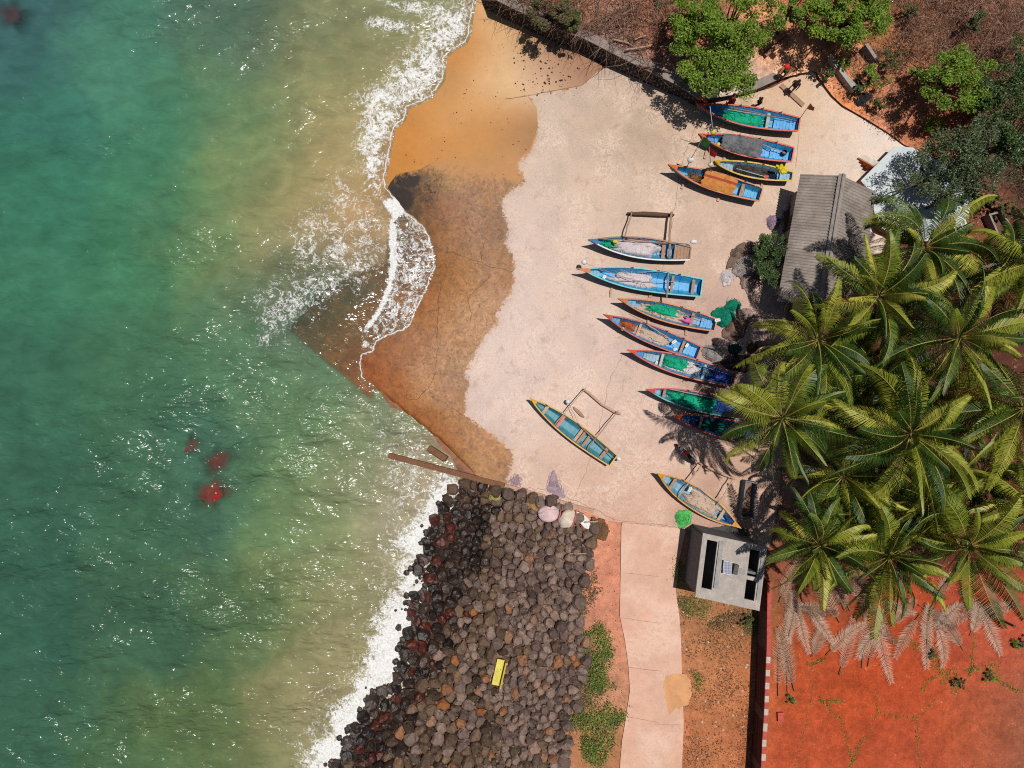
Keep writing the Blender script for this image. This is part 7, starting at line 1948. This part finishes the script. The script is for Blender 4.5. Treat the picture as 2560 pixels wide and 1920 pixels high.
for k, (x, y) in enumerate(((2075, 1300), (2190, 1225), (2330, 1180), (2450, 1215), (2100, 1010), (2240, 985), (2500, 920), (2060, 1130), (2380, 1020), (2490, 1120), (2160, 850), (2300, 760))):
    p = W(x, y, .55); g = random.Random(k)
    mb = frond_mb(g.uniform(0, 6.28), 0, 3.6, 0, 7100 + k, npair=46, flat=True, lmax=1.0, lw=.045)
    o = mb.build('fallen_frond', [M_fr_dead, M_mid_dry]); o.location = p + Vector((0, 0, .03))
    tag(o, "dry fallen frond on the shaded red ground under the grove", 'palm frond', 'dry fronds littering the shade of the grove')
for k in range(26):
    g = random.Random(300 + k); x = g.choice((g.uniform(690, 900), g.uniform(1000, 1420), g.uniform(1560, 2120))); y = g.uniform(520, 690) if x > 900 else g.uniform(480, 860)
    p = W(*cL((x, y))[0], .55)
    mb = frond_mb(g.uniform(-2.6, 2.6), 0, g.uniform(2.4, 3.8), 0, 7200 + k, npair=44, flat=True, lmax=1.0, lw=.032)
    o = mb.build('fallen_frond', [(M_fr_dry, M_fr_grey, M_fr_dead)[k % 3], M_mid_dry]); o.location = p + Vector((0, 0, .04 + .02 * (k % 6)))
    tag(o, "dry frond in the tangled heaps along the grove's lower edge", 'palm frond', 'dry fronds tangled along the lower edge of the grove')
mb = MB(); p = W(*cL((2075, 665))[0], .5); mb.box((0, 0, .6), (.12, .12, 1.2)); mb.box((0, 0, 1.21), (.16, .16, .04))
o = mb.build('post', WOOD_D); o.location = p; tag(o, "dark short post at the right side of the red field", 'post')

# ------------------------------------------------------------------ broad-leaved trees and shrubs
LEAVES = {'bright': leafmat("leaf_bright", (90, 122, 30), (140, 176, 48), (192, 214, 96), .5, .8, .35),
          'olive': leafmat("leaf_olive", (70, 82, 34), (104, 112, 52), (140, 140, 76), .5, .8, .25),
          'deep': leafmat("leaf_deep", (48, 74, 34), (80, 110, 50), (130, 152, 90), .42, .8, .25),
          'grey': leafmat("leaf_greygreen", (62, 80, 50), (98, 116, 72), (146, 158, 116), .45, .8, .25),
          'dull': leafmat("leaf_dull", (82, 78, 48), (118, 106, 70), (148, 132, 92), .6, .8, .2)}
BARK = paint((112, 92, 80), .95, .6, 4, .03)
def leafcloud(mb, c, rad, n, ls, g, flat=.55):
    for _ in range(n):
        d = Vector((g.gauss(0, 1), g.gauss(0, 1), g.gauss(0, 1)))
        d = d.normalized() * (g.random() ** .5)
        p = c + Vector((d.x * rad, d.y * rad, d.z * rad * flat))
        nrm = Vector((g.gauss(0, .6), g.gauss(0, .6), 1)).normalized()
        u = nrm.orthogonal().normalized(); u.rotate(Matrix.Rotation(g.uniform(0, 6.28), 3, nrm)); v = nrm.cross(u)
        l_ = ls * g.uniform(.6, 1.25); w_ = l_ * g.uniform(.32, .5)
        o = len(mb.v)
        mb.v += [tuple(p - u * l_ * .5), tuple(p + v * w_ * .5 + nrm * .02), tuple(p + u * l_ * .5 - nrm * .03), tuple(p - v * w_ * .5 + nrm * .02)]
        mb.f.append((o, o + 1, o + 2, o + 3)); mb.m.append(0); mb.sm.append(False)
def tree(name, label, cat, px, py, ch, rx, ry, rz, ncl, nleaf, ls, mat, seed, zb=None, gap=.25, group=None, lobes=None):
    g = random.Random(seed)
    C0 = W(px, py, ch)
    gp = (1280 + C0.x / S, 960 - C0.y / S)
    z0 = zb if zb is not None else zh(*gp)
    t = empty(name, Vector((C0.x, C0.y, z0)), 0, label, cat, group); T0 = t.location
    top = C0 - T0
    cl = []
    for k in range(ncl):
        for _ in range(20):
            d = Vector((g.uniform(-1, 1), g.uniform(-1, 1), g.uniform(-.6, 1)))
            if d.length < 1 and d.length > .15: break
        f = 1 + .38 * mnoise.noise(Vector((math.atan2(d.y, d.x) * 1.3 + seed * 3, seed, 0)))
        if mnoise.noise(Vector((d.x * 2.2 + seed, d.y * 2.2, d.z + seed))) < -gap: continue
        cl.append(top + Vector((d.x * rx * f, d.y * ry * f, d.z * rz)))
    mb = MB()
    th = max(.5, top.z - rz * .7)
    fork = Vector((g.uniform(-.15, .15), g.uniform(-.15, .15), th * .6))
    r0 = .05 + .04 * rx
    mb.tube([Vector((0, 0, -.15)), fork * .5 + Vector((.05, .03, 0)), fork], [r0 * 1.2, r0, r0 * .8], 7)
    mb.build('trunk', BARK, t)
    mb = MB()
    for c in cl[::2] if len(cl) > 24 else cl:
        m_ = fork.lerp(c, .5) + Vector((g.uniform(-.2, .2), g.uniform(-.2, .2), -.1))
        mb.tube([fork, m_, c], [r0 * .55, r0 * .3, .012], 4, cap=False)
    mb.build('limb', BARK, t)
    mb = MB(); per = max(10, nleaf // max(1, len(cl)))
    for c in cl: leafcloud(mb, c, g.uniform(.32, .55) * (rx + ry) * .26, per, ls, g)
    mb.build('crown', mat, t)
LB = LEAVES
tree('tree', "bright green sprawling tree at the top, left of the red path", 'tree', *cC((430, 110))[0], 5.6, 3.0, 2.4, 1.0, 70, 7500, .20, LB['bright'], 1)
tree('tree', "green tree overhanging the sea wall above the topmost boat", 'tree', *cC((350, 385))[0], 4.8, 2.5, 2.0, 1.0, 62, 6800, .20, LB['bright'], 2)
tree('tree', "smaller bright tree at the upper left of the sprawling one", 'tree', *cC((140, 130))[0], 5.0, 1.5, 2.2, .9, 36, 3600, .20, LB['bright'], 3)
tree('tree', "wide bright green tree at the top right of the red path", 'tree', *cC((1110, 75))[0], 4.5, 2.6, 1.9, 1.0, 84, 8800, .21, LB['bright'], 4, gap=.35)
tree('tree', "small yellow-green tree leaning from the top of that wide crown", 'tree', *cC((800, 30))[0], 5.0, 1.5, 1.2, .8, 26, 2600, .2, LB['bright'], 5)
tree('tree', "round yellow-green tree alone on the dry slope at right", 'tree', *cC((1740, 470))[0], 4.4, 2.3, 2.2, 1.0, 56, 5600, .19, LB['bright'], 6)
tree('tree', "dark green tree beside the round yellow-green one, in shade at the right edge", 'tree', *cC((2020, 480))[0], 4.6, 1.9, 2.4, 1.0, 40, 4200, .2, LB['deep'], 7)
tree('tree', "tall grey-green tree at the upper right of the white platform", 'tree', *cC((1870, 930))[0], 5.0, 2.5, 2.5, 1.2, 78, 8000, .17, LB['grey'], 8, gap=.3)
tree('tree', "airy grey-green tree shading the middle of the white platform", 'tree', *cC((1650, 1020))[0], 4.6, 2.8, 2.1, 1.0, 54, 4600, .16, LB['grey'], 9, gap=.15, zb=.5)
tree('tree', "thin low tree spreading over the lower right of the platform", 'tree', *cC((1700, 1170))[0], 4.0, 1.7, 1.0, .8, 24, 2000, .16, LB['deep'], 10, gap=.2, zb=.5)
tree('tree', "dark crown at the right edge beside the tall grey-green tree", 'tree', *cC((2140, 800))[0], 5.4, 2.0, 3.4, 1.2, 56, 5600, .2, LB['deep'], 11)
tree('shrub', "round green shrub growing against the hut's lower side", 'shrub', *cC((630, 1520))[0], 2.3, 1.15, 1.75, .8, 50, 5200, .15, LB['deep'], 12, zb=GZ, gap=.5)
tree('shrub', "dull olive shrub on top of the sea wall, left part", 'shrub', *cB((1250, 70))[0], 3.3, 1.6, 1.2, .7, 36, 3600, .15, LB['dull'], 13)
tree('shrub', "olive-green shrub on top of the sea wall, next to the dull one", 'shrub', *cB((1365, 100))[0], 3.2, .8, 1.1, .6, 24, 2200, .15, LB['olive'], 14)
sm = [((1255, 450), .85, "bushy green shrub right of the black tarpaulin"), ((975, 440), .42, "small green sprig at the foot of the low wall"), ((1345, 350), .7, "yellow-green shrub above the bushy one"), ((1060, 370), .45, "small dark sprig behind the low plastered wall"), ((1840, 115), .7, "small bright bush at the top of the dry slope"),
      ((2040, 1245), .6, "small bush beside the concrete trough"), ((1590, 715), .7, "low dark bush below the round yellow-green tree"), ((1150, 530), .4, "green sprig on the tarpaulin edge"), ((1285, 610), .45, "small green tuft below the bushy shrub"), ((1490, 415), .4, "tiny yellow-green tuft on the dry slope"), ((1950, 1190), .55, "low bush between trough and grey-green tree"), ((1460, 60), .5, "low green tuft right of the wide crown")]
for k, (p, r_, lb) in enumerate(sm):
    x, y = cC(p)[0]; tree('bush', lb, 'bush', x, y, zh(x, y) + .55 + r_ * .5, r_, r_, r_ * .6, 14, int(900 * r_ + 350), .13, LB[('bright', 'deep', 'olive')[k % 3 if k % 3 != 1 else 1]], 40 + k, gap=.6)
sm2 = [(cB((1890, 10))[0], .6, "green tuft at the very top edge beside the brush", 2.5), (cB((2050, 470))[0], .6, "green sprig hanging over the sea wall coping", 2.3), (cL((520, 670))[0], .55, "green weed clump by the painted wall's left foot", .9), (cL((780, 1160))[0], .35, "weed clump right of the painted wall", .75), (cL((1810, 1050))[0], .5, "leafy weed cluster in the middle of the red field", .75), (cL((2010, 1010))[0], .5, "leafy weed at the right of the red field", .75), (cL((1650, 870))[0], .4, "upright weed below the grey fallen fronds", .75), (cL((2200, 800))[0], .6, "dull weed clump at the far right of the red field", .8)]
for k, (p, r_, lb, z) in enumerate(sm2):
    tree('bush', lb, 'bush', p[0], p[1], z, r_, r_, r_ * .35, 12, int(700 * r_ + 150), .11, LB['bright' if k % 2 else 'olive'], 80 + k, gap=.6)

# creeping weeds, verge growth, leaf litter, dry brush: uncountable ground cover
def cover(name, polys, n, ls, mats, zf, seed, hgt=.12, clump=.55, csc=.03):
    g = random.Random(seed); mb = MB()
    for poly, frac in polys:
        xs_ = [p[0] for p in poly]; ys_ = [p[1] for p in poly]; k = 0; tries = 0
        want = int(n * frac)
        while k < want and tries < want * 12:
            tries += 1
            x, y = g.uniform(min(xs_), max(xs_)), g.uniform(min(ys_), max(ys_))
            if csc > 0 and (mnoise.noise(Vector((x * csc * .45, y * csc * .45, seed))) + .6 * mnoise.noise(Vector((x * csc * 1.7, y * csc * 1.7, seed + 9)))) < g.uniform(-.5, .5) * (1 - clump) + (clump - .5) * .5: continue
            if not inside(np.array([(x, y)]), poly)[0]: continue
            k += 1
            if csc > 0: x += g.gauss(0, 6); y += g.gauss(0, 6)
            p = W(x, y, zf(x, y) + g.random() ** 2 * hgt + .015)
            nrm = Vector((g.gauss(0, .5), g.gauss(0, .5), 1)).normalized()
            u = nrm.orthogonal().normalized(); u.rotate(Matrix.Rotation(g.uniform(0, 6.28), 3, nrm)); v = nrm.cross(u)
            l_ = ls * g.uniform(.5, 1.3); w_ = l_ * g.uniform(.35, .6)
            o = len(mb.v)
            mb.v += [tuple(p - u * l_ * .5), tuple(p + v * w_ * .5), tuple(p + u * l_ * .5), tuple(p - v * w_ * .5)]
            mb.f.append((o, o + 1, o + 2, o + 3)); mb.m.append(g.randrange(len(mats))); mb.sm.append(False)
    o = mb.build(name, mats); return tag(o, kind='stuff')
LIT0 = paint((152, 98, 66), .95, .2); LIT1 = paint((112, 68, 48), .95, .2)
def thick(line, wd):
    L_ = []; R_ = []
    for i, (x, y) in enumerate(line):
        a = line[max(0, i - 1)]; b_ = line[min(len(line) - 1, i + 1)]
        dx, dy = b_[0] - a[0], b_[1] - a[1]; l_ = math.hypot(dx, dy) or 1
        L_.append((x - dy / l_ * wd, y + dx / l_ * wd)); R_.append((x + dy / l_ * wd, y - dx / l_ * wd))
    return L_ + R_[::-1]
def wander(l_):
    g = random.Random(int(l_[0][0])); out = []
    for (x0, y0), (x1, y1) in zip(l_[:-1], l_[1:]):
        n = max(2, int(math.hypot(x1 - x0, y1 - y0) / 14))
        out += [(x0 + (x1 - x0) * i / n + g.uniform(-5, 5), y0 + (y1 - y0) * i / n + g.uniform(-5, 5)) for i in range(n)]
    return out + [l_[-1]]
zf5 = lambda x, y: .5
creep = [(cL((945, 1130), (1010, 1180), (1080, 1270), (1120, 1370), (1140, 1500), (1150, 1573)), 4, .09), (cL((1240, 1370), (1180, 1500), (1150, 1573)), 5, .05), (cL((1300, 1220), (1400, 1265), (1530, 1270), (1620, 1210), (1670, 1150)), 3.5, .05), (cL((1540, 1260), (1560, 1400), (1572, 1573)), 3.5, .05),
         (cL((920, 900), (905, 1100), (880, 1300), (830, 1500), (810, 1573)), 3, .045), (cL((870, 940), (1000, 900)), 4, .05), (cL((1650, 790), (1640, 860), (1670, 950), (1720, 1000), (1725, 1060)), 9, .13), (cL((1760, 960), (1810, 1060), (1780, 1120)), 9, .08), (cL((1860, 970), (1900, 960), (1930, 960)), 7, .05), (cL((2050, 1030), (2120, 1080), (2210, 1100)), 4, .05), (cL((1960, 1050), (2000, 960), (2060, 940)), 6, .05), (cL((1580, 1100), (1620, 1050), (1680, 1010)), 5, .04), (cL((1400, 780), (1520, 800), (1560, 840)), 9, .07), (cL((950, 1160), (1100, 1170)), 3, .04), (cL((1300, 1060), (1310, 1220), (1260, 1360)), 2.5, .025), (cL((1910, 740), (1900, 900), (1880, 1010)), 4, .05)]
cover('creeping_weeds', [(thick(wander(l_), w_ * 1.2), f) for l_, w_, f in creep], 3600, .085, [LB['bright'], LB['olive'], LB['bright']], zf5, 3, .06, .5, 0)
verge = cM((1660, 880), (1790, 800), (1840, 900), (1850, 1030), (1800, 1120), (1900, 1200), (1950, 1300), (1930, 1370), (1870, 1400), (1850, 1560), (1780, 1659), (1690, 1600), (1660, 1470), (1610, 1350), (1700, 1250), (1720, 1100), (1690, 960))
cover('verge_weeds', [(verge, 1.0)], 9500, .12, [LB['bright'], LB['olive'], LB['bright'], LB['dull']], zf5, 4, .36, .46, .035)
cover('verge_dry_growth', [(cM((1620, 1000), (1700, 940), (1760, 1060), (1790, 1240), (1640, 1340), (1600, 1500), (1620, 1659), (1560, 1659), (1600, 1420), (1640, 1180)), .5), (cM((1650, 560), (1760, 480), (1790, 640), (1680, 760), (1640, 700)), .2), (cL((75, 500), (200, 540), (330, 600), (560, 620), (560, 760), (380, 740), (120, 620)), .3)], 5200, .11, [LB['dull'], LB['olive'], paint((140, 92, 78), .95, .2)], zf5, 5, .14, .5)
cover('verge_dry_growth', [(cL((110, 640), (560, 620), (560, 1573), (130, 1573)), 1.0)], 3600, .10, [LB['dull'], LB['olive'], LIT0, LIT1], zf5, 15, .08, .45)
cover('verge_weeds', [(cL((95, 500), (190, 520), (300, 560), (250, 660), (130, 640), (80, 560)), .35), (cL((480, 640), (580, 610), (575, 740), (500, 740)), .2), (cL((170, 980), (230, 1000), (260, 1080), (200, 1100)), .15), (cL((60, 260), (110, 280), (100, 470), (65, 420)), .3)], 2600, .09, [LB['bright'], LB['olive']], zf5, 6, .16, .5)
LIT = [paint((172, 116, 84), .95, .2), paint((206, 156, 120), .95, .2), paint((112, 68, 48), .95, .2), paint((215, 172, 138), .95, .2)]
hl = [([(1180, -40), (1500, -40), (1900, -40), (2600, -40), (2600, 420), (2350, 400), (2200, 330), (2060, 200), (1960, 190), (1700, 230), (1500, 130), (1300, 40)], 1.0)]
cover('leaf_litter', hl, 15000, .13, LIT, zh, 7, .05, .42, .02)
cover('leaf_litter', [([(2340, 420), (2480, 520), (2570, 560), (2570, 700), (2400, 640), (2330, 560)], .25), ([(1980, 880), (2570, 880), (2570, 1480), (1960, 1480)], .75)], 6000, .12, LIT, zf5, 8, .05, .42, .02)
def brush(name, poly, n, lmin, lmax, mats, seed, up=.5, rad=.012, bend=.5, dirv=None):
    g = random.Random(seed); mb = MB(); xs_ = [p[0] for p in poly]; ys_ = [p[1] for p in poly]; k = 0
    while k < n:
        x, y = g.uniform(min(xs_), max(xs_)), g.uniform(min(ys_), max(ys_))
        if not inside(np.array([(x, y)]), poly)[0]: continue
        if mnoise.noise(Vector((x * .02, y * .02, seed))) < g.uniform(-.6, .15): k += .2; continue
        k += 1
        a = g.uniform(0, 6.28) if dirv is None else g.gauss(dirv, .6)
        p = W(x, y, zh(x, y) + g.uniform(0, .15)); pts = [p]; L = g.uniform(lmin, lmax); e = g.uniform(.05, up)
        for s in range(4):
            a += g.gauss(0, bend * .4); e -= .12
            p = p + Vector((math.cos(a) * math.cos(e), math.sin(a) * math.cos(e), math.sin(e) + .02)) * L / 4; pts.append(p)
        r_ = rad * g.uniform(.6, 1.6)
        mb.tube(pts, [r_, r_ * .9, r_ * .75, r_ * .55, r_ * .3], 3, mi=g.randrange(len(mats)), cap=False)
    return tag(mb.build(name, mats), kind='stuff')
TW = [paint((172, 132, 112), .95, .2), paint((128, 94, 78), .95, .2), paint((204, 170, 148), .95, .2), paint((132, 92, 66), .95, .2)]
brush('dry_brush', [(1400, -20), (1720, -20), (1720, 100), (1640, 180), (1560, 160), (1480, 90), (1380, 40)], 750, .8, 2.6, TW, 1, .9, .014)
brush('dry_brush', [(2230, -20), (2570, -20), (2570, 330), (2450, 200), (2330, 140), (2230, 120)], 2400, .5, 1.7, TW, 2, 1.0, .013)
brush('dry_brush', [(2060, 110), (2300, 130), (2340, 330), (2230, 330), (2120, 240)], 700, .4, 1.3, TW, 3, .8, .011)
brush('dry_brush', [(1180, -20), (1420, -20), (1480, 90), (1430, 110), (1260, 30)], 600, .5, 1.8, [LB['dull'], TW[0], TW[1]], 4, 1.0, .012)
brush('dry_brush', [(2380, 120), (2570, 140), (2570, 560), (2480, 500), (2400, 400), (2440, 280)], 800, .5, 1.6, TW[:2], 5, 1.0, .012)
for a, b_, r_, lb in ((cB((1560, 250), (1385, 295)), None, .05, ""),):
    pass
for (p, q_), r_, lb in ((cB((1525, 160), (1390, 300)), .05, "thin rust-brown branch hanging down over the sea wall"), (cB((1490, 170), (1310, 260)), .04, "rusty branch lying toward the sea wall, left of the hanging one"), (cB((1620, 235), (1750, 270)), .06, "grey curved branch on the pale ash patch"), (cB((1690, 300), (1850, 265)), .07, "longest grey branch below the brush"), (cB((1740, 235), (1820, 210)), .05, "short grey branch beside the longest one"), (cB((1640, 150), (1900, 140)), .05, "dark branch across the brush heap"), (cB((1770, 385), (1960, 430)), .06, "dark pole lying along the sea wall coping")):
    pole(lb, W(*p, zh(*p) + .25), W(*q_, zh(*q_) + .3), r_, TW[1] if 'dark' in lb else TW[3 if 'rust' in lb else 2], 'branch', 'branch', 6, .08)['group'] = 'loose branches on the hill'
